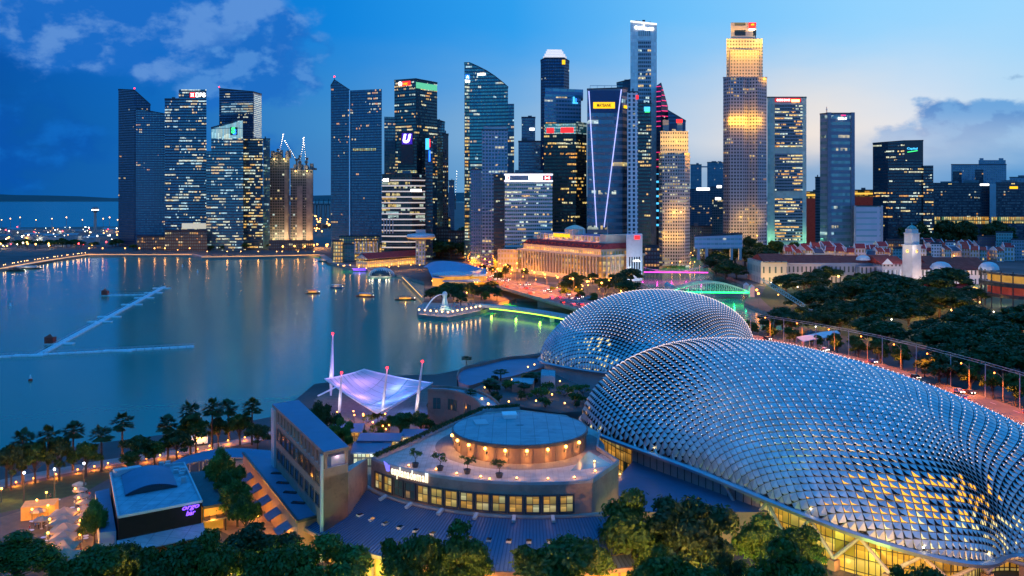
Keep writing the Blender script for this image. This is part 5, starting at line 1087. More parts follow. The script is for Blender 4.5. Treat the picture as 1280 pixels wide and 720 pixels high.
mb = MB(); z0, z1 = 30.0, 34.6; a, b, c, d = q(3, -1.2), q(Lh - 3, -1.2), q(Lh - 3, -44.5), q(3, -44.5); a2, b2, c2, d2 = q(6, -7), q(Lh - 6, -7), q(Lh - 6, -39), q(6, -39)
for (p, r, r2_, p2) in ((a, b, b2, a2), (b, c, c2, b2), (c, d, d2, c2), (d, a, a2, d2)): mb.face([(*p, z0), (*r, z0), (*r2_, z1), (*p2, z1)])
mb.face([(*x, z1) for x in (a2, b2, c2, d2)]); mb.build('mansard_roof', M['roof_maroon'], hot)
for k in range(22): mb = MB(); c = q(9 + (Lh - 18) * k / 21, -3.6, 31.4); mb.box(c, (2.0, 2.2, 1.7), math.atan2(e.y, e.x)); mb.build('dormer', M['roof_red'], hot)
hp(12, Lh - 12, -14, -40, 34.6, 40.4, 'upper_storey', [fac('hotel_upper', (.5, .48, .48), (.35, .25, .12), 5.8, 4.4, .5, .62, .5, 1, 1.0, .8, .1, .4), mat('blue_flat_roof', (.06, .13, .26), .6)])
hp(10, 16, -10, -42, 34.6, 38, 'end_block', M['cream']); hp(Lh - 16, Lh - 8, -10, -42, 34.6, 42, 'end_block', M['cream'])
c = Vector(q(Lh * .47, -22)); mb = MB(); mb.lathe((c.x, c.y, 40.4), [(9, 0), (9, 4.5), (9.6, 4.7), (7, 6.5), (3, 8), (0, 8.6)], 20); mb.build('rotunda', M['cream'], hot)
for k in range(10): a_ = 2 * math.pi * k / 10; mb = MB(); mb.tube((c.x + 9.3 * math.cos(a_), c.y + 9.3 * math.sin(a_), 40.4), (c.x + 9.3 * math.cos(a_), c.y + 9.3 * math.sin(a_), 45), .35); mb.build('rotunda_column', M['white'], hot)
mb = MB(); c = Vector(q(Lh * .86, -20)); mb.tube((c.x, c.y, 42), (c.x, c.y, 54), .35, .1); mb.build('flagpole', M['steel'], hot)
textpart('THE FULLERTON HOTEL', 'sign_lettering', q(Lh * .40, -13.4, 39.2), 3.4, M['sign_yellow'], hot, math.atan2(e.y, e.x), 27, .3, .03)
# the short river front turns the corner
B1 = Vector((107, 812)); f2 = (B1 - B0).normalized(); n2 = Vector((f2.y, -f2.x))
mb = MB(); mb.prism([B0[:], B1[:], (B1 + Vector((-20, 60)))[:], (B0 + Vector((-20, 60)))[:]], 2, 23.4, 0, 1); mb.build('river_wing', [fac('hotel_wing', (.42, .36, .28), (.3, .2, .08), 5.2, 4.0, .5, .6, .6, 1, 1.0, .95, .1, .4), M['concrete']], hot)
for k in range(7): c = B0.lerp(B1, (k + .8) / 7.6) + n2 * .8; mb = MB(); mb.lathe((c.x, c.y, 5.4), [(.9, 0), (.62, 16), (.9, 18)], 8); mb.build('column', M['cream'], hot); wl((c.x + n2.x * 2, c.y + n2.y * 2, 5), 2200, hot, .5, (255, 152, 28))
for k in range(19): wl(q(6 + (Lh - 12) * k / 18, 3.6, 4.6), 5200, hot, .5, (255, 152, 28))
for k in range(12): wl(q(8 + (Lh - 16) * k / 11, .2, 26.2), 900, hot, .4, (255, 160, 40))
for k in range(10): wl(q(14 + (Lh - 28) * k / 9, -11.5, 35.4), 700, hot, .4, (255, 170, 60))
low_ = thing('stone_annex', at(656, 300, 915), 'low golden lit stone annex at the left end of the colonnaded hotel', 'building')
mb = MB(); p0, p1 = Vector((-14, 905)), Vector((6, 903)); mb.prism([p0[:], p1[:], (p1 + Vector((8, 40)))[:], (p0 + Vector((8, 40)))[:]], 2, 23, 0, 1); mb.build('wall', [fac('annex_wall', (.42, .36, .26), (.4, .26, .1), 5, 3, .6, .6, .7, 1, 1.2, .95, .1, .4), M['concrete']], low_)
mb = MB(); mb.beam((*p0, 23.4), (*p1, 23.4), 1, 1); mb.build('cornice', M['cream'], low_); wl((-6, 896, 6), 5000, low_)
# white frame tower block on the river corner
wb = thing('white_corner_block', at(792, 310, 830), 'small white tower block with a red and white sign, right of the hotel', 'building')
a, b = Vector((gx(783, 800), 800)), Vector((gx(803, 806), 806)); dv = Vector((.1, 1)); mb = MB(); mb.prism([a[:], b[:], (b + dv * 16)[:], (a + dv * 16)[:]], 2, gz(293, 803)); mb.build('wall', mat('white_block', (.55, .6, .66), .6, 0, .1), wb)
for k in range(5): p = a.lerp(b, .2 + k * .15); mb = MB(); mb.box((p.x, p.y - .2, 12), (1.1, .4, 11), .2); mb.build('window', M['pane_dark'], wb)
p = a.lerp(b, .6); textpart('HOTEL', 'sign_lettering', (p.x, p.y - .6, gz(326, 803)), 1.6, M['sign_white'], wb, .25, 8); mb = MB(); mb.box((p.x + 1, p.y - .5, gz(299, 803)), (5, .6, 3), .3); mb.build('sign_panel', M['sign_red'], wb); lamp('block_light', (p.x, p.y - 14, 12), (.8, .9, 1), 9000, wb, 2)
# --- waterside pavilion with the blue roofs
pv = thing('waterside_restaurants', gd(570, 350, 2), 'waterside restaurants under a swelling blue roof with a glazed round end', 'building')
ro = spline([gd(x, y, 12)[:] for x, y in ((529, 334), (540, 327.5), (556, 326), (580, 329), (607, 338))], 6); ri = spline([gd(x, y, 9)[:] for x, y in ((540, 347), (552, 348), (566, 346), (588, 346), (608, 345))], 6); mb = MB()
for a, b, c, d in zip(ri[:-1], ri[1:], ro[1:], ro[:-1]):
    m1, m2 = (Vector(a) + Vector(d)) / 2 + Vector((0, 0, 4)), (Vector(b) + Vector(c)) / 2 + Vector((0, 0, 4)); mb.face([a, b, m2, m1]); mb.face([m1, m2, c, d])
mb.build('roof', mat('blue_metal_roof', (.10, .26, .42), .45, .1, .12), pv, smooth=True)
mb = MB()
for a, b in zip(ri[:-1], ri[1:]): mb.face([(a[0], a[1] + 3, 2), (b[0], b[1] + 3, 2), (b[0], b[1] + 3, b[2]), (a[0], a[1] + 3, a[2])])
mb.build('wall', M['amber'], pv)
c = gd(566, 350, 6); mb = MB(); mb.lathe((c.x, c.y, 2), [(14, 0), (14, 3.5), (16, 3.6), (16, 4.6), (14, 4.7), (14, 8), (17, 8.2), (17, 9.4), (8, 10.6), (0, 11)], 24); mb.build('round_end', M['pale_stone'], pv); mb = MB(); mb.lathe((c.x, c.y, 2), [(14.1, 4.8), (14.1, 7.9)], 24); mb.build('glazing', M['amber'], pv)
mb = MB(); fl_ = [gd(x, y, 7)[:2] for x, y in ((553, 352), (601, 352), (596, 346), (556, 347))]; mb.prism(fl_, 6.6, 7.2, bottom=True); mb.build('canopy', bpy.data.materials['blue_metal_roof'], pv)
for k in range(6): p = Vector(fl_[0]).lerp(Vector(fl_[1]), k / 5); wl((p.x, p.y + 3, 5), 600, pv)
# --- Merlion park replaced by a plain fountain statue: terrace, lamps, jet
tr_ = [gd(x, y, 2.4)[:2] for x, y in ((521, 384), (523, 393), (560, 396.5), (600, 388.5), (606, 383), (596, 379), (560, 379), (530, 378))]
mb = MB(); mb.prism(tr_, -1, 2.4, 1, 0); tag(mb.build('fountain_terrace', [M['paving'], M['quay']], origin=gd(560, 388, 0)), kind='structure')
st = thing('fountain_statue', gd(556, 386, 2.4), 'pale floodlit fountain statue spouting a white water jet into the bay', 'statue'); c = gd(556, 386, 2.4)
mb = MB(); mb.lathe(c, [(3.4, 0), (3.4, .8), (2.6, 1.4), (2.9, 2.2), (2.2, 2.8)], 14); mb.build('pedestal', M['pale_stone'], st)
mb = MB(); mb.lathe(c, [(2.0, 2.6), (1.9, 4), (1.5, 6), (1.25, 7.5), (1.5, 8.4), (1.75, 9.4), (1.5, 10.4), (.8, 11.1), (0, 11.3)], 14); mb.build('figure', mat('white_marble', (.68, .68, .64), .55, 0, .08, .8), st, smooth=True)
mb = MB(); pj = [c + Vector((-1.4 - 11 * t, -2 * t, 9.2 + 1.5 * t - 11.0 * t * t)) for t in [k / 12 for k in range(13)]]
for i, (a, b) in enumerate(zip(pj[:-1], pj[1:])): mb.tube(a, b, .22 + .03 * i, .25 + .03 * i, 6)
mb.build('water_jet', mat('white_spray', (.8, .82, .85), .6, 0, 0, emit=(.8, .9, 1), es=.12, sample=False), st); wl(c + Vector((-2, -5, 1)), 1500, st, .4, (255, 236, 190)); wl(c + Vector((3, -5, 1)), 900, st, .4, (200, 255, 210))
# lamps as things: pole, head and its light
def street_lamp(label, grp, h=8.0, col=(255, 170, 70), pw=700, arm=0.0, r=.3, hw=.34, name='street_lamp', pole=.09, down=False):
    o = thing(name, (0, 0, 0), label, 'lamp', grp); mb = MB(); mb.tube((0, 0, 0), (0, 0, h), pole, pole * .6, 6)
    if arm: 
        pr = [(0, 0, h * .8), (arm * .35, 0, h * .93), (arm * .75, 0, h), (arm, 0, h)]
        for a, b in zip(pr[:-1], pr[1:]): mb.tube(a, b, pole * .7, pole * .6, 5)
    mb.build('pole', M['dark_steel'] if not arm else M['gold_pole'], o); mb = MB(); mb.blob((arm, 0, h + .1), hw, 6, 4)
    mm = 'g%d_%d_%d' % col; M[mm] = M.get(mm) or mat('lamp_head_glow', (1, .8, .5), emit=lin(*col), es=9, var=0, sample=False)
    mb.build('lamp_head', M[mm], o)
    if down: lamp('lamp_light', (arm, 0, h - .5), lin(*col), pw, o, r, 'SPOT', (0, 0, 0), math.radians(128))
    else: wl((arm, 0, h - .5), pw, o, r, col)
    return o
M['gold_pole'] = mat('gold_grey_pole', (.4, .33, .2), .5, .2, .1)
USED = {}
def put(proto, loc, rz=0, label=None, grp=None, s=1.0):
    k = proto.name; o = proto if k not in USED else copy_tree(proto); USED[k] = 1
    o.location = loc; o.rotation_euler = (0, 0, rz); o.scale = (s, s, s); ORG[o.name] = tuple(loc)
    if label: o['label'] = label
    if grp: o['group'] = grp
    return o
pl_ = street_lamp('short globe lamp on the rim of the fountain terrace', 'globe lamps round the fountain terrace', 2.6, (255, 186, 96), 600, r=.3, hw=.5, name='promenade_lamp')
edge = [gd(x, y, 2.4) for x, y in ((524, 392.5), (560, 395.8), (600, 388))]; 
tot = [edge[0].lerp(edge[1], k / 5) for k in range(5)] + [edge[1].lerp(edge[2], k / 7) for k in range(8)]
for k, v in enumerate(tot): put(pl_, v, 0, f'short globe lamp on the rim of the fountain terrace, {ORDW[k]} from the left')
jet = thing('lit_jetty_wall', gd(517, 358, 2), 'straight quay wall edged with an amber light strip beside the fountain terrace', 'quay wall')
a, b = gd(504, 346, 2.6), gd(529, 371, 2.6); mb = MB(); mb.beam(a, b, 1.2, 1.2); mb.build('wall', M['quay'], jet); mb = MB(); mb.beam(a + Vector((-.8, -.2, -.2)), b + Vector((-.8, -.2, -.2)), .3); mb.build('light_strip', mat('amber_strip', (1, .7, .3), emit=lin(255, 180, 60), es=1.6, var=0), jet)
# --- road bridge, foot bridge, the two old bridges
road = spline([(-30, 1160, 2.6), (-33, 1010, 2.6), (-30, 905, 2.8), (-18, 800, 4), (0, 722, 7), (32, 625, 7.5), (60, 555, 7), (93, 500, 6), (124, 450, 5), (146, 400, 4.5), (158, 345, 4), (164, 295, 4), (167, 235, 4), (168, 150, 4)], 8)
mb = MB(); ribbon(mb, road[:49], 30); ribbon(mb, road[48:], 15); R_M = mat('worn_asphalt', (.095, .088, .082), .7, 0, .3, .12); struct(mb, 'road', R_M)
mb = MB(); pts = [p + Vector((0, 0, .006)) for p in road]
for off in (-7.5, -3.8, 3.8, 7.5):
    for i in range(len(pts) - 1): 
        if i % 2 == 0 and (i < 48 or abs(off) < 5): ribbon(mb, [pts[i], pts[i].lerp(pts[i + 1], .55)], .22, None, 0, off)
struct(mb, 'lane_markings', mat('road_paint', (.75, .75, .72), .6, var=.1))
br = thing('road_bridge', (30, 630, 2), 'broad concrete road bridge over the river mouth, crowded with traffic', 'bridge')
bseg = [p for p in road if 540 < p.y < 730]
def strip3(nm, off, w_, dz0, dz1, m, parent, pts_):
    mb = MB()
    for p, r in zip(pts_[:-1], pts_[1:]):
        t_ = (r - p).xy.normalized(); nn = Vector((-t_.y, t_.x)); mb.prism([(p.xy + nn * (off - w_ / 2))[:], (r.xy + nn * (off - w_ / 2))[:], (r.xy + nn * (off + w_ / 2))[:], (p.xy + nn * (off + w_ / 2))[:]], [p.z + dz0, r.z + dz0, r.z + dz0, p.z + dz0], [p.z + dz1, r.z + dz1, r.z + dz1, p.z + dz1], bottom=True)
    return mb.build(nm, m, parent)
strip3('deck', 0, 33, -1.6, -.05, M['concrete'], br, bseg); strip3('kerb_walk', 16.2, 3.2, -.04, .16, M['paving'], br, bseg); strip3('kerb_walk', -16.2, 3.2, -.04, .16, M['paving'], br, bseg); strip3('median', 0, 1.4, .008, .3, M['concrete'], br, bseg)
strip3('parapet', 17.9, .4, -.04, 1.2, M['concrete'], br, bseg); strip3('parapet', -17.9, .4, -.04, 1.2, M['concrete'], br, bseg)
for k in (8, 17, 24):
    if k < len(bseg): p = bseg[k]; mb = MB(); mb.box((p.x, p.y, -1), (30, 3, p.z - .5), -.3); mb.build('pier', M['concrete'], br)
fb = thing('foot_bridge', gd(655, 390, 2), 'slender pale footbridge with a lime glow under its curved deck', 'bridge')
fp = spline([gd(x, y, 4.4)[:] for x, y in ((597, 382), (625, 384), (655, 387.5), (685, 392), (716, 398), (742, 406))], 6); fp = [Vector(p) for p in fp]
strip3('deck', 0, 5, -.7, 0, mat('pale_deck', (.42, .46, .44), .6), fb, fp); strip3('parapet', -2.4, .15, 0, 1.1, M['pale_blue_steel'], fb, fp); strip3('parapet', 2.4, .15, 0, 1.1, M['pale_blue_steel'], fb, fp)
strip3('light_strip', -2.2, .5, -1.5, -.9, mat('lime_strip', (.6, 1, .1), emit=lin(190, 255, 60), es=2.2, var=0), fb, fp[4:])
for p in fp[4::6]: lamp('under_light', (p.x, p.y, 2.6), lin(190, 255, 70), 900, fb, .6)
p = fp[19]; mb = MB(); mb.box((p.x, p.y, -1), (2.4, 2.0, 4.8), .2); mb.build('pier', mat('white_pier', (.6, .62, .6), .6), fb)
gb = thing('arch_bridge', (148, 690, 2), 'old steel arch bridge outlined in green light', 'bridge'); gw = mat('white_arch_steel', (.5, .52, .5), .6)
a, b = Vector((gx(836, 690), 690, 5.2)), Vector((gx(936, 684), 684, 5.2)); mb = MB(); mb.beam(a, b, 14, .9); mb.build('deck', M['asphalt'], gb)
mb = MB(); mb.beam(a + Vector((0, -7.3, -.2)), b + Vector((0, -7.3, -.2)), .5, 1.1); mb.build('light_strip', mat('green_strip', (.1, 1, .4), emit=lin(20, 255, 110), es=2.0, var=0, sample=False), gb)
for s_ in (-7, 0, 7):
    mb = MB(); N = 18; ar = [a.lerp(b, k / N) + Vector((0, s_, 6.8 * math.sin(math.pi * k / N))) for k in range(N + 1)]
    for u, v in zip(ar[:-1], ar[1:]): mb.beam(u, v, .6, .7)
    for k in range(1, N): mb.beam(ar[k], a.lerp(b, k / N) + Vector((0, s_, 0)), .25)
    for k in range(1, N - 1): mb.beam(ar[k], a.lerp(b, (k + 1) / N) + Vector((0, s_, 0)), .2)
    mb.build('arch_truss', gw, gb)
for k in range(7): lamp('green_light', a.lerp(b, (k + .5) / 7) + Vector((0, -9, 1)), lin(40, 255, 150), 900, gb, .5)
for p in (a, b):
    for s_ in (-8, 8): mb = MB(); mb.box((p.x, p.y + s_, 2), (3.5, 3.5, 7), 0).lathe((p.x, p.y + s_, 9), [(2.2, 0), (2.2, .5), (0, 2.2)], 4); mb.build('portal_pier', M['pale_stone'], gb)
pk = thing('suspension_footbridge', (150, 860, 2), 'slim footbridge lit magenta upstream of the green arch bridge', 'bridge')
a, b = Vector((gx(793, 868), 868, 4.6)), Vector((gx(884, 862), 862, 4.6)); mb = MB(); mb.beam(a, b, 8, .7); mb.build('deck', M['concrete'], pk); mb = MB(); mb.beam(a + Vector((0, -4.2, .3)), b + Vector((0, -4.2, .3)), .5, 1.0); mb.build('light_strip', mat('magenta_strip', (1, .2, .8), emit=lin(255, 70, 190), es=1.5, var=0, sample=False), pk)
mb = MB(); N = 14
for s_ in (-4, 4):
    cb = [a.lerp(b, k / N) + Vector((0, s_, 1 + 6 * (2 * k / N - 1) ** 2)) for k in range(N + 1)]
    for u, v in zip(cb[:-1], cb[1:]): mb.beam(u, v, .3)
    for k in range(N + 1): mb.beam(cb[k], a.lerp(b, k / N) + Vector((0, s_, 0)), .15)
mb.build('cables', M['steel'], pk)
for k in range(5): lamp('magenta_light', a.lerp(b, (k + .5) / 5) + Vector((0, -6, 2)), lin(255, 70, 190), 1600, pk, .5)
# --- Clifford pier side
pr = thing('pier_hall', gd(495, 330, 2), 'long pier hall with maroon roof, white gable and amber-lit arches', 'building')
a, b = gd(459, 334, 2.4), gd(531, 328, 2.4); d = (b - a).normalized(); nn = Vector((d.y, -d.x, 0)); Lp = (b - a).length; mb = MB()
pq = lambda s_, o_, z: a + d * s_ + nn * o_ + Vector((0, 0, z))
mb.prism([pq(0, 0, 0).xy, pq(Lp, 0, 0).xy, pq(Lp, -16, 0).xy, pq(0, -16, 0).xy], 2, 8.6); mb.build('wall', fac('pier_wall', (.45, .38, .28), (.4, .28, .1), 6.4, 3.4, .62, .72, 1.2, 1, 1.4, .9, .1, .5), pr)
mb = MB(); mb.face([pq(-1, 1.6, 8.2), pq(Lp + 1, 1.6, 8.2), pq(Lp + 1, -8, 14), pq(-1, -8, 14)]); mb.face([pq(-1, -8, 14), pq(Lp + 1, -8, 14), pq(Lp + 1, -17.6, 8.2), pq(-1, -17.6, 8.2)]); mb.build('roof', M['roof_maroon'], pr)
mb = MB(); mb.face([pq(-.5, .5, 8.6), pq(-.5, -8, 13.6), pq(-.5, -16.5, 8.6)][::-1]); mb.face([pq(-.5, .5, 8.6), pq(-.5, -8, 13.6), pq(-.5, -16.5, 8.6)]); mb.build('gable', M['white'], pr)
mb = MB(); mb.beam(pq(-1, .8, 8.3), pq(Lp, .8, 8.3), .5, .6); mb.build('eave', M['cream'], pr)
for k in range(10): wl(pq(3 + (Lp - 6) * k / 9, 3, 1.2), 900, pr)
def simple(label, x0, x1, yt, Y, D, m, extra=None, name='waterside_block', roof=None, yb=None):
    return Tw(label, [(x0, Y, yt), (x1, Y, yt)], D, m, name=name, cat='building', roof=roof, plant=False, parapet=.8)
gl = lambda nm, lit=.9, w_=(.3, .24, .15): fac(nm, w_, (.35, .25, .1), 4.2, 3.0, .66, .72, lit, 1, 1.4, .9, .1, .5)
t = simple('lattice-fronted amber-lit block on the quay below the sail tower', 415.5, 428, 302, 1035, 20, gl('q1', 1.3)); t.panel('lattice', 416, 417, 302, 325, M['dark_steel'], .6)
t = simple('dark glass cube on the quay beside the lattice-fronted block', 428, 443, 306, 1040, 20, fac('q2', (.04, .08, .12), (.06, .14, .2), 4, 3, .9, .8, .2, 1, 1.2, .6))
t = simple('hotel with pale piers and amber-lit bays behind the pier hall', 443, 472, 302, 1075, 20, gl('q3', 1.0))
for k in range(7): t.panel('pier', 443.5 + k * 4.6, 444.6 + k * 4.6, 302, 315, M['white'], .8, 1)
t.panel('canopy', 443, 472, 315, 317, M['pale_blue_steel'], 3, 3.5)
t = simple('low amber-lit arcade block right of the pale-piered hotel', 474, 520, 306, 1070, 20, gl('q4', .8, (.12, .1, .1)))
t = simple('low terrace block with a roof garden behind the quay hotel', 424, 475, 296, 1110, 20, gl('q5', .5, (.08, .1, .14)))
tw_ = thing('disc_tower', at(527, 305, 1000), 'stubby tower carrying a wide lit disc-shaped restaurant', 'tower'); c = Vector((gx(526, 1000), 1000)); zb_ = gz(300, 1000)
mb = MB(); mb.box((c.x, c.y, 2), (10, 10, zb_ - 2), 0); mb.build('shaft', fac('disc_shaft', (.4, .4, .42), (.3, .25, .15), 4, 3.3, .5, .7, .5, 1, 1, .8), tw_)
mb = MB(); mb.lathe((c.x, c.y, zb_), [(6, 0), (14, 1.6), (15.5, 3.2), (15, 5.2), (14, 6.2)], 28); mb.build('disc', M['pale_blue_steel'], tw_); mb = MB(); mb.lathe((c.x, c.y, zb_), [(13.6, 1.4), (15.7, 3.0)], 28); mb.build('glazing', M['amber'], tw_)
mb = MB(); mb.lathe((c.x, c.y, zb_), [(14, 6.2), (6, 7.2), (0, 7.3)], 28).box((c.x, c.y, zb_ + 7), (10, 9, 4)); mb.build('roof', M['pale_stone'], tw_)
sh = thing('ribbed_pavilion', gd(477, 344, .5), 'white ribbed shell pavilion standing in the water by the pier', 'pavilion'); c = gd(477, 345, .5)
mb = MB(); mb.lathe(c, [(13, -1), (13, .8), (12, .8)], 24); mb.build('base', M['concrete'], sh)
for k in range(26):
    a_ = 2 * math.pi * k / 26; mb = MB(); rib = [c + Vector((12 * math.cos(t_) * math.cos(a_), 12 * math.cos(t_) * math.sin(a_) * .8, .8 + 6.8 * math.sin(t_))) for t_ in [k2 * math.pi / 2 * .9 / 6 for k2 in range(7)]]
    for u, v in zip(rib[:-1], rib[1:]): mb.beam(u, v, .5)
    mb.build('rib', M['white'], sh)
mb = MB(); mb.lathe(c, [(11.3, .8), (10.6, 3), (8.5, 5), (5, 6.6), (0, 7.2)], 24); mb.build('glazing', M['pane_dark'], sh)
for k in range(8): a_ = 2 * math.pi * k / 8; wl(c + Vector((9 * math.cos(a_), -15 + 3 * math.sin(a_), 2)), 500, sh, .4, (255, 230, 180))
# boats
def hull(L, W, Hh, deck=True):
    mb = MB(); N = 10; L2 = []
    for k in range(N + 1):
        t_ = k / N; w_ = W / 2 * (1 - max(0, (t_ - .6) / .4) ** 2.2) * (.8 + .2 * min(1, t_ * 5)); L2.append((L * (t_ - .5), w_, Hh * (1 + .45 * max(0, t_ - .6) ** 1.0)))
    for (x0, w0, h0), (x1, w1, h1) in zip(L2[:-1], L2[1:]):
        for s_ in (1, -1): 
            q_ = [(x0, s_ * w0 * .7, -.3), (x1, s_ * w1 * .7, -.3), (x1, s_ * w1, h1), (x0, s_ * w0, h0)]; mb.face(q_ if s_ < 0 else q_[::-1])
        mb.face([(x0, -w0, h0 - .1), (x1, -w1, h1 - .1), (x1, w1, h1 - .1), (x0, w0, h0 - .1)])
    x0, w0, h0 = L2[0]; mb.face([(x0, w0 * .7, -.3), (x0, -w0 * .7, -.3), (x0, -w0, h0), (x0, w0, h0)]); return mb
def boat(label, px, py, L, rz, hm, cm, lit, roof=True, col=(255, 180, 80), pw=400):
    v = gd(px, py, 0); o = thing('tour_boat', (0, 0, 0), label, 'boat', None); hull(L, L * .24, .9).build('hull', hm, o)
    mb = MB(); 
    for i in range(7): mb.tube((-L * .3 + L * .09 * i, L * .1, .9), (-L * .3 + L * .09 * i, L * .1, 2.6), .06); mb.tube((-L * .3 + L * .09 * i, -L * .1, .9), (-L * .3 + L * .09 * i, -L * .1, 2.6), .06)
    mb.box((-L * .02, 0, .8), (L * .56, L * .17, .9)); mb.build('cabin', lit, o)
    mb = MB(); mb.box((-L * .03, 0, 2.6), (L * .66, L * .24, .25)); mb.build('roof', cm, o)
    mb = MB(); mb.blob((L * .44, 0, 1.5), .2, 6, 4); mb.build('bow_lamp', M['glow_white'], o); lamp('cabin_light', (0, -L * .16, 2.2), lin(*col), pw, o, .3)
    o.location = v; o.rotation_euler = (0, 0, rz); ORG[o.name] = tuple(v); return o
wood = mat('varnished_hull', (.12, .05, .03), .5, 0, .2); blue_h = mat('blue_hull', (.05, .09, .2), .5, 0, .1)
boat('small wooden tour boat with red roof, leftmost in the open bay', 391, 367, 11, .1, wood, M['roof_red'], M['amber'], pw=200)
boat('white roofed tour boat in open bay below the dark quay', 421, 360, 12, -.3, blue_h, M['white'], M['pale_stone'], pw=150)
boat('tour boat with blue roof and red side between bay centre and jetty', 457, 371, 15, -.35, M['roof_red'], mat('blue_canvas', (.1, .2, .4), .7), M['amber'], pw=250)
boat('amber-lit wooden tour boat beside the lit quay wall', 507, 375, 15, .1, wood, M['roof_dark'], M['amber'], pw=700)
boat('boat lit violet at the quay near the pier hall', 450, 339, 22, .05, blue_h, mat('violet_roof', (.3, .2, .5), .5, emit=lin(90, 60, 255), es=.8, var=0, sample=False), mat('violet_cabin', (.2, .1, .5), emit=lin(110, 60, 255), es=1.4, var=0, sample=False), col=(90, 60, 255), pw=1500)
boat('ferry moored at far left pontoon with a white lamp', 34, 336, 30, .2, wood, M['white'], M['pale_stone'], pw=900, col=(255, 230, 190))
boat('low dark launch moored at the far left pontoon beside the ferry', 20, 339, 18, .1, wood, M['roof_dark'], M['dark_steel'], pw=30)
boat('moored boat on the dark quay right of the promenade trees', 405, 327, 16, -.5, blue_h, M['white'], M['pale_stone'], pw=600)
# floating pontoon booms
def boom(label, a, b, n, w=2.2, shelters=()):
    a, b = gd(*a, .4), gd(*b, .4); o = thing('floating_pontoon', (a + b) / 2, label, 'pontoon'); d = (b - a) / n; rz = math.atan2(d.y, d.x)
    for k in range(n): c = a + d * (k + .5); mb = MB(); mb.box((c.x, c.y, -.2), (d.length * .93, w, .9), rz); mb.build('float', M['pontoon'], o)
    mb = MB(); s_ = Vector((-d.y, d.x, 0)).normalized() * w * .45
    for q_ in (s_, -s_): mb.beam(a + q_ + Vector((0, 0, 1.3)), b + q_ + Vector((0, 0, 1.3)), .12)
    for k in range(n * 2): 
        for q_ in (s_, -s_): c = a + d * (k * .5) + q_; mb.beam(c + Vector((0, 0, .4)), c + Vector((0, 0, 1.3)), .1)
    mb.build('railing', M['steel'], o)
    nn = Vector((-d.y, d.x, 0)).normalized()
    for (t_, m_) in shelters:
        c = a.lerp(b, t_); mb = MB(); mb.box((c.x, c.y, -.2), (14, 3, .8), .0); mb.build('cross_float', M['pontoon'], o)
        if m_: mb = MB(); mb.box((c.x - 5 * 1, c.y, .6), (4.5, 3.5, 3), 0).face([(c.x - 7.5, c.y - 2, 3.6), (c.x - 2.5, c.y - 2, 3.6), (c.x - 5, c.y, 5.2)]); mb.build('hut', M[m_], o)
    return o
M['pontoon'] = mat('grey_pontoon', (.72, .74, .76), .7, 0, .15, .3)
boom('long floating pontoon with cross floats running away to upper right across the bay', (50, 443), (205, 358.5), 26, 3.2, ((.1, 'roof_red'), (.35, None), (.42, None), (.62, None), (.75, None), (.86, None), (.97, None)))
boom('floating pontoon lying nearly level across the lower left of the bay', (-20, 447), (243, 433), 24, 2.9, ((.2, None), (.62, None)))
boom('short far pontoon with a red hut left of the long diagonal one', (135, 369), (182, 368), 5, 1.6, ((.1, 'roof_red'),))
for k, (x, y, mm) in enumerate(((38, 476, 'roof_red'), (247, 340, 'white'), (228, 333, 'white'), (13, 383, 'white'))):
    v = gd(x, y, 0); o = thing('buoy', v, ('red and white marker buoy at lower left of the bay', 'white buoy near the far promenade, rightmost', 'white buoy near the far promenade, left of another', 'white buoy at the left edge of bay')[k], 'buoy'); mb = MB(); mb.lathe(v, [(.7, -.2), (.9, .4), (.5, .9)], 8); mb.build('float', M[mm], o); mb = MB(); mb.lathe(v, [(.45, .9), (.3, 2.2), (0, 2.6)], 8); mb.build('top_mark', M['white'], o)
# --- civic buildings on the right
vt = thing('clock_tower_theatre', (350, 800, 2), 'white floodlit theatre with red roofs, low domes and a tall clock tower', 'building')
Wm = mat('white_stucco', (.56, .55, .55), .7, 0, .1, .2); Yv = 770
def vp(x0, x1, yt, Yf, D, m, nm, rm=None, yb=None): a_, b_ = gx(x0, Yf), gx(x1, Yf); mb = MB(); mb.prism([(a_, Yf), (b_, Yf), (b_, Yf + D), (a_, Yf + D)], 2 if yb is None else gz(yb, Yf), gz(yt, Yf), 0, 1); return mb.build(nm, [m, rm or M['roof_grey']], vt)
def gable(x0, x1, Yf, D, ye, yr, nm, axis='x', m=None, ov=1.0):
    a_, b_ = gx(x0, Yf) - ov, gx(x1, Yf) + ov; ze, zr = gz(ye, Yf), gz(yr, Yf); mb = MB(); Y0, Y1 = Yf - ov, Yf + D + ov; Ym = (Y0 + Y1) / 2; xm = (a_ + b_) / 2
    if axis == 'x': mb.face([(a_, Y0, ze), (b_, Y0, ze), (b_, Ym, zr), (a_, Ym, zr)]); mb.face([(b_, Y1, ze), (a_, Y1, ze), (a_, Ym, zr), (b_, Ym, zr)]); mb.face([(a_, Y1, ze), (a_, Y0, ze), (a_, Ym, zr)]); mb.face([(b_, Y0, ze), (b_, Y1, ze), (b_, Ym, zr)])
    else: mb.face([(a_, Y1, ze), (a_, Y0, ze), (xm, Y0, zr), (xm, Y1, zr)]); mb.face([(b_, Y0, ze), (b_, Y1, ze), (xm, Y1, zr), (xm, Y0, zr)])
    return mb.build(nm, m or M['roof_red'], vt)
vw = fac('theatre_wall', (.52, .50, .52), (.05, .05, .07), 8, 3.2, .4, .6, .1, 1, 1, .8, .1, .5)
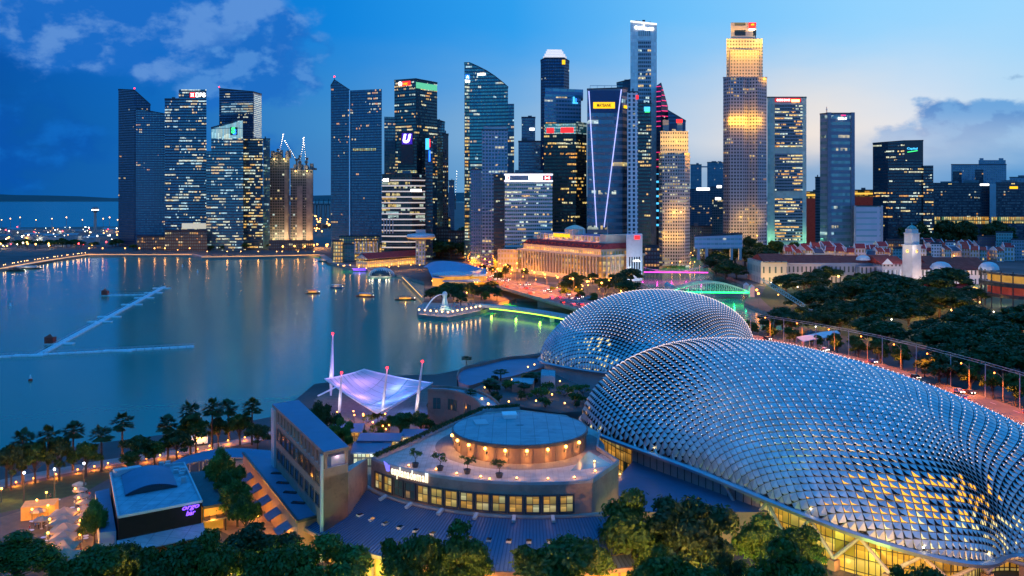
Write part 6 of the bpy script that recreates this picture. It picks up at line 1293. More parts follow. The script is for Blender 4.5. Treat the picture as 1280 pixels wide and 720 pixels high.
vp(1103, 1132, 330, 765, 40, vw, 'left_wing'); gable(1103, 1132, 765, 40, 331, 322, 'roof'); vp(1150, 1238, 338, 775, 44, vw, 'main_hall'); gable(1152, 1236, 777, 42, 337, 323.5, 'roof'); gable(1166, 1180, 772, 50, 337, 322, 'roof'); vp(1132, 1170, 337, 768, 30, vw, 'middle_wing'); gable(1143, 1168, 768, 30, 337, 330, 'roof')
for x in (1107, 1113, 1119, 1125): c = gx(x, 763); mb = MB(); mb.lathe((c, 763, 3), [(1.0, 0), (.85, 12), (1.1, 12.6)], 8); mb.build('portico_column', M['white'], vt)
mb = MB(); a_, b_ = gx(1102, 762), gx(1117, 762); mb.face([(a_, 762, gz(330.5, 762)), (b_, 762, gz(330.5, 762)), ((a_ + b_) / 2, 762, gz(323, 762))]); mb.build('pediment', M['white'], vt)
for (x, y, r) in ((1176, 337, 9), (1236, 336, 8), (1132, 333, 4)): c = Vector((gx(x, 770), 770, gz(y + 1, 770))); mb = MB(); mb.lathe(c, [(r, 0), (r * .95, r * .3), (r * .7, r * .62), (r * .35, r * .78), (0, r * .82)], 18); mb.build('low_dome', Wm, vt, smooth=True)
ct = Vector((gx(1141, 760), 762)); zt = gz(280, 762); mb = MB(); mb.box((ct.x, ct.y, 2), (10, 10, 33), .45).box((ct.x, ct.y, 35), (11.4, 11.4, .8), .45).box((ct.x, ct.y, 35.8), (8.2, 8.2, 9), .45).box((ct.x, ct.y, 44.8), (9.2, 9.2, .7), .45).box((ct.x, ct.y, 45.5), (7, 7, 3), .45); mb.build('clock_tower', Wm, vt)
mb = MB(); mb.lathe((ct.x, ct.y, 48.5), [(4, 0), (3.6, 1.5), (2, 2.6), (.5, 3.2), (.3, 5), (0, 5.2)], 12); mb.build('cupola', mat('green_copper', (.14, .34, .3), .6), vt)
for k, (sx, an) in enumerate(((-1, 0), (1, 0))):
    a_ = .45 + math.pi * 1.5 if sx > 0 else .45 + math.pi; nv = Vector((math.cos(a_), math.sin(a_))); c = Vector((ct.x, ct.y)) + nv * 5.1; tv_ = Vector((-nv.y, nv.x)); mb = MB(); mb.face([(c.x + tv_.x * 1.6 * math.cos(u), c.y + tv_.y * 1.6 * math.cos(u), 30.5 + 1.6 * math.sin(u)) for u in [2 * math.pi * j / 20 for j in range(20)]]); o = mb.build('clock_face', mat('clock_glow', (.9, .7, .3), emit=lin(255, 196, 90), es=.8, var=0, sample=False) if k == 0 else bpy.data.materials['clock_glow'], vt)
    mb = MB(); c2 = c + nv * .15; mb.beam((c2.x, c2.y, 30.5), (c2.x + tv_.x * .9, c2.y + tv_.y * .9, 31.3), .22); mb.beam((c2.x, c2.y, 30.5), (c2.x - tv_.x * .4, c2.y - tv_.y * .4, 32.1), .18); mb.build('clock_hands', M['ink'], o)
for k, (x, y, pw) in enumerate(((1130, 752, 4500), (1150, 748, 4500), (1110, 752, 3500), (1175, 756, 3500), (1200, 758, 3000), (1225, 758, 3500))): lamp('facade_light', (gx(x, y), y, 6), (1, .78, .72), pw, vt, 1.0)
for k in range(8): lamp('cornice_light', (gx(1150 + k * 11, 772), 772, gz(340, 772)), lin(255, 186, 110), 260, vt, .4)
lamp('tower_light', (ct.x - 2, ct.y - 9, 33), (1, .8, .7), 2500, vt, .6); lamp('tower_light', (ct.x - 9, ct.y - 4, 33), (1, .8, .6), 2500, vt, .6)
ms = thing('riverside_museum', (280, 790, 2), 'long white classical block with red hipped roofs, its left end lit cream', 'building'); vt_, vt = vt, ms
mw = fac('museum_wall', (.28, .30, .34), (.04, .05, .07), 9, 3.6, .36, .55, .05, 1, 1, .8, .1, .5)
vp(951, 984, 327, 780, 44, fac('museum_end', (.5, .46, .36), (.06, .08, .1), 9, 5, .3, .6, .1, 1, 1, .8, .1, .5), 'end_block'); vp(984, 1100, 329, 786, 36, mw, 'wall'); vp(1075, 1121, 333, 776, 20, mw, 'right_wing')
gable(957, 985, 780, 44, 328, 319, 'roof'); gable(980, 1050, 790, 36, 329, 320, 'roof'); gable(1040, 1100, 792, 36, 329, 321, 'roof'); gable(1086, 1118, 800, 30, 329, 320, 'roof')
mb = MB(); c = Vector((gx(1079, 788), 788, gz(325, 788))); mb.lathe(c, [(6, 0), (5.4, 2), (3.6, 3.6), (0, 4.4)], 14); mb.build('low_dome', Wm, ms)
for k in range(5): wl((gx(953 + k * 7, 768), 768, 5), 2600, ms, .8, (255, 200, 110))
for k in range(5): lamp('facade_light', (gx(1000 + k * 20, 770), 770, 6), (.6, .85, 1), 500, ms, .8)
vt = vt_
po = thing('portico_house', gd(1200, 374, 2), 'small cream pavilion with a gold-edged pediment in the park', 'building'); Yp = 655; vt_, vt = vt, po
vp(1165, 1228, 362, Yp, 18, fac('portico_wall', (.42, .3, .26), (.3, .2, .1), 5, 3, .4, .6, .5, 1, 1, .9, .1, .5), 'wall'); gable(1165, 1214, Yp + 4, 16, 362, 356, 'roof', 'x', M['roof_maroon'])
a_, b_ = gx(1208, Yp - 2), gx(1228, Yp - 2); mb = MB(); mb.prism([(a_, Yp - 2), (b_, Yp - 2), (b_, Yp), (a_, Yp)], gz(364, Yp), gz(362.5, Yp), bottom=True); mb.build('entablature', M['cream'], po)
for u, v in (((a_, gz(362.5, Yp)), ((a_ + b_) / 2, gz(358.5, Yp))), (((a_ + b_) / 2, gz(358.5, Yp)), (b_, gz(362.5, Yp)))): mb = MB(); mb.beam((u[0], Yp - 2, u[1]), (v[0], Yp - 2, v[1]), .5, .5); mb.build('pediment_edge', mat('gold_edge', (1, .7, .2), emit=lin(255, 190, 60), es=1.3, var=0, sample=False) if 'gold_edge' not in bpy.data.materials else bpy.data.materials['gold_edge'], po)
for k in range(5): c = a_ + (b_ - a_) * (k + .5) / 5; mb = MB(); mb.tube((c, Yp - 1.4, 2), (c, Yp - 1.4, gz(364, Yp)), .4); mb.build('column', M['cream'], po)
for k in range(4): wl((gx(1172 + k * 16, Yp - 6), Yp - 6, 4), 900, po)
vt = vt_
# round scaffolded stand at the right edge
rs = thing('round_grandstand', gd(1275, 385, 2), 'round open stand of dark scaffolding with glowing gold and red tiers at right edge', 'grandstand')
c = Vector((gx(1326, 600), 612)); RR = 41; pts = [c + Vector((RR * math.cos(a_), RR * math.sin(a_))) for a_ in [math.radians(150 + 6 * k) for k in range(30)]]
for (z0, z1, nm, m_) in ((gz(376, 580), gz(372, 580), 'tier_deck', M['dark_steel']), (gz(362, 580), gz(357, 580), 'tier_deck', M['dark_steel']), (gz(347, 580), gz(344, 580), 'tier_deck', M['dark_steel'])):
    mb = MB()
    for a_, b_ in zip(pts[:-1], pts[1:]): mb.beam((*a_, (z0 + z1) / 2), (*b_, (z0 + z1) / 2), 2.5, z1 - z0)
    mb.build(nm, m_, rs)
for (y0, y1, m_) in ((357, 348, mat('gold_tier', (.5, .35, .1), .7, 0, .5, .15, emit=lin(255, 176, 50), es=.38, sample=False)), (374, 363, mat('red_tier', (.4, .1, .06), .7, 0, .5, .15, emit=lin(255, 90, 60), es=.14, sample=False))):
    mb = MB()
    for a_, b_ in zip(pts[:-1], pts[1:]): a2, b2 = c + (a_ - c) * .9, c + (b_ - c) * .9; mb.face([(*a2, gz(y0, 580)), (*b2, gz(y0, 580)), (*b2, gz(y1, 580)), (*a2, gz(y1, 580))])
    mb.build('seating_tier', m_, rs)
for k, a_ in enumerate(pts[::2]): mb = MB(); mb.beam((*a_, 2), (*a_, gz(342, 580)), .6); mb.build('post', M['dark_steel'], rs)
# lattice boom and the blue stand roof
cb = thing('crawler_crane', gd(1018, 402, 2), 'crane with a long pale blue lattice boom leaning left over the trees', 'crane'); a, b = Vector((gx(1014, 560), 560, 6)), Vector((gx(950, 575), 575, gz(348, 575))); mb = MB(); N = 22
ofs = [Vector((0, -1.3, -1.0)), Vector((0, 1.3, -1.0)), Vector((.5, 1.3, 1.2)), Vector((.5, -1.3, 1.2))]
tp = lambda t_, k: a.lerp(b, t_) + ofs[k] * (min(1, t_ * 6) * min(1, (1.02 - t_) * 6))
for k in range(N):
    for j in range(4): mb.beam(tp(k / N, j), tp((k + 1) / N, j), .32); mb.beam(tp(k / N, j), tp((k + 1) / N, (j + 1) % 4), .2)
mb.build('boom', mat('boom_paint', (.22, .5, .5), .5, .1, .1), cb); mb = MB(); mb.box((a.x + 4, a.y, 3.4), (9, 5, 3.4), .3); mb.build('cab', M['pale_blue_steel'], cb)
for s_ in (-2.6, 2.6): mb = MB(); mb.box((a.x + 3, a.y + s_, 2), (10, 1.4, 1.6), .3); mb.build('crawler_track', M['dark_steel'], cb)
sr = thing('stand_roof', gd(1022, 420, 2), 'curved pale blue canopy roof behind the road lamps, lit white beneath', 'canopy'); mb = MB(); sp = spline([gd(x, y, 9)[:] for x, y in ((996, 421), (1012, 418), (1030, 414.5), (1046, 413))], 5); sp2 = spline([gd(x, y, 8)[:] for x, y in ((1004, 427), (1018, 424), (1036, 421), (1050, 416))], 5)
for a, b, c_, d in zip(sp2[:-1], sp2[1:], sp[1:], sp[:-1]): mb.face([a, b, c_, d]); mb.face([Vector(x) - Vector((0, 0, .3)) for x in (d, c_, b, a)])
mb.build('roof', M['pale_blue_steel'], sr); mb = MB()
for p in sp[::5] + sp2[::5]: mb = MB(); mb.tube((p[0], p[1], 2), (p[0], p[1], p[2]), .2); mb.build('post', M['steel'], sr)
lamp('stand_light', (gx(1006, 410), 412, 6), (1, .8, .85), 1400, sr, .6)
# elevated white office bridge block (right of the round-cornered tower)
t = Tw('white two-storey block raised on piers in front of the stepped tower', [(868, 900, 296), (928, 905, 293)], 16, fac('q9', (.36, .44, .52), (.2, .3, .4), 4.5, 4, .9, .45, .3, 3, .9, .5, .1, .4), name='office_block', cat='building', base=gz(311, 900), plant=False)
for x in (872, 882, 913, 924): t.panel('pier', x, x + 3, 311, 325, M['pale_stone'], .2, 3)
lamp('under_light', at(905, 318, 915), lin(255, 180, 70), 9000, t.root, 1)
# shophouses
def shophouse(w, d, h, wall, roofm, lit):
    o = thing('shophouse', (0, 0, 0), 'x', 'building'); mb = MB(); mb.prism([(-w / 2, 0), (w / 2, 0), (w / 2, d), (-w / 2, d)], 0, h, 0, 1); mb.build('wall', [fac('shop_wall', wall, (.25, .16, .06), 3.6, 2.2, .5, .6, lit, 1, 1.2, .9, .1, .5), M['roof_dark']], o)
    mb = MB(); r = h + 3.2; mb.face([(-w / 2, -.5, h - .1), (w / 2, -.5, h - .1), (w / 2, d / 2, r), (-w / 2, d / 2, r)]); mb.face([(w / 2, d + .5, h - .1), (-w / 2, d + .5, h - .1), (-w / 2, d / 2, r), (w / 2, d / 2, r)])
    for s_ in (-1, 1): mb.face([(s_ * w / 2, 0, h), (s_ * w / 2, d, h), (s_ * w / 2, d / 2, r + .2)][::s_], 1); mb.beam((s_ * w / 2, -.3, h + .2), (s_ * w / 2, d / 2, r + .3), .4, .5, 1); mb.beam((s_ * w / 2, d + .3, h + .2), (s_ * w / 2, d / 2, r + .3), .4, .5, 1)
    mb.build('roof', [roofm, M['white']], o); return o
sps = [shophouse(7, 16, 9, (.32, .28, .28), M['roof_maroon'], .3), shophouse(6.5, 15, 10, (.42, .4, .4), M['roof_red'], .2), shophouse(8, 17, 8, (.22, .26, .32), mat('slate_tiles', (.06, .07, .1), .8, 0, .2, .3), .4), shophouse(7.5, 15, 11, (.48, .5, .52), M['roof_maroon'], .25)]
r_ = random.Random(21); cols_ = ['maroon tiled', 'red tiled', 'slate roofed', 'tall maroon tiled']; cnt = {}
spots = []
for k in range(20): spots.append((986 + k * 6.4, 329 - (k % 2) * 1.2, 'behind the riverside museum'))
for k in range(16): spots.append((990 + k * 7.6, 325, 'in the back row above the museum'))
for k in range(12): spots.append((1152 + k * 11, 327 - (k % 3), 'behind the clock tower theatre'))
for k in range(11): spots.append((1158 + k * 12, 323 - (k % 2), 'in the second row beyond the theatre'))
for k in range(10): spots.append((1162 + k * 12.5, 319 - (k % 2), 'in the back row beyond the theatre'))
for k, (x, y, w_) in enumerate(spots):
    i = r_.randrange(4); v = gd(x, y, 2); v.z = 2; cnt[w_] = cnt.get(w_, 0) + 1
    o = put(sps[i], v, r_.uniform(-.5, .3), f'{cols_[i]} shophouse {w_}, {ORDW[cnt[w_] - 1]} from the left', 'shophouses in rows on the far bank', r_.uniform(1.15, 1.5))
    if k % 4 == 0: wl(v + Vector((r_.uniform(-3, 3), -5, 5)), 900, None, .5, r_.choice(((255, 160, 60), (255, 110, 50), (255, 180, 90))))
for k, (x0, x1, yt, Y, lab, w_) in enumerate(((1245, 1266, 291, 1080, 'teal netted mid-rise with pale frame beyond the shophouses', (.1, .3, .3)), (1222, 1244, 296, 1100, 'dark blue block left of the teal netted mid-rise', (.03, .06, .12)), (1116, 1133, 311, 960, 'green-grey low block left of the clock tower', (.2, .28, .28)), (1164, 1177, 305, 1050, 'small white stepped house right of the clock tower', (.5, .52, .56)), (1182, 1194, 303, 1080, 'small white house with a dark window beyond the red theatre roofs', (.5, .5, .54)), (1264, 1300, 300, 1060, 'grey mid-rise at the right edge beyond the shophouses', (.2, .24, .3)))):
    t = Tw(lab, [(x0, Y, yt), (x1, Y, yt)], 14, fac('b%d' % k, w_, (.06, .1, .12), 3.6, 3, .6, .5, .2, 1, 1.2, .7, .1, .5), name='office_block', cat='building', plant=False)
# ================================================================ trees and plants
def leaf_mat(name, c1, c2, tr=.25):
    m = bpy.data.materials.new(name); m.use_nodes = True; t = NT(m.node_tree); b = t.n['Principled BSDF']; b.inputs['Roughness'].default_value = .55; b.inputs['Specular IOR Level'].default_value = .3
    tc = t.new('ShaderNodeTexCoord').outputs['Object']; oi = t.new('ShaderNodeObjectInfo').outputs['Random']
    n = t.noise(tc, .9, 3); w_ = t.noise(tc, 7.0, 1)
    c = t.ramp(t.m('ADD', t.m('MULTIPLY', n, .7), t.m('MULTIPLY', w_, .35)), [(.3, (*c1, 1)), (.75, (*c2, 1))])
    c = t.mix(t.m('MULTIPLY', oi, .35), c, (.03, .04, .012, 1)); t.put(b.inputs['Base Color'], c)
    tl = t.new('ShaderNodeBsdfTranslucent'); t.put(tl.inputs[0], c); mx = t.new('ShaderNodeMixShader'); mx.inputs[0].default_value = tr
    t.l.new(b.outputs[0], mx.inputs[1]); t.l.new(tl.outputs[0], mx.inputs[2]); t.l.new(mx.outputs[0], t.n['Material Output'].inputs[0]); return m
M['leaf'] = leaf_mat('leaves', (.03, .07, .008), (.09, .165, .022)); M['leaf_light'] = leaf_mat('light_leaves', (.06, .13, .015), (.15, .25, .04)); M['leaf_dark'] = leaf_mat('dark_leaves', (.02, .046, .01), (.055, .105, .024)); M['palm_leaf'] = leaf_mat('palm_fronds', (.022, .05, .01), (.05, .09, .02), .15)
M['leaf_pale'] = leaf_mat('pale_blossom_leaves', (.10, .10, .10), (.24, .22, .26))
M['bark'] = mat('bark', (.08, .06, .045), .9, 0, .3, 1.5)
def leafmesh(name, ctr, rad, n, size, rng, squash=.75, hollow=.55):
    """n small leaf faces spread through clumps (centres, radii)"""
    ctr = np.array(ctr); rad = np.array(rad); p_ = rad ** 2 / (rad ** 2).sum(); k = rng.choice(len(rad), n, p=p_)
    d_ = rng.normal(size=(n, 3)); d_ /= np.linalg.norm(d_, axis=1)[:, None]; d_[:, 2] = np.where(d_[:, 2] < -.35, -d_[:, 2] * .6, d_[:, 2])
    r = rad[k] * (hollow + (1 - hollow) * rng.random(n) ** .5) * (1 + .18 * rng.normal(size=n)); c = ctr[k] + d_ * r[:, None] * np.array([1, 1, squash])
    nrm = d_ + rng.normal(size=(n, 3)) * .55; nrm /= np.linalg.norm(nrm, axis=1)[:, None]
    t1 = np.cross(nrm, rng.normal(size=(n, 3))); t1 /= np.linalg.norm(t1, axis=1)[:, None]; t2 = np.cross(nrm, t1)
    s = (size * (.6 + .8 * rng.random(n)))[:, None]; V = np.stack([c - t1 * s, c + t2 * s * .55, c + t1 * s, c - t2 * s * .55], 1).reshape(-1, 3)
    me = bpy.data.meshes.new(name); me.vertices.add(4 * n); me.vertices.foreach_set('co', V.ravel()); me.loops.add(4 * n); me.loops.foreach_set('vertex_index', np.arange(4 * n)); me.polygons.add(n); me.polygons.foreach_set('loop_start', np.arange(0, 4 * n, 4)); me.update(calc_edges=True)
    return me
def link_mesh(me, parent, m, name):
    me.materials.append(m); o = bpy.data.objects.new(name, me); COL.objects.link(o); o.parent = parent; ORG[o.name] = (0, 0, 0); return o
def broad_tree(seed, leafm, n=5000, size=.36, flat=.75, spread=1.0, low=0):
    """unit tree about 10 m tall with a 5 m crown radius"""
    rng = np.random.default_rng(seed); r_ = random.Random(seed); o = thing('broadleaf_tree', (0, 0, 0), 'tree', 'tree')
    ctr, rad = [], []; tips = []
    for k in range(15 + 7 * (low > 0)):
        a = r_.uniform(0, 6.28); q = math.sqrt(r_.random()); hgt = 6.9 + (1 - q) * 2.7 * flat + r_.uniform(-1.1, .8) - (2.6 * r_.random() * low); rr = r_.uniform(1.1, 2.1) * (1.1 - .3 * q); c = (math.cos(a) * q * 3.9 * spread, math.sin(a) * q * 3.9 * spread, hgt); ctr.append(c); rad.append(rr); tips.append(Vector(c))
    mb = MB(); mb.tube((0, 0, 0), (.1, 0, 2.6), .34, .24, 8); mb.tube((.1, 0, 2.6), (0, .1, 5.2), .24, .15, 7)
    for t_ in tips: mb.tube((.05, .05, r_.uniform(2.4, 4.6)), t_ * .86 + Vector((0, 0, .5)), .11, .035, 5)
    mb.build('trunk', M['bark'], o); link_mesh(leafmesh('crown', ctr, rad, n, size, rng), o, leafm, 'crown'); return o
def palm_tree(seed, h=9.0, nf=46):
    r_ = random.Random(seed); o = thing('palm_tree', (0, 0, 0), 'palm', 'palm'); mb = MB(); p = Vector((0, 0, 0)); lean = Vector((r_.uniform(-.3, .3), r_.uniform(-.3, .3), 0))
    for k in range(6): q = lean * ((k + 1) / 6) ** 2 + Vector((0, 0, h * (k + 1) / 6)); mb.tube(p, q, .24 - .015 * k, .225 - .015 * k, 7); p = q
    mb.build('trunk', M['bark'], o); mb = MB()
    for k in range(nf):
        a = 2 * math.pi * k / nf + r_.uniform(-.15, .15); el_ = r_.uniform(-.75, 1.3); L = r_.uniform(2.0, 2.7); d = Vector((math.cos(a) * math.cos(el_), math.sin(a) * math.cos(el_), math.sin(el_))); e_ = p + d * L * .55; side = Vector((-math.sin(a), math.cos(a), 0))
        mb.tube(p, e_, .04, .03, 4)
        for j in range(13):
            b = (j / 12 - .5) * 2.4; dd = (d * math.cos(b) + side * math.sin(b)).normalized(); tip = e_ + dd * L * .55 * (1 - .18 * abs(b)) + Vector((0, 0, -.35 * abs(b) - .15)); w_ = side * .17 + d * .03; m_ = e_.lerp(tip, .5)
            mb.face([e_, m_ + Vector((0, 0, .03)) + w_, tip, m_ - w_])
    mb.build('crown', M['palm_leaf'], o); return o
def shrub(seed, leafm):
    rng = np.random.default_rng(seed); r_ = random.Random(seed); o = thing('shrub', (0, 0, 0), 'shrub', 'shrub'); ctr = [(r_.uniform(-.9, .9), r_.uniform(-.9, .9), r_.uniform(.5, 1.3)) for _ in range(6)]
    mb = MB(); [mb.tube((0, 0, 0), c, .05, .02, 4) for c in ctr]; mb.build('stem', M['bark'], o); link_mesh(leafmesh('foliage', ctr, [r_.uniform(.4, .75) for _ in ctr], 500, .16, rng), o, leafm, 'foliage'); return o
TB = [broad_tree(1, M['leaf'], 11000, .25, .75, 1, 1.1), broad_tree(2, M['leaf'], 11000, .25, .9, 1, 1.3), broad_tree(3, M['leaf_light'], 11000, .25, .8, 1, 1.2), broad_tree(4, M['leaf_dark'], 11000, .26, .7, 1.05, 1.2)]
TM = [broad_tree(5, M['leaf_dark'], 3200, .5, .7, 1, .8), broad_tree(6, M['leaf_dark'], 3200, .5, .5, 1.15, .6), broad_tree(7, M['leaf'], 3000, .5, .8, 1, 1), broad_tree(8, M['leaf_pale'], 1600, .6, .6)]
TP = [palm_tree(11), palm_tree(12), palm_tree(13)]
TS = [shrub(14, M['leaf']), shrub(15, M['leaf_light']), shrub(16, M['leaf_dark'])]
def tree(proto, px, py, wpx, Y, label, grp=None, zb=2.0):
    """crown centred on that sight line; the trunk stands on the ground below it"""
    c = at(px, py, Y); s_ = wpx * Y / F / 10.0; hgt = max(c.z - zb, 3.0) / 7.0; o = put(proto, (c.x, Y, zb), rnd.uniform(0, 6.28), label, grp); o.scale = (s_, s_, max(min(hgt, s_ * 1.7), s_ * .62)); 
    o.location.z = zb; return o
# big street trees along the bottom
for (x, y, w_, Y, i, lb) in ((22, 690, 95, 172, 1, 'dark street tree filling the lower left corner beside the market'), (112, 702, 100, 160, 0, 'broad street tree in front of the white market tents'), (150, 690, 70, 166, 3, 'dark tree between the market and the black hall'), (225, 694, 100, 160, 0, 'street tree in front of the purple-lettered hall'), (268, 700, 80, 156, 1, 'street tree right of the purple-lettered hall by the lane'),
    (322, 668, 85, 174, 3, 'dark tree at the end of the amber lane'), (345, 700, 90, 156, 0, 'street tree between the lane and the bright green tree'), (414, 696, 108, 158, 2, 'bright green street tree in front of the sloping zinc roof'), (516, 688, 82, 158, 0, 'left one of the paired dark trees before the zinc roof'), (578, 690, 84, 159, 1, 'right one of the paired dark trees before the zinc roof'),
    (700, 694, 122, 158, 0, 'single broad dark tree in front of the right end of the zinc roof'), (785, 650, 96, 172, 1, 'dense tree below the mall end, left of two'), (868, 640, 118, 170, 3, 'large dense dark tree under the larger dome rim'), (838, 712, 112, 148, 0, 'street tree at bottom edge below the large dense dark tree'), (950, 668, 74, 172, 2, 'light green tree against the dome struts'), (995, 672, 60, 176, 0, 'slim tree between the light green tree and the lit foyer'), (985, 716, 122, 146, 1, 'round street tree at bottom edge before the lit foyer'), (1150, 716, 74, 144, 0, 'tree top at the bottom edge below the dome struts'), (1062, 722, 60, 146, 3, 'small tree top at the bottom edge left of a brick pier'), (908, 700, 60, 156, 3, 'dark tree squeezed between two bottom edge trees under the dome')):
    tree(TB[i], x, y + 2, w_ * 1.17, Y, lb)
# palms and round trees along the promenade
for k, (x, y, xb, yb) in enumerate(((28, 552, 28, 604), (62, 547, 60, 599), (90, 541, 91, 588), (125, 545, 127, 590), (152, 530, 153, 578), (208, 532, 210, 576), (231, 516, 238, 568), (265, 512, 265, 561), (290, 511, 286, 551), (315, 511, 315, 556), (8, 572, 8, 610))):
    v = gd(xb, yb, 2.2); top = gz(y, v.y); o = put(TP[k % 3], v, rnd.uniform(0, 6), f'fan palm on the waterfront promenade, {ORDW[k if k < 10 else 0] if k < 10 else "at the left picture edge"}{" from the left" if k < 10 else ""}', 'palms along the waterfront promenade'); s_ = (top - 2.2) / 9.3; o.scale = (1.4, 1.4, s_ * 1.08)
for k, (x, y, w_, yb) in enumerate(((14, 572, 34, 612), (44, 567, 40, 603), (74, 562, 34, 600), (107, 566, 40, 596), (172, 556, 40, 583), (193, 560, 34, 580), (221, 550, 40, 576), (245, 532, 44, 566), (273, 532, 26, 558), (300, 528, 36, 556), (322, 540, 34, 562), (160, 572, 30, 590))):
    Y = gd(x, yb, 2.2).y; tree(TM[2 if k % 2 else 0], x, y, w_ * 1.1, Y, f'round dark tree between the promenade palms, {ORDW[k]} from the left', 'round trees between the promenade palms')
for k, (x, y, w_, Y, i) in enumerate(((276, 577, 44, 222, 2), (288, 597, 46, 212, 0), (297, 615, 46, 205, 2), (308, 634, 46, 196, 0), (262, 572, 24, 228, 0), (118, 640, 40, 192, 2))):
    tree(TB[i], x, y, w_, Y, f'warm-lit small tree on the lane beside the arcade, {ORDW[k]} from its far end' if k < 5 else 'yellow-lit hedge tree beside the black hall wall')
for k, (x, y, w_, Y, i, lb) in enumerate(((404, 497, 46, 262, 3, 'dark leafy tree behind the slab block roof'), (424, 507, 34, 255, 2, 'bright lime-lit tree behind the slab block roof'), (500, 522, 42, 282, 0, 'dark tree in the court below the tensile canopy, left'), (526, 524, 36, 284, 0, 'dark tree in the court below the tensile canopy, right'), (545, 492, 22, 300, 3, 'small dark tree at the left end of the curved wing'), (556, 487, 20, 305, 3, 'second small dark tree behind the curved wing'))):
    tree(TB[i], x, y, w_, Y, lb)
for k, (x, y, w_, Y) in enumerate(((612, 478, 26, 300), (626, 466, 22, 318), (583, 460, 16, 345), (664, 476, 26, 312), (655, 490, 20, 295), (588, 492, 18, 285))): v = at(x, y, Y); o = put(TP[k % 3], (v.x, Y, 11.9), k, f'palm in the rooftop garden near the smaller dome, {ORDW[k]} of six', 'rooftop garden palms'); o.scale = (w_ * Y / F / 5.0,) * 2 + (max(.35, (v.z - 11.9) / 9.3),)
for k in range(26): 
    x, y = rnd.uniform(612, 735), rnd.uniform(474, 511); v = gd(x, y, 11.95); o = put(TS[k % 3], v, k, 'low shrub among the small lamps of the rooftop garden', 'rooftop garden shrubs', rnd.uniform(1.0, 2.2))
for k, (x, y) in enumerate(((620, 500), (636, 506), (650, 498), (670, 505), (690, 497), (706, 508), (722, 500), (682, 488), (700, 480), (715, 490), (606, 488), (640, 478), (660, 462), (668, 459))): 
    o = thing('garden_lamp', gd(x, y, 12), 'small amber lamp glowing among the rooftop garden shrubs', 'lamp', 'rooftop garden lamps'); v = gd(x, y, 12); mb = MB(); mb.tube(v, v + Vector((0, 0, .8)), .06); mb.build('stem', M['dark_steel'], o); mb = MB(); mb.blob(v + Vector((0, 0, 1)), .24, 6, 4); mb.build('bulb', M['glow_warm'], o); wl(v + Vector((0, -.4, 1.6)), 90, o, .2)
for k, (x, y) in enumerate(((519, 584), (550, 588), (584, 592), (624, 597))):
    v = gd(x, y, ZT); o = thing('potted_tree', v, f'small potted tree on the mall terrace, {ORDW[k]} from the lettering', 'potted tree', 'potted terrace trees'); mb = MB(); mb.lathe(v, [(.55, 0), (.8, .9), (.7, .9), (.65, .7), (0, .7)], 10); mb.build('pot', M['dark_steel'], o)
    mb = MB(); mb.tube(v + Vector((0, 0, .7)), v + Vector((.1, 0, 2)), .1, .07); rr = random.Random(k); cs = [(rr.uniform(-1.3, 1.3), rr.uniform(-1, 1), rr.uniform(2.2, 3.4)) for _ in range(7)]; [mb.tube(v + Vector((.1, 0, 1.8)), v + Vector(c), .04, .02, 4) for c in cs]; mb.build('trunk', M['bark'], o)
    link_mesh(leafmesh('crown', cs, [.62] * 7, 420, .17, np.random.default_rng(k)), o, M['leaf'], 'crown')
# hedge planter between terrace and court
hg = thing('hedge_planter', (-22, 214, ZT), 'dark planted hedge along the back edge of the mall terrace', 'hedge'); cs, rd = [], []
for a, b in zip(((-29.5, 199.5), (-23, 213), (-15.5, 229.5), (-8, 244)), ((-23, 213), (-15.5, 229.5), (-8, 244), (2, 247))):
    for k in range(9): c = Vector(a).lerp(Vector(b), k / 9); cs.append((c.x + .4 - hg.location.x, c.y - hg.location.y, .9)); rd.append(.8)
link_mesh(leafmesh('foliage', cs, rd, 6000, .2, NR), hg, M['leaf_dark'], 'foliage')
# distant and park trees: (zone, column range, row range, width range, count, prototype choices)
zones = [('in the grove behind the waterside restaurants', (540, 602), (296, 318), (26, 40), 12, (0, 0, 2), 830), ('on the lawn behind the fountain statue', (532, 625), (354, 371), (15, 23), 20, (0, 2), 655), ('before the colonnaded hotel', (702, 775), (343, 356), (12, 18), 14, (2, 0), 740), ('by the river beside the colonnaded hotel', (768, 815), (342, 358), (24, 34), 6, (0, 0), 740),
         ('along the far promenade below the left towers', (152, 402), (306, 313), (9, 13), 34, (0, 2), 1260), ('on the dark shore at far left', (2, 150), (300, 318), (10, 16), 26, (0, 2), 1330), ('on the bank beside the green arch bridge', (885, 962), (321, 338), (28, 42), 13, (0, 1, 0), 700), ('round the lattice boom', (966, 1056), (352, 400), (34, 48), 22, (0, 1), 620),
         ('in the park before the clock tower', (1058, 1205), (352, 420), (46, 66), 29, (0, 1, 0), 560), ('in the park at far right', (1170, 1290), (392, 455), (46, 68), 27, (0, 1, 0), 440), ('in front of the museum front', (990, 1108), (338, 350), (26, 36), 17, (1, 2), 740), ('before the clock tower theatre', (1112, 1225), (352, 374), (28, 40), 12, (0, 1), 700), ('on the wooded rise beyond the shophouses', (1120, 1262), (286, 298), (22, 34), 18, (0, 0), 1200), ('on the avenue beside the hotel annex', (604, 660), (318, 344), (9, 13), 12, (0, 2), 880), ('at the foot of the towers by the museum', (930, 1010), (304, 318), (16, 24), 8, (0, 2), 1050)]
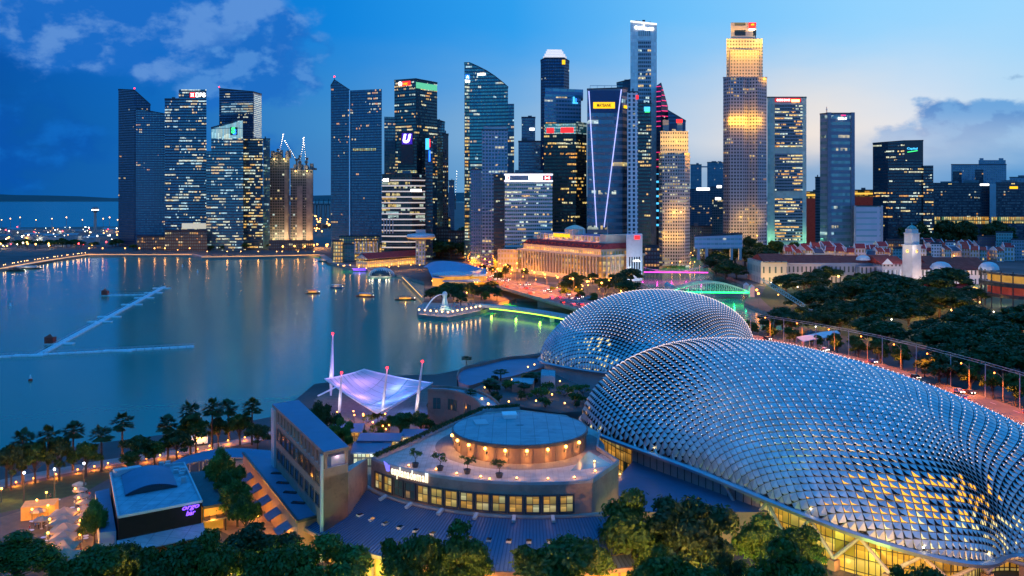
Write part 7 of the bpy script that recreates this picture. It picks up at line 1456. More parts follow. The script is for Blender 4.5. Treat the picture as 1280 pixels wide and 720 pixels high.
for (zn, xr, yr, wr, n, pc, Y0) in zones:
    r_ = random.Random(hash(zn) % 1 + len(zn)); L = sorted((r_.uniform(*xr), r_.random(), r_.uniform(*wr)) for _ in range(n))
    for k, (x, fy, w_) in enumerate(L):
        y = yr[0] + (yr[1] - yr[0]) * fy
        # ground line under the crown: crown centre sits about 7 m up
        Y = F * (H - 2 - 7.5 * (1.15 if w_ > 28 else .9)) / (y - HZ) if Y0 < 1000 else Y0 * (1 + .03 * r_.random())
        tree(TM[r_.choice(pc)], x, y, w_, Y, f'dark tree {zn}, {ORDW[k] if k < 30 else "one of the last"} from the left' if k < 30 else f'dark tree {zn}, near the right end', f'trees {zn}')
# street trees beside the road on the right, sodium-lit from below
k = 0
for p, q_ in zip(road[36:-6], road[37:-5]):
    if k % 2 == 0:
        t_ = (q_ - p).xy.normalized(); nn = Vector((t_.y, -t_.x)) * -1
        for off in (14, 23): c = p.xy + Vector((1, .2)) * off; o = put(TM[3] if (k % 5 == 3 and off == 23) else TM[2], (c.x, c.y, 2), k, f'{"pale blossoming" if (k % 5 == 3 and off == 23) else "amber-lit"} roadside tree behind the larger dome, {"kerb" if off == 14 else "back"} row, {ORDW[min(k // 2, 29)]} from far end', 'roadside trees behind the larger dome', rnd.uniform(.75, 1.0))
    k += 1
# ================================================================ surfaces, lamps, traffic, market, people
def sheet(name, pts, z, m): mb = MB(); earclip(mb, [(p[0], p[1], z) for p in pts]); return struct(mb, name, m)
mb = MB(); pp = [gd(x, y, 2.02) for x, y in ((-60, 628), (0, 605), (60, 592), (130, 579), (190, 570), (240, 563), (300, 552), (345, 541))]; pp = spline(pp, 4); ribbon(mb, pp, 6.5, 2.02); struct(mb, 'promenade', M['paving'])
sheet('lawn', [gd(x, y, 2)[:2] for x, y in ((-60, 640), (0, 612), (60, 600), (135, 586), (140, 596), (112, 612), (60, 628), (-60, 655))], 2.012, M['grass'])
sheet('market_floor', [gd(x, y, 2)[:2] for x, y in ((-40, 660), (40, 634), (110, 614), (136, 640), (150, 690), (60, 720), (-40, 740))], 2.016, mat('market_paving', (.12, .085, .06), .8, 0, .25, .5))
sheet('lane', [gd(x, y, 2)[:2] for x, y in ((258, 580), (305, 575), (376, 660), (330, 690), (268, 660))], 2.014, mat('brick_lane', (.28, .17, .10), .8, 0, .25, .5))
sheet('street', [(-140, 120), (60, 120), (140, 120), (140, 146), (60, 158), (4.8, 161), (-40, 168), (-140, 190)], 2.01, M['asphalt'])
sheet('court', [gd(x, y, 2)[:2] for x, y in ((392, 500), (420, 482), (540, 482), (552, 500), (560, 540), (520, 575), (440, 600), (410, 560))], 2.02, M['deck'])
sheet('park', [gd(x, y, 2)[:2] for x, y in ((985, 405), (950, 372), (960, 352), (1100, 350), (1300, 360), (1400, 400), (1400, 480), (1200, 440), (1080, 425))], 2.012, M['grass'])
avenue = spline([(-33, 900, 2.02), (-70, 960, 2.02), (-130, 1100, 2.02), (-210, 1190, 2.02)], 4); mb = MB(); ribbon(mb, avenue, 16, 2.02); ribbon(mb, spline([(-30, 800, 2.03), (20, 790, 2.03), (80, 760, 2.03), (130, 740, 2.03)], 4), 14, 2.03); struct(mb, 'avenue', R_M)
mb = MB(); fpz = [gd(x, y, 2.06) for x, y in ((0, 336), (60, 325.4), (110, 318.4), (240, 318.4), (252, 321.4), (325, 320.4), (400, 318.4), (414, 328.4), (440, 333.2), (470, 337))]; ribbon(mb, [p + Vector((0, 6, 0)) for p in fpz], 9, 2.06); struct(mb, 'far_promenade', M['paving'])
for k, (a, b, lb) in enumerate(((2, 3, 'thin amber light strip along the far quay below the left towers'), (4, 6, 'thin amber light strip along the far quay below the unfinished towers'), (0, 2, 'thin amber light strip along the curving far-left quay'))):
    o = thing('quay_light', fpz[a], lb, 'light strip'); mb = MB()
    for p, q_ in zip(fpz[a:b], fpz[a + 1:b + 1]): mb.beam(p + Vector((0, -1, .2)), q_ + Vector((0, -1, .2)), .5, .5)
    mb.build('strip', mat('quay_strip', (1, .7, .3), emit=lin(255, 180, 80), es=.9, var=0) if k == 0 else bpy.data.materials['quay_strip'], o)
# lamps along the far shore; each throws its streak on the bay
fs = street_lamp('amber lamp', 'amber lamps on the far promenade', 7, (255, 165, 70), 13000, r=.7, hw=.75)
for k, x in enumerate((110, 127, 155, 173, 192, 205, 221, 236, 258, 283, 300, 322, 345, 352, 372, 392)): put(fs, gd(x, 317.4 if x < 250 else 319.5, 2) + Vector((0, 3, 0)), 0, f'amber lamp on the far promenade, {ORDW[k]} from the left', 'amber lamps on the far promenade', 1 if x in (110, 127, 155, 173, 192, 205, 236) else .7)
sm = street_lamp('small warm lamp', 'small lamps on the far-left quay', 3.0, (255, 190, 100), 1400, r=.4, hw=.36, name='quay_lamp')
for k in range(26): x = 2 + k * 4.1; y = 336 - 17.5 * (x / 110) ** .8; put(sm, gd(x, y, 2) + Vector((0, rnd.uniform(0, 10), 0)), 0, f'small warm lamp on the curving far-left quay, {ORDW[k]} from the left', 'small lamps on the far-left quay')
# harbour beyond: masts, sheds, lamps, container cranes
fm = street_lamp('tall floodlight mast', 'harbour floodlight masts', 22, (255, 176, 90), 9000, r=1, hw=.95, name='floodlight_mast', pole=.35)
for k, x in enumerate((2, 13, 25, 45, 65, 83, 103, 129, 137, 147)): put(fm, (gx(x, 2050), 2050, 2), 0, f'tall floodlight mast on the far-left harbour shore, {ORDW[k]} from the left', 'harbour floodlight masts', 1.0 + .12 * (k % 3))
hw_, hc_, hr_ = (street_lamp('harbour lamp', None, 5, c, p, r=1, hw=.8, name='harbour_lamp', pole=.3) for c, p in (((255, 245, 215), 3000), ((255, 176, 70), 3000), ((255, 50, 50), 900)))
for k in range(112):
    Y = rnd.uniform(1270, 2050); x = rnd.uniform(0, 148); i = k % 6; pr_ = hw_ if i in (0, 1, 4) else hc_ if i in (2, 3) else hr_
    put(pr_, (gx(x, Y), Y, 2), 0, {0: 'tiny white lamp among the far-left harbour sheds', 1: 'tiny amber lamp among the far-left harbour sheds', 2: 'tiny red lamp among the far-left harbour sheds'}[0 if pr_ is hw_ else 1 if pr_ is hc_ else 2], {0: 'white harbour lamps', 1: 'amber harbour lamps', 2: 'red harbour lamps'}[0 if pr_ is hw_ else 1 if pr_ is hc_ else 2], rnd.choice((.6, .8, 1, 1.5)))
for k in range(12): x, Y = 6 + k * 12, rnd.uniform(1450, 1900); mb = MB(); w_ = rnd.uniform(20, 46); mb.box((gx(x, Y), Y, 2), (w_, 16, rnd.uniform(5, 9)), 0).face([(gx(x, Y) - w_ / 2, Y - 8.5, 11.5), (gx(x, Y) + w_ / 2, Y - 8.5, 11.5), (gx(x, Y) + w_ / 2, Y, 13.5), (gx(x, Y) - w_ / 2, Y, 13.5)]); o = mb.build('harbour_shed', M['pale_roof'] if k % 2 else M['roof_grey'], origin=(gx(x, Y), Y, 2)); tag(o, f'low harbour shed on the far-left shore, {ORDW[k]} from the left', 'shed', 'harbour sheds')
o = thing('control_tower', (gx(119, 1750), 1750, 2), 'slim harbour control tower with a wide lit cabin on the far-left shore', 'tower'); c = o.location; mb = MB(); mb.tube(c, c + Vector((0, 0, 44)), 3, 2.4, 8); mb.build('shaft', M['concrete'], o); mb = MB(); mb.lathe(c + Vector((0, 0, 44)), [(4, 0), (6, 3), (6, 8), (4, 10), (0, 11)], 10); mb.build('cabin', M['roof_grey'], o); mb = MB(); mb.lathe(c + Vector((0, 0, 47.5)), [(6.1, 0), (6.1, 1.6)], 10); mb.build('lit_windows', M['glow_white'], o)
for k, x in enumerate((394, 398, 404, 410)): 
    c = Vector((gx(x, 3200), 3200, 2)); o = thing('container_crane', c, f'far container crane in the gap right of the unfinished towers, {ORDW[k]} from the left', 'crane', 'container cranes'); mb = MB(); 
    for s_ in (-7, 7): mb.beam(c + Vector((s_, 0, 0)), c + Vector((s_ * .6, 0, 46)), 2.2)
    mb.build('legs', M['dark_steel'], o); mb = MB(); mb.beam(c + Vector((-12, 0, 46)), c + Vector((12, -30, 46)), 3); mb.beam(c + Vector((0, 0, 46)), c + Vector((6, -16, 66)), 1.6); mb.build('boom', M['dark_steel'], o)
for k in range(22): Y = rnd.uniform(1700, 3000); x = rnd.uniform(393, 412); put(hc_, (gx(x, Y), Y, 2), 0, 'tiny amber lamp in the port seen between the unfinished tower and the sail tower', 'amber port lamps', rnd.choice((1.2, 1.6, 2.2)))
mb = MB(); [mb.box((gx(393 + k * 4.5, 2100), 2100 + k * 30, 2), (9, 40, 8 + 4 * (k % 2)), 0) for k in range(5)]; o = mb.build('container_stacks', mat('containers', (.30, .10, .06), .7, 0, .4, .1), origin=(gx(402, 2100), 2100, 2)); tag(o, 'rust red container stacks in the port gap under the amber lamps', 'containers', None, 'stuff')
# podiums and low blocks at the towers' feet
for k, (x0, x1, yt, Y, lab) in enumerate(((171, 206, 296, 1262, 'low podium below the leftmost towers'), (206, 259, 289, 1245, 'broad sweeping podium with lit doors below the bank tower'), (336, 392, 302, 1262, 'dark site hoarding below the unfinished towers'), (545, 563, 286, 1130, 'low dark block at the foot of the brown ribbed tower'), (560, 600, 290, 1120, 'low block behind the dark grove'), (690, 735, 300, 1010, 'low block hidden behind the hotel roof'), (806, 824, 309, 935, 'low dark block at the river corner'), (1004, 1026, 306, 1140, 'low block at the foot of the ochre building'), (1108, 1170, 300, 1165, 'dark podium under the curved glass tower'))):
    Tw(lab, [(x0, Y, yt), (x1, Y, yt)], 20, fac('pod%d' % k, (.015, .018, .025), (.05, .08, .12), 4, 3, .7, .6, .3, 2, 1.3, .8, .2, .3), name='podium_block', cat='building', plant=False)
for k in range(14): wl(gd(rnd.uniform(335, 405), 312, 2) + Vector((0, rnd.uniform(6, 60), 5)), 9000, None, 1.0, (255, 160, 60))
site = street_lamp('amber site lamp', 'amber lamps round the unfinished towers', 6, (255, 165, 60), 2500, r=.6, hw=1.1, name='site_lamp')
for k in range(18): put(site, gd(rnd.uniform(340, 410), 314, 2) + Vector((0, rnd.uniform(4, 70), 0)), 0, 'amber site lamp on the ground before the unfinished towers', 'amber lamps round the unfinished towers')
# avenue and bridge lamps
al = street_lamp('avenue lamp', 'lamps along the avenue', 9, (255, 160, 50), 12000, r=.5, hw=.75)
for k, (x, y) in enumerate(((603, 338), (612, 334), (620, 330), (608, 324), (614, 318), (626, 322), (636, 330), (632, 338), (646, 336), (655, 345), (668, 349), (640, 345), (622, 344), (606, 330), (598, 326), (681, 352), (697, 356), (716, 358), (734, 362), (752, 364), (762, 360))): put(al, gd(x, y + 5, 2), 0, f'golden lamp among the avenue trees before the hotel, {ORDW[k]} in the row', 'lamps along the avenue')
bl = street_lamp('bridge lamp', 'lamps along the road bridge', 11, (255, 132, 10), 480000, arm=3.0, r=.4, hw=.4, pole=.13, down=True)
for k in range(19):
    i = 3 + k * 2; p = road[i]; t_ = (road[i + 1] - p).xy.normalized(); nn = Vector((-t_.y, t_.x))
    for s_ in (1, -1): put(bl, (p.x + nn.x * 15.6 * s_, p.y + nn.y * 15.6 * s_, p.z), math.atan2(-nn.y * s_, -nn.x * s_), f'arched orange lamp on the {"left" if s_ < 0 else "right"} side of the road bridge, {ORDW[k]} from the city', 'lamps along the road bridge')
rl = street_lamp('road lamp', 'arched lamps along the road behind the domes', 10, (255, 126, 20), 60000, arm=3.2, r=.4, hw=.3, pole=.16, down=True)
for k in range(16):
    i = min(len(road) - 3, 45 + k * 3); p = road[i]; t_ = (road[i + 1] - p).xy.normalized(); nn = Vector((-t_.y, t_.x)); put(rl, (p.x + nn.x * 8.6, p.y + nn.y * 8.6, p.z), math.atan2(-nn.y, -nn.x), f'arched gold lamp on the road behind the domes, {ORDW[k]} from the far end', 'arched lamps along the road behind the domes')
gt = thing('light_gantry', road[52], 'long thin overhead truss on tall poles along the road behind the domes', 'gantry'); gpz = []
for i in range(46, len(road) - 6, 3):
    p = road[i]; t_ = (road[i + 1] - p).xy.normalized(); nn = Vector((-t_.y, t_.x)); c = Vector((p.x + nn.x * 10.5, p.y + nn.y * 10.5, 2)); mb = MB(); mb.tube(c, c + Vector((0, 0, 13)), .22, .16, 6); mb.build('pole', M['steel'], gt); gpz.append(c + Vector((0, 0, 12.6)))
mb = MB()
for a, b in zip(gpz[:-1], gpz[1:]):
    for o_ in (Vector((0, 0, 0)), Vector((0, 0, .9))): mb.beam(a + o_, b + o_, .14)
    for k in range(6): mb.beam(a.lerp(b, k / 6), a.lerp(b, (k + 1) / 6) + Vector((0, 0, .9)), .08)
mb.build('truss', M['steel'], gt)
# park lamps on the right
pk2 = {}
for (x, y, col, nm) in ((1113, 366, (190, 255, 150), 'green-white'), (1162, 380, (255, 180, 80), 'amber'), (1187, 371, (255, 200, 110), 'amber'), (1190, 397, (255, 170, 90), 'amber'), (1232, 406, (255, 190, 90), 'amber'), (1178, 374, (255, 180, 80), 'amber'), (1030, 372, (255, 140, 110), 'pinkish'), (994, 356, (255, 240, 190), 'white'), (946, 369, (255, 150, 40), 'orange'), (948, 374, (255, 150, 40), 'orange'), (1268, 413, (255, 120, 60), 'orange'), (1076, 372, (255, 190, 150), 'pinkish'), (1200, 377, (255, 180, 80), 'amber'), (1048, 350, (255, 180, 80), 'amber'), (1062, 352, (255, 170, 80), 'amber'), (1070, 352, (255, 190, 90), 'amber'), (1030, 350, (255, 170, 80), 'amber'), (1152, 366, (255, 190, 90), 'amber')):
    if col not in pk2: pk2[col] = street_lamp('park lamp', 'park lamps on the right', 7, col, 22000, r=.5, hw=.8)
    put(pk2[col], gd(x, y + 6, 2), 0, f'{nm} park lamp among the dark trees, near the {"museum" if y < 360 else "arch bridge bank" if x < 960 else "lattice boom" if x < 1090 else "clock tower" if x < 1150 else "portico house" if y < 390 else "round stand"}{", column " if 0 else ""} ({ORDW[int(x) % 30]} of its row)' if 0 else f'{nm} park lamp {dict([(1113, "before the theatre portico"), (1162, "left of the portico house trees"), (1187, "in front of the portico house"), (1190, "in mid park below the portico house"), (1232, "in the park below the round stand"), (1178, "left of the lamp before the portico house"), (1030, "beside the lattice boom" if y > 360 else "before the museum centre"), (994, "at the lit corner of the museum"), (946, "on the river bank, upper of two"), (948, "on the river bank, lower of two"), (1268, "at the far right under the round stand"), (1076, "between lattice boom and theatre"), (1200, "right of the lamp before the portico house"), (1048, "before the museum, left of a row"), (1062, "before the museum, middle of a row"), (1070, "before the museum, right of a row"), (1152, "under the clock tower")])[x]}', 'park lamps on the right')
# promenade ground lamps under the palms
ul = street_lamp('low promenade lamp', 'low lamps under the palms', 1.0, (255, 140, 40), 900, r=.3, hw=.22, name='path_lamp')
for k, (x, y) in enumerate(((20, 608), (42, 603), (70, 598), (97, 592), (118, 588), (135, 584), (160, 581), (183, 578), (200, 574), (222, 570), (247, 566), (262, 562), (285, 555), (306, 551), (330, 545))): put(ul, gd(x, y, 2), 0, f'low amber lamp under the promenade palms, {ORDW[k]} from the left', 'low lamps under the palms')
for (x, y) in ((213, 562), (262, 553), (286, 547)): v = gd(x, y + 8, 2); wl(v + Vector((0, -1.2, 1)), 300, None, .2, (255, 170, 70))
wp = street_lamp('white lawn mast', 'white lamp masts on the lawn', 7.5, (235, 240, 255), 500, r=.3, hw=.3, name='lamp_mast', pole=.2)
for k, (x, y) in enumerate(((30, 631), (68, 626), (105, 618))): put(wp, gd(x, y, 2), 0, f'pale lamp mast at the lawn edge behind the market, {("left", "middle", "right")[k]} of three', 'white lamp masts on the lawn')
o = thing('white_van', gd(247, 553, 2), 'white lit kiosk van parked on the promenade under the palms', 'van'); v = gd(247, 556, 2); mb = MB(); mb.box(v + Vector((0, 0, .5)), (5.5, 2.2, 2.2), .4); mb.build('body', mat('kiosk_white', (.8, .8, .78), .5, 0, .05, emit=(1, .97, .9), es=.35), o); mb = MB(); mb.box(v + Vector((1.2, -1.0, 1.4)), (2.2, .15, .9), .4); mb.build('hatch', M['glow_warm'], o)
for s_ in (-1.7, 1.7): mb = MB(); mb.tube(v + Vector((s_, -1.2 + s_ * .4, .45)), v + Vector((s_, -1.0 + s_ * .4, .45)), .42, n=12); mb.build('wheel', M['ink'], o)
# ---- cars
def car(label, col):
    o = thing('car', (0, 0, 0), label, 'car'); m = mat('car_paint', col, .3, .2, .05); mb = MB()
    prof = [(-2.15, .35), (2.15, .35), (2.2, .75), (1.3, .95), (.7, 1.42), (-1.1, 1.45), (-1.75, .98), (-2.2, .92)]
    for s_ in (-.88, .88): mb.face([(x, s_, z) for x, z in (prof if s_ < 0 else prof[::-1])])
    for (x0, z0), (x1, z1) in zip(prof, prof[1:] + prof[:1]): mb.face([(x0, -.88, z0), (x0, .88, z0), (x1, .88, z1), (x1, -.88, z1)][::-1])
    mb.build('body', m, o); mb = MB()
    for s_ in (-.885, .885): mb.face([(x, s_, z) for x, z in ((1.15, .98), (.65, 1.36), (-1.05, 1.38), (-1.6, 1.0))][::1 if s_ > 0 else -1])
    mb.face([(1.28, -.75, .99), (1.28, .75, .99), (.74, .72, 1.40), (.74, -.72, 1.40)]); mb.face([(-1.72, .75, 1.0), (-1.72, -.75, 1.0), (-1.14, -.72, 1.43), (-1.14, .72, 1.43)]); mb.build('glazing', M['pane_dark'], o)
    for x in (-1.35, 1.35):
        for s_ in (-.9, .78): mb = MB(); mb.tube((x, s_, .33), (x, s_ + .14, .33), .33, n=10); mb.build('wheel', M['ink'], o)
    for s_ in (-.62, .62): mb = MB(); mb.box((2.2, s_, .58), (.12, .34, .2)); mb.build('headlight', M['head'], o); mb = MB(); mb.box((-2.2, s_, .7), (.12, .42, .22)); mb.build('taillight', M['tail'], o)
    lamp('tail_glow', (-3.0, 0, .9), (1, .05, .02), 420, o, .3); return o
cars = [(car('c', (.6, .6, .6)), 'white'), (car('c', (.05, .05, .06)), 'black'), (car('c', (.35, .03, .03)), 'red'), (car('c', (.06, .1, .3)), 'blue')]
cn = 0; r_ = random.Random(9)
L_ = [0]; [L_.append(L_[-1] + (b - a).length) for a, b in zip(road[:-1], road[1:])]
def rp_(s): 
    i = max(j for j in range(len(L_) - 1) if L_[j] <= s); t_ = (s - L_[i]) / (L_[i + 1] - L_[i]); return road[i].lerp(road[i + 1], t_), (road[i + 1] - road[i])
tot_ = {}
for off, dr in ((12.2, 1), (9.3, 1), (5.6, 1), (2.6, 1), (-2.6, -1), (-5.6, -1), (-9.3, -1), (-12.2, -1)):
    s = 40 + r_.uniform(0, 12)
    while s < L_[-1] - 95:
        if s > L_[48] and abs(off) > 6: break
        p, d = rp_(s); nn = Vector((-d.y, d.x)).normalized(); i = r_.randrange(4); where = 'road bridge' if s < 660 else 'road behind the domes'
        # traffic keeps to the left: towards the viewer on one carriageway, to the city on the other
        key = (cars[i][1], where, off); tot_[key] = tot_.get(key, 0) + 1; ln = {-12.2: 'outermost left', -9.3: 'second left', -5.6: 'third left', -2.6: 'inner left', 2.6: 'inner right', 5.6: 'third right', 9.3: 'second right', 12.2: 'outermost right'}[off]
        put(cars[i][0], (p.x + nn.x * off, p.y + nn.y * off, p.z + .01), math.atan2(d.y, d.x) + (math.pi if dr < 0 else 0), f'{cars[i][1]} car, {ln} lane, {where}, {ORDW[min(tot_[key] - 1, 29)]} of its colour', f'cars on the {where}'); cn += 1
        s += r_.uniform(30, 75) if s < 660 else r_.uniform(26, 62)
# ---- market and people
def person(shirt, trousers, label):
    me = bpy.data.meshes.new('person'); V = [(0, 0, .95), (0, 0, 1.2), (0, 0, 1.42), (0, 0, 1.52), (0, .02, 1.66), (.1, 0, .9), (.12, .02, .5), (.13, 0, .06), (.13, .14, .03), (-.1, 0, .9), (-.11, -.03, .5), (-.13, -.04, .06), (-.13, .1, .03), (.2, 0, 1.4), (.27, .03, 1.14), (.26, .18, .96), (-.2, 0, 1.4), (-.27, -.02, 1.14), (-.26, .12, .93)]
    E_ = [(0, 1), (1, 2), (2, 3), (3, 4), (0, 5), (5, 6), (6, 7), (7, 8), (0, 9), (9, 10), (10, 11), (11, 12), (2, 13), (13, 14), (14, 15), (2, 16), (16, 17), (17, 18)]; R = [.14, .15, .14, .06, .1, .1, .075, .05, .045, .1, .075, .05, .045, .065, .05, .04, .065, .05, .04]
    me.from_pydata(V, E_, []); ob = bpy.data.objects.new('person', me); COL.objects.link(ob); md = ob.modifiers.new('skin', 'SKIN'); me.skin_vertices[0].data[0].use_root = True
    for k, r in enumerate(R): me.skin_vertices[0].data[k].radius = (r, r)
    ob.modifiers.new('smooth', 'SUBSURF').levels = 1; dg = bpy.context.evaluated_depsgraph_get(); m2 = bpy.data.meshes.new_from_object(ob.evaluated_get(dg)); bpy.data.objects.remove(ob)
    m2.materials.clear(); [m2.materials.append(x) for x in (M['skin'], shirt, trousers, M['ink'])]
    for p in m2.polygons: z = p.center.z; x = abs(p.center.x); p.material_index = (3 if z > 1.68 or (z > 1.6 and p.center.y < -.03) else 0) if z > 1.5 else (0 if x > .2 and z < 1.2 else 1 if z > .95 else 2 if z > .1 else 3)
    o = bpy.data.objects.new('person', m2); COL.objects.link(o); ORG[o.name] = (0, 0, 0); return tag(o, label, 'person', 'people at the market')
M['skin'] = mat('skin', (.42, .26, .18), .6, var=0); cl = {n_: mat(n_ + '_cloth', c, .9, var=.1, vs=3) for n_, c in (('white', (.7, .7, .68)), ('blue', (.08, .16, .4)), ('red', (.5, .06, .05)), ('black', (.03, .03, .035)), ('green', (.1, .3, .12)))}
ppl = [(person(cl[n_], cl['black'] if k % 2 else cl['blue'], 'p'), n_) for k, n_ in enumerate(cl)]
r_ = random.Random(5)
for k in range(60):
    i = r_.randrange(5); x, y = r_.uniform(34, 112), r_.uniform(622, 660) if k < 42 else r_.uniform(655, 705); v = gd(x, y + (70 - x) * .12, 2.02); put(ppl[i][0], v, r_.uniform(0, 6.3), f'person in a {ppl[i][1]} shirt standing in the crowded lit market', f'people in {ppl[i][1]} at the market', r_.uniform(.92, 1.06))
for k in range(44):
    i = r_.randrange(5); x = r_.uniform(528, 598); v = gd(x, r_.uniform(380.5, 388) if x > 545 else r_.uniform(384, 391), 2.41); put(ppl[i][0], v, r_.uniform(0, 6.3), f'person in a {ppl[i][1]} shirt standing on the fountain terrace', f'people in {ppl[i][1]} on the fountain terrace')
def market_tent(v, rz, label):
    o = thing('market_tent', v, label, 'tent', 'white market tents'); W = 2.6; ca, sa = math.cos(rz), math.sin(rz); q_ = lambda x, y, z: (v.x + x * ca - y * sa, v.y + x * sa + y * ca, v.z + z); mb = MB(); cs = [q_(-W, -W, 2.5), q_(W, -W, 2.5), q_(W, W, 2.5), q_(-W, W, 2.5)]
    for i in range(4): a, b = Vector(cs[i]), Vector(cs[(i + 1) % 4]); m_ = (a + b) / 2; pk_ = Vector(q_(0, 0, 3.9)); k1, k2 = a.lerp(pk_, .5) - Vector((0, 0, .25)), b.lerp(pk_, .5) - Vector((0, 0, .25)); mb.face([a, b, k2, k1]); mb.face([k1, k2, pk_]); mb.face([a - Vector((0, 0, .35)), b - Vector((0, 0, .35)), b, a])
    mb.build('canopy', M['canvas'], o)
    for c in cs: mb = MB(); mb.tube((c[0], c[1], v.z), c, .05, n=5); mb.build('pole', M['steel'], o)
    wl((v.x, v.y, v.z + 2.2), 260, o, .3); return o
M['canvas'] = mat('white_canvas', (.34, .27, .21), .9, 0, .12, 1, spec=.1); d0, d1 = gd(80, 641, 4.5), gd(80, 694, 4.5)
for k in range(6): v = d0.lerp(d1, k / 5); v.z = 2.02; market_tent(v, .12, f'white peaked market tent, {ORDW[k]} from the far end of the row')
um = thing('parasol', (0, 0, 0), 'parasol', 'parasol'); mb = MB(); mb.tube((0, 0, 0), (0, 0, 2.7), .05); mb.tube((0, 0, 0), (0, 0, .12), .35, .3, 8); mb.build('pole', M['steel'], um); mb = MB(); mb.lathe((0, 0, 2.1), [(1.75, 0), (.9, .42), (0, .75)], 8); mb.lathe((0, 0, 2.05), [(1.75, .05), (1.75, -.12)], 8); mb.build('canopy', M['canvas'], um)
for k, (x, y) in enumerate(((99, 616), (100, 623), (102, 631), (105, 639), (104, 647), (106, 655), (107, 664), (62, 700), (72, 708), (56, 706), (48, 650), (52, 661))): put(um, gd(x, y, 2.02), k, f'cream market parasol, {ORDW[k]} along the row right of the tents' if k < 7 else f'cream market parasol on the near left side, {ORDW[k - 7]} of five', 'market parasols')
tb = thing('cafe_table', (0, 0, 0), 'table', 'table'); mb = MB(); mb.lathe((0, 0, 0), [(.3, 0), (.06, .05), (.05, .7)], 8); mb.build('leg', M['dark_steel'], tb); mb = MB(); mb.lathe((0, 0, .7), [(.55, 0), (.55, .04), (0, .045)], 12); mb.build('tabletop', M['white'], tb)
for k in range(30): x, y = r_.uniform(36, 112), r_.uniform(626, 700); put(tb, gd(x, y, 2.02), 0, 'small round white cafe table on the lit market floor', 'cafe tables at the market')
sl = street_lamp('market lamp', 'market lamps', 3.2, (255, 166, 56), 1700, r=.25, hw=.26, name='market_lamp')
for k, (x, y) in enumerate(((46, 643), (58, 633), (40, 655), (94, 628), (98, 640), (98, 655), (100, 670), (60, 650), (62, 668), (60, 686), (66, 704), (100, 688), (116, 660), (118, 648), (40, 700), (2, 628))): put(sl, gd(x, y, 2.02), 0, f'amber market lamp, {ORDW[k]} of those round the tents' if k < 15 else 'amber lamp at the left picture edge on the lawn', 'market lamps')
mb = MB(); mb.box(gd(50, 645, 2), (7, 5, 3), .3); o = mb.build('market_kiosk', mat('kiosk_amber', (.4, .22, .08), .7, 0, .3, 1, emit=lin(255, 140, 30), es=.5), origin=gd(50, 645, 2)); tag(o, 'amber glowing market kiosk left of the tents', 'kiosk')
# lane lamps and court pavilions
ll = street_lamp('lane lamp', 'lane lamps', 3.0, (255, 166, 50), 800, r=.25, hw=.28, name='lane_lamp')
for k, (x, y) in enumerate(((276, 600), (287, 622), (297, 640), (312, 648), (322, 662), (306, 590), (318, 604), (330, 622), (342, 640), (352, 652), (290, 584))): put(ll, gd(x, y, 2.02), 0, f'amber lamp among the lane trees beside the arcade, {ORDW[k]} of eleven', 'lane lamps')
for k, (x0, y0, x1, y1, z, lb, lc) in enumerate(((438, 556, 486, 566, 6.0, 'blue-roofed bar pavilion nearest the mall terrace, lit white below', (235, 240, 230)), (446, 545, 500, 551, 6.5, 'blue-roofed bar pavilion in the middle of the court', (255, 190, 90)), (412, 533, 452, 540, 6.0, 'small bar pavilion beside the slab block trees', (255, 170, 60)), (500, 540, 538, 546, 6.0, 'small blue-roofed pavilion by the curved wing', (255, 180, 70)))):
    a, b = gd(x0, y1, z), gd(x1, y1, z); c, d = gd(x1 + 4, y0 - 4, z), gd(x0 + 4, y0 - 4, z); o = thing('bar_pavilion', (a + c) / 2 - Vector((0, 0, z - 2)), lb, 'pavilion'); mb = MB(); mb.prism([a.xy, b.xy, c.xy, d.xy], z - .35, z, bottom=True); mb.build('roof', M['blue_roof'], o); mb = MB(); sh = lambda p: p.xy.lerp(((a + c) / 2).xy, .14); mb.prism([sh(a), sh(b), sh(c), sh(d)], 2, z - .36); mb.build('wall', fac('bar_wall%d' % k, (.05, .05, .06), (.3, .25, .2), 2.2, 1.1, .8, .8, .75, 1, 1.2, .45, 0, .3), o)
    for p in (a, b, c, d): mb = MB(); mb.tube((p.x, p.y, 2), (p.x, p.y, z - .3), .1); mb.build('post', M['dark_steel'], o)
    for t_ in (.2, .5, .8): p = a.lerp(b, t_); lamp('bar_light', (p.x, p.y - 1.2, z - 1), lin(*lc), 160, o, .3)
cl_ = street_lamp('court lamp', 'court lamps', 3.0, (255, 150, 50), 260, r=.25, hw=.25, name='court_lamp')
for k in range(24): x = r_.uniform(415, 540); y = r_.uniform(525, 575) if x < 505 else r_.uniform(528, 556); put(cl_, gd(x, y, 2.02), 0, 'small amber lamp among the bar pavilions of the court', 'court lamps')
for k in range(16): put(TS[k % 3], gd(r_.uniform(418, 545), r_.uniform(528, 572), 2), k, 'low shrub between the bar pavilions of the court', 'court shrubs', r_.uniform(1, 1.9))
for k in range(10): o = put(TB[(0, 1, 3)[k % 3]], gd(r_.uniform(418, 548), r_.uniform(526, 560), 2), k, f'small court tree among the bar pavilions, {ORDW[k]} of ten', 'court trees', .42)
lamp('court_blue_light', gd(523, 521, 3) + Vector((0, 0, 1)), (.1, .15, 1), 700, None, .4)
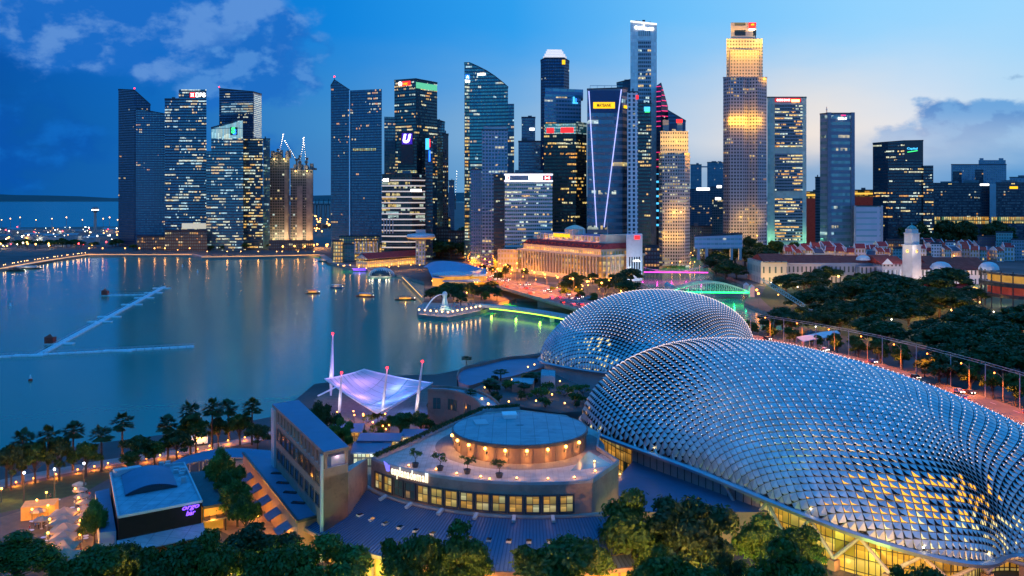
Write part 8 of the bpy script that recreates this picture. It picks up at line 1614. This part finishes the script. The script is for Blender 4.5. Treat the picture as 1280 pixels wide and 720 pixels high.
# street lamps among the bottom trees
st2 = street_lamp('street lamp', 'street lamps under the bottom trees', 9, (255, 190, 96), 15000, r=.3, hw=.25, arm=1.5)
for k, (x, Y) in enumerate(((-62, 160), (-48, 156), (-34, 156), (-21, 153), (-8, 151), (5, 150), (18, 152), (30, 156), (42, 160), (54, 152), (64, 150))): put(st2, (x, Y, 2), 1.2, f'street lamp under the trees along the bottom edge, {ORDW[k]} from the left', 'street lamps under the bottom trees')
for k, (x, Y) in enumerate(((-30, 168), (-24, 165), (34, 172), (44, 174), (60, 168), (-52, 172))): lamp('garden_uplight', (x, Y, 3), lin(200, 255, 120), 4000, None, .4)

# the many small lights among the trees and houses on the right
gl_ = street_lamp('small lamp', 'small lamps', 4.5, (255, 170, 70), 4200, r=.3, hw=.42, name='garden_lamp'); gw_ = street_lamp('small lamp', 'small lamps', 4.5, (255, 236, 205), 3400, r=.3, hw=.42, name='garden_lamp')
r_ = random.Random(31)
for k in range(54):
    p_, nm = (gl_, 'amber') if k % 3 else (gw_, 'white'); put(p_, gd(r_.uniform(960, 1270), r_.uniform(352, 425), 2), 0, f'small {nm} lamp glinting between the trees of the dark park', f'small {nm} park lamps')
for k in range(34): p_, nm = (gl_, 'amber') if k % 3 else (gw_, 'white'); put(p_, gd(r_.uniform(990, 1275), r_.uniform(317, 334), 2), 0, f'small {nm} street lamp between the shophouse rows', f'small {nm} shophouse lamps', 1.3)
for k in range(16): put(gl_, gd(r_.uniform(812, 905), r_.uniform(316, 336), 2), 0, 'small amber lamp on the river bank below the round-cornered tower', 'small amber river lamps')
for k in range(18): put(gl_, gd(r_.uniform(535, 620), r_.uniform(352, 376), 2), 0, 'small amber lamp on the lawn behind the fountain statue', 'small amber lawn lamps')
for k in range(22): put(gl_, gd(r_.uniform(418, 535), r_.uniform(322, 342), 2), 0, 'small amber lamp on the quay by the pier hall', 'small amber quay lamps')
for k in range(24): put(gl_, gd(r_.uniform(640, 800), r_.uniform(352, 374), 2), 0, 'small amber lamp among the trees before the colonnaded hotel', 'small amber hotel lamps')
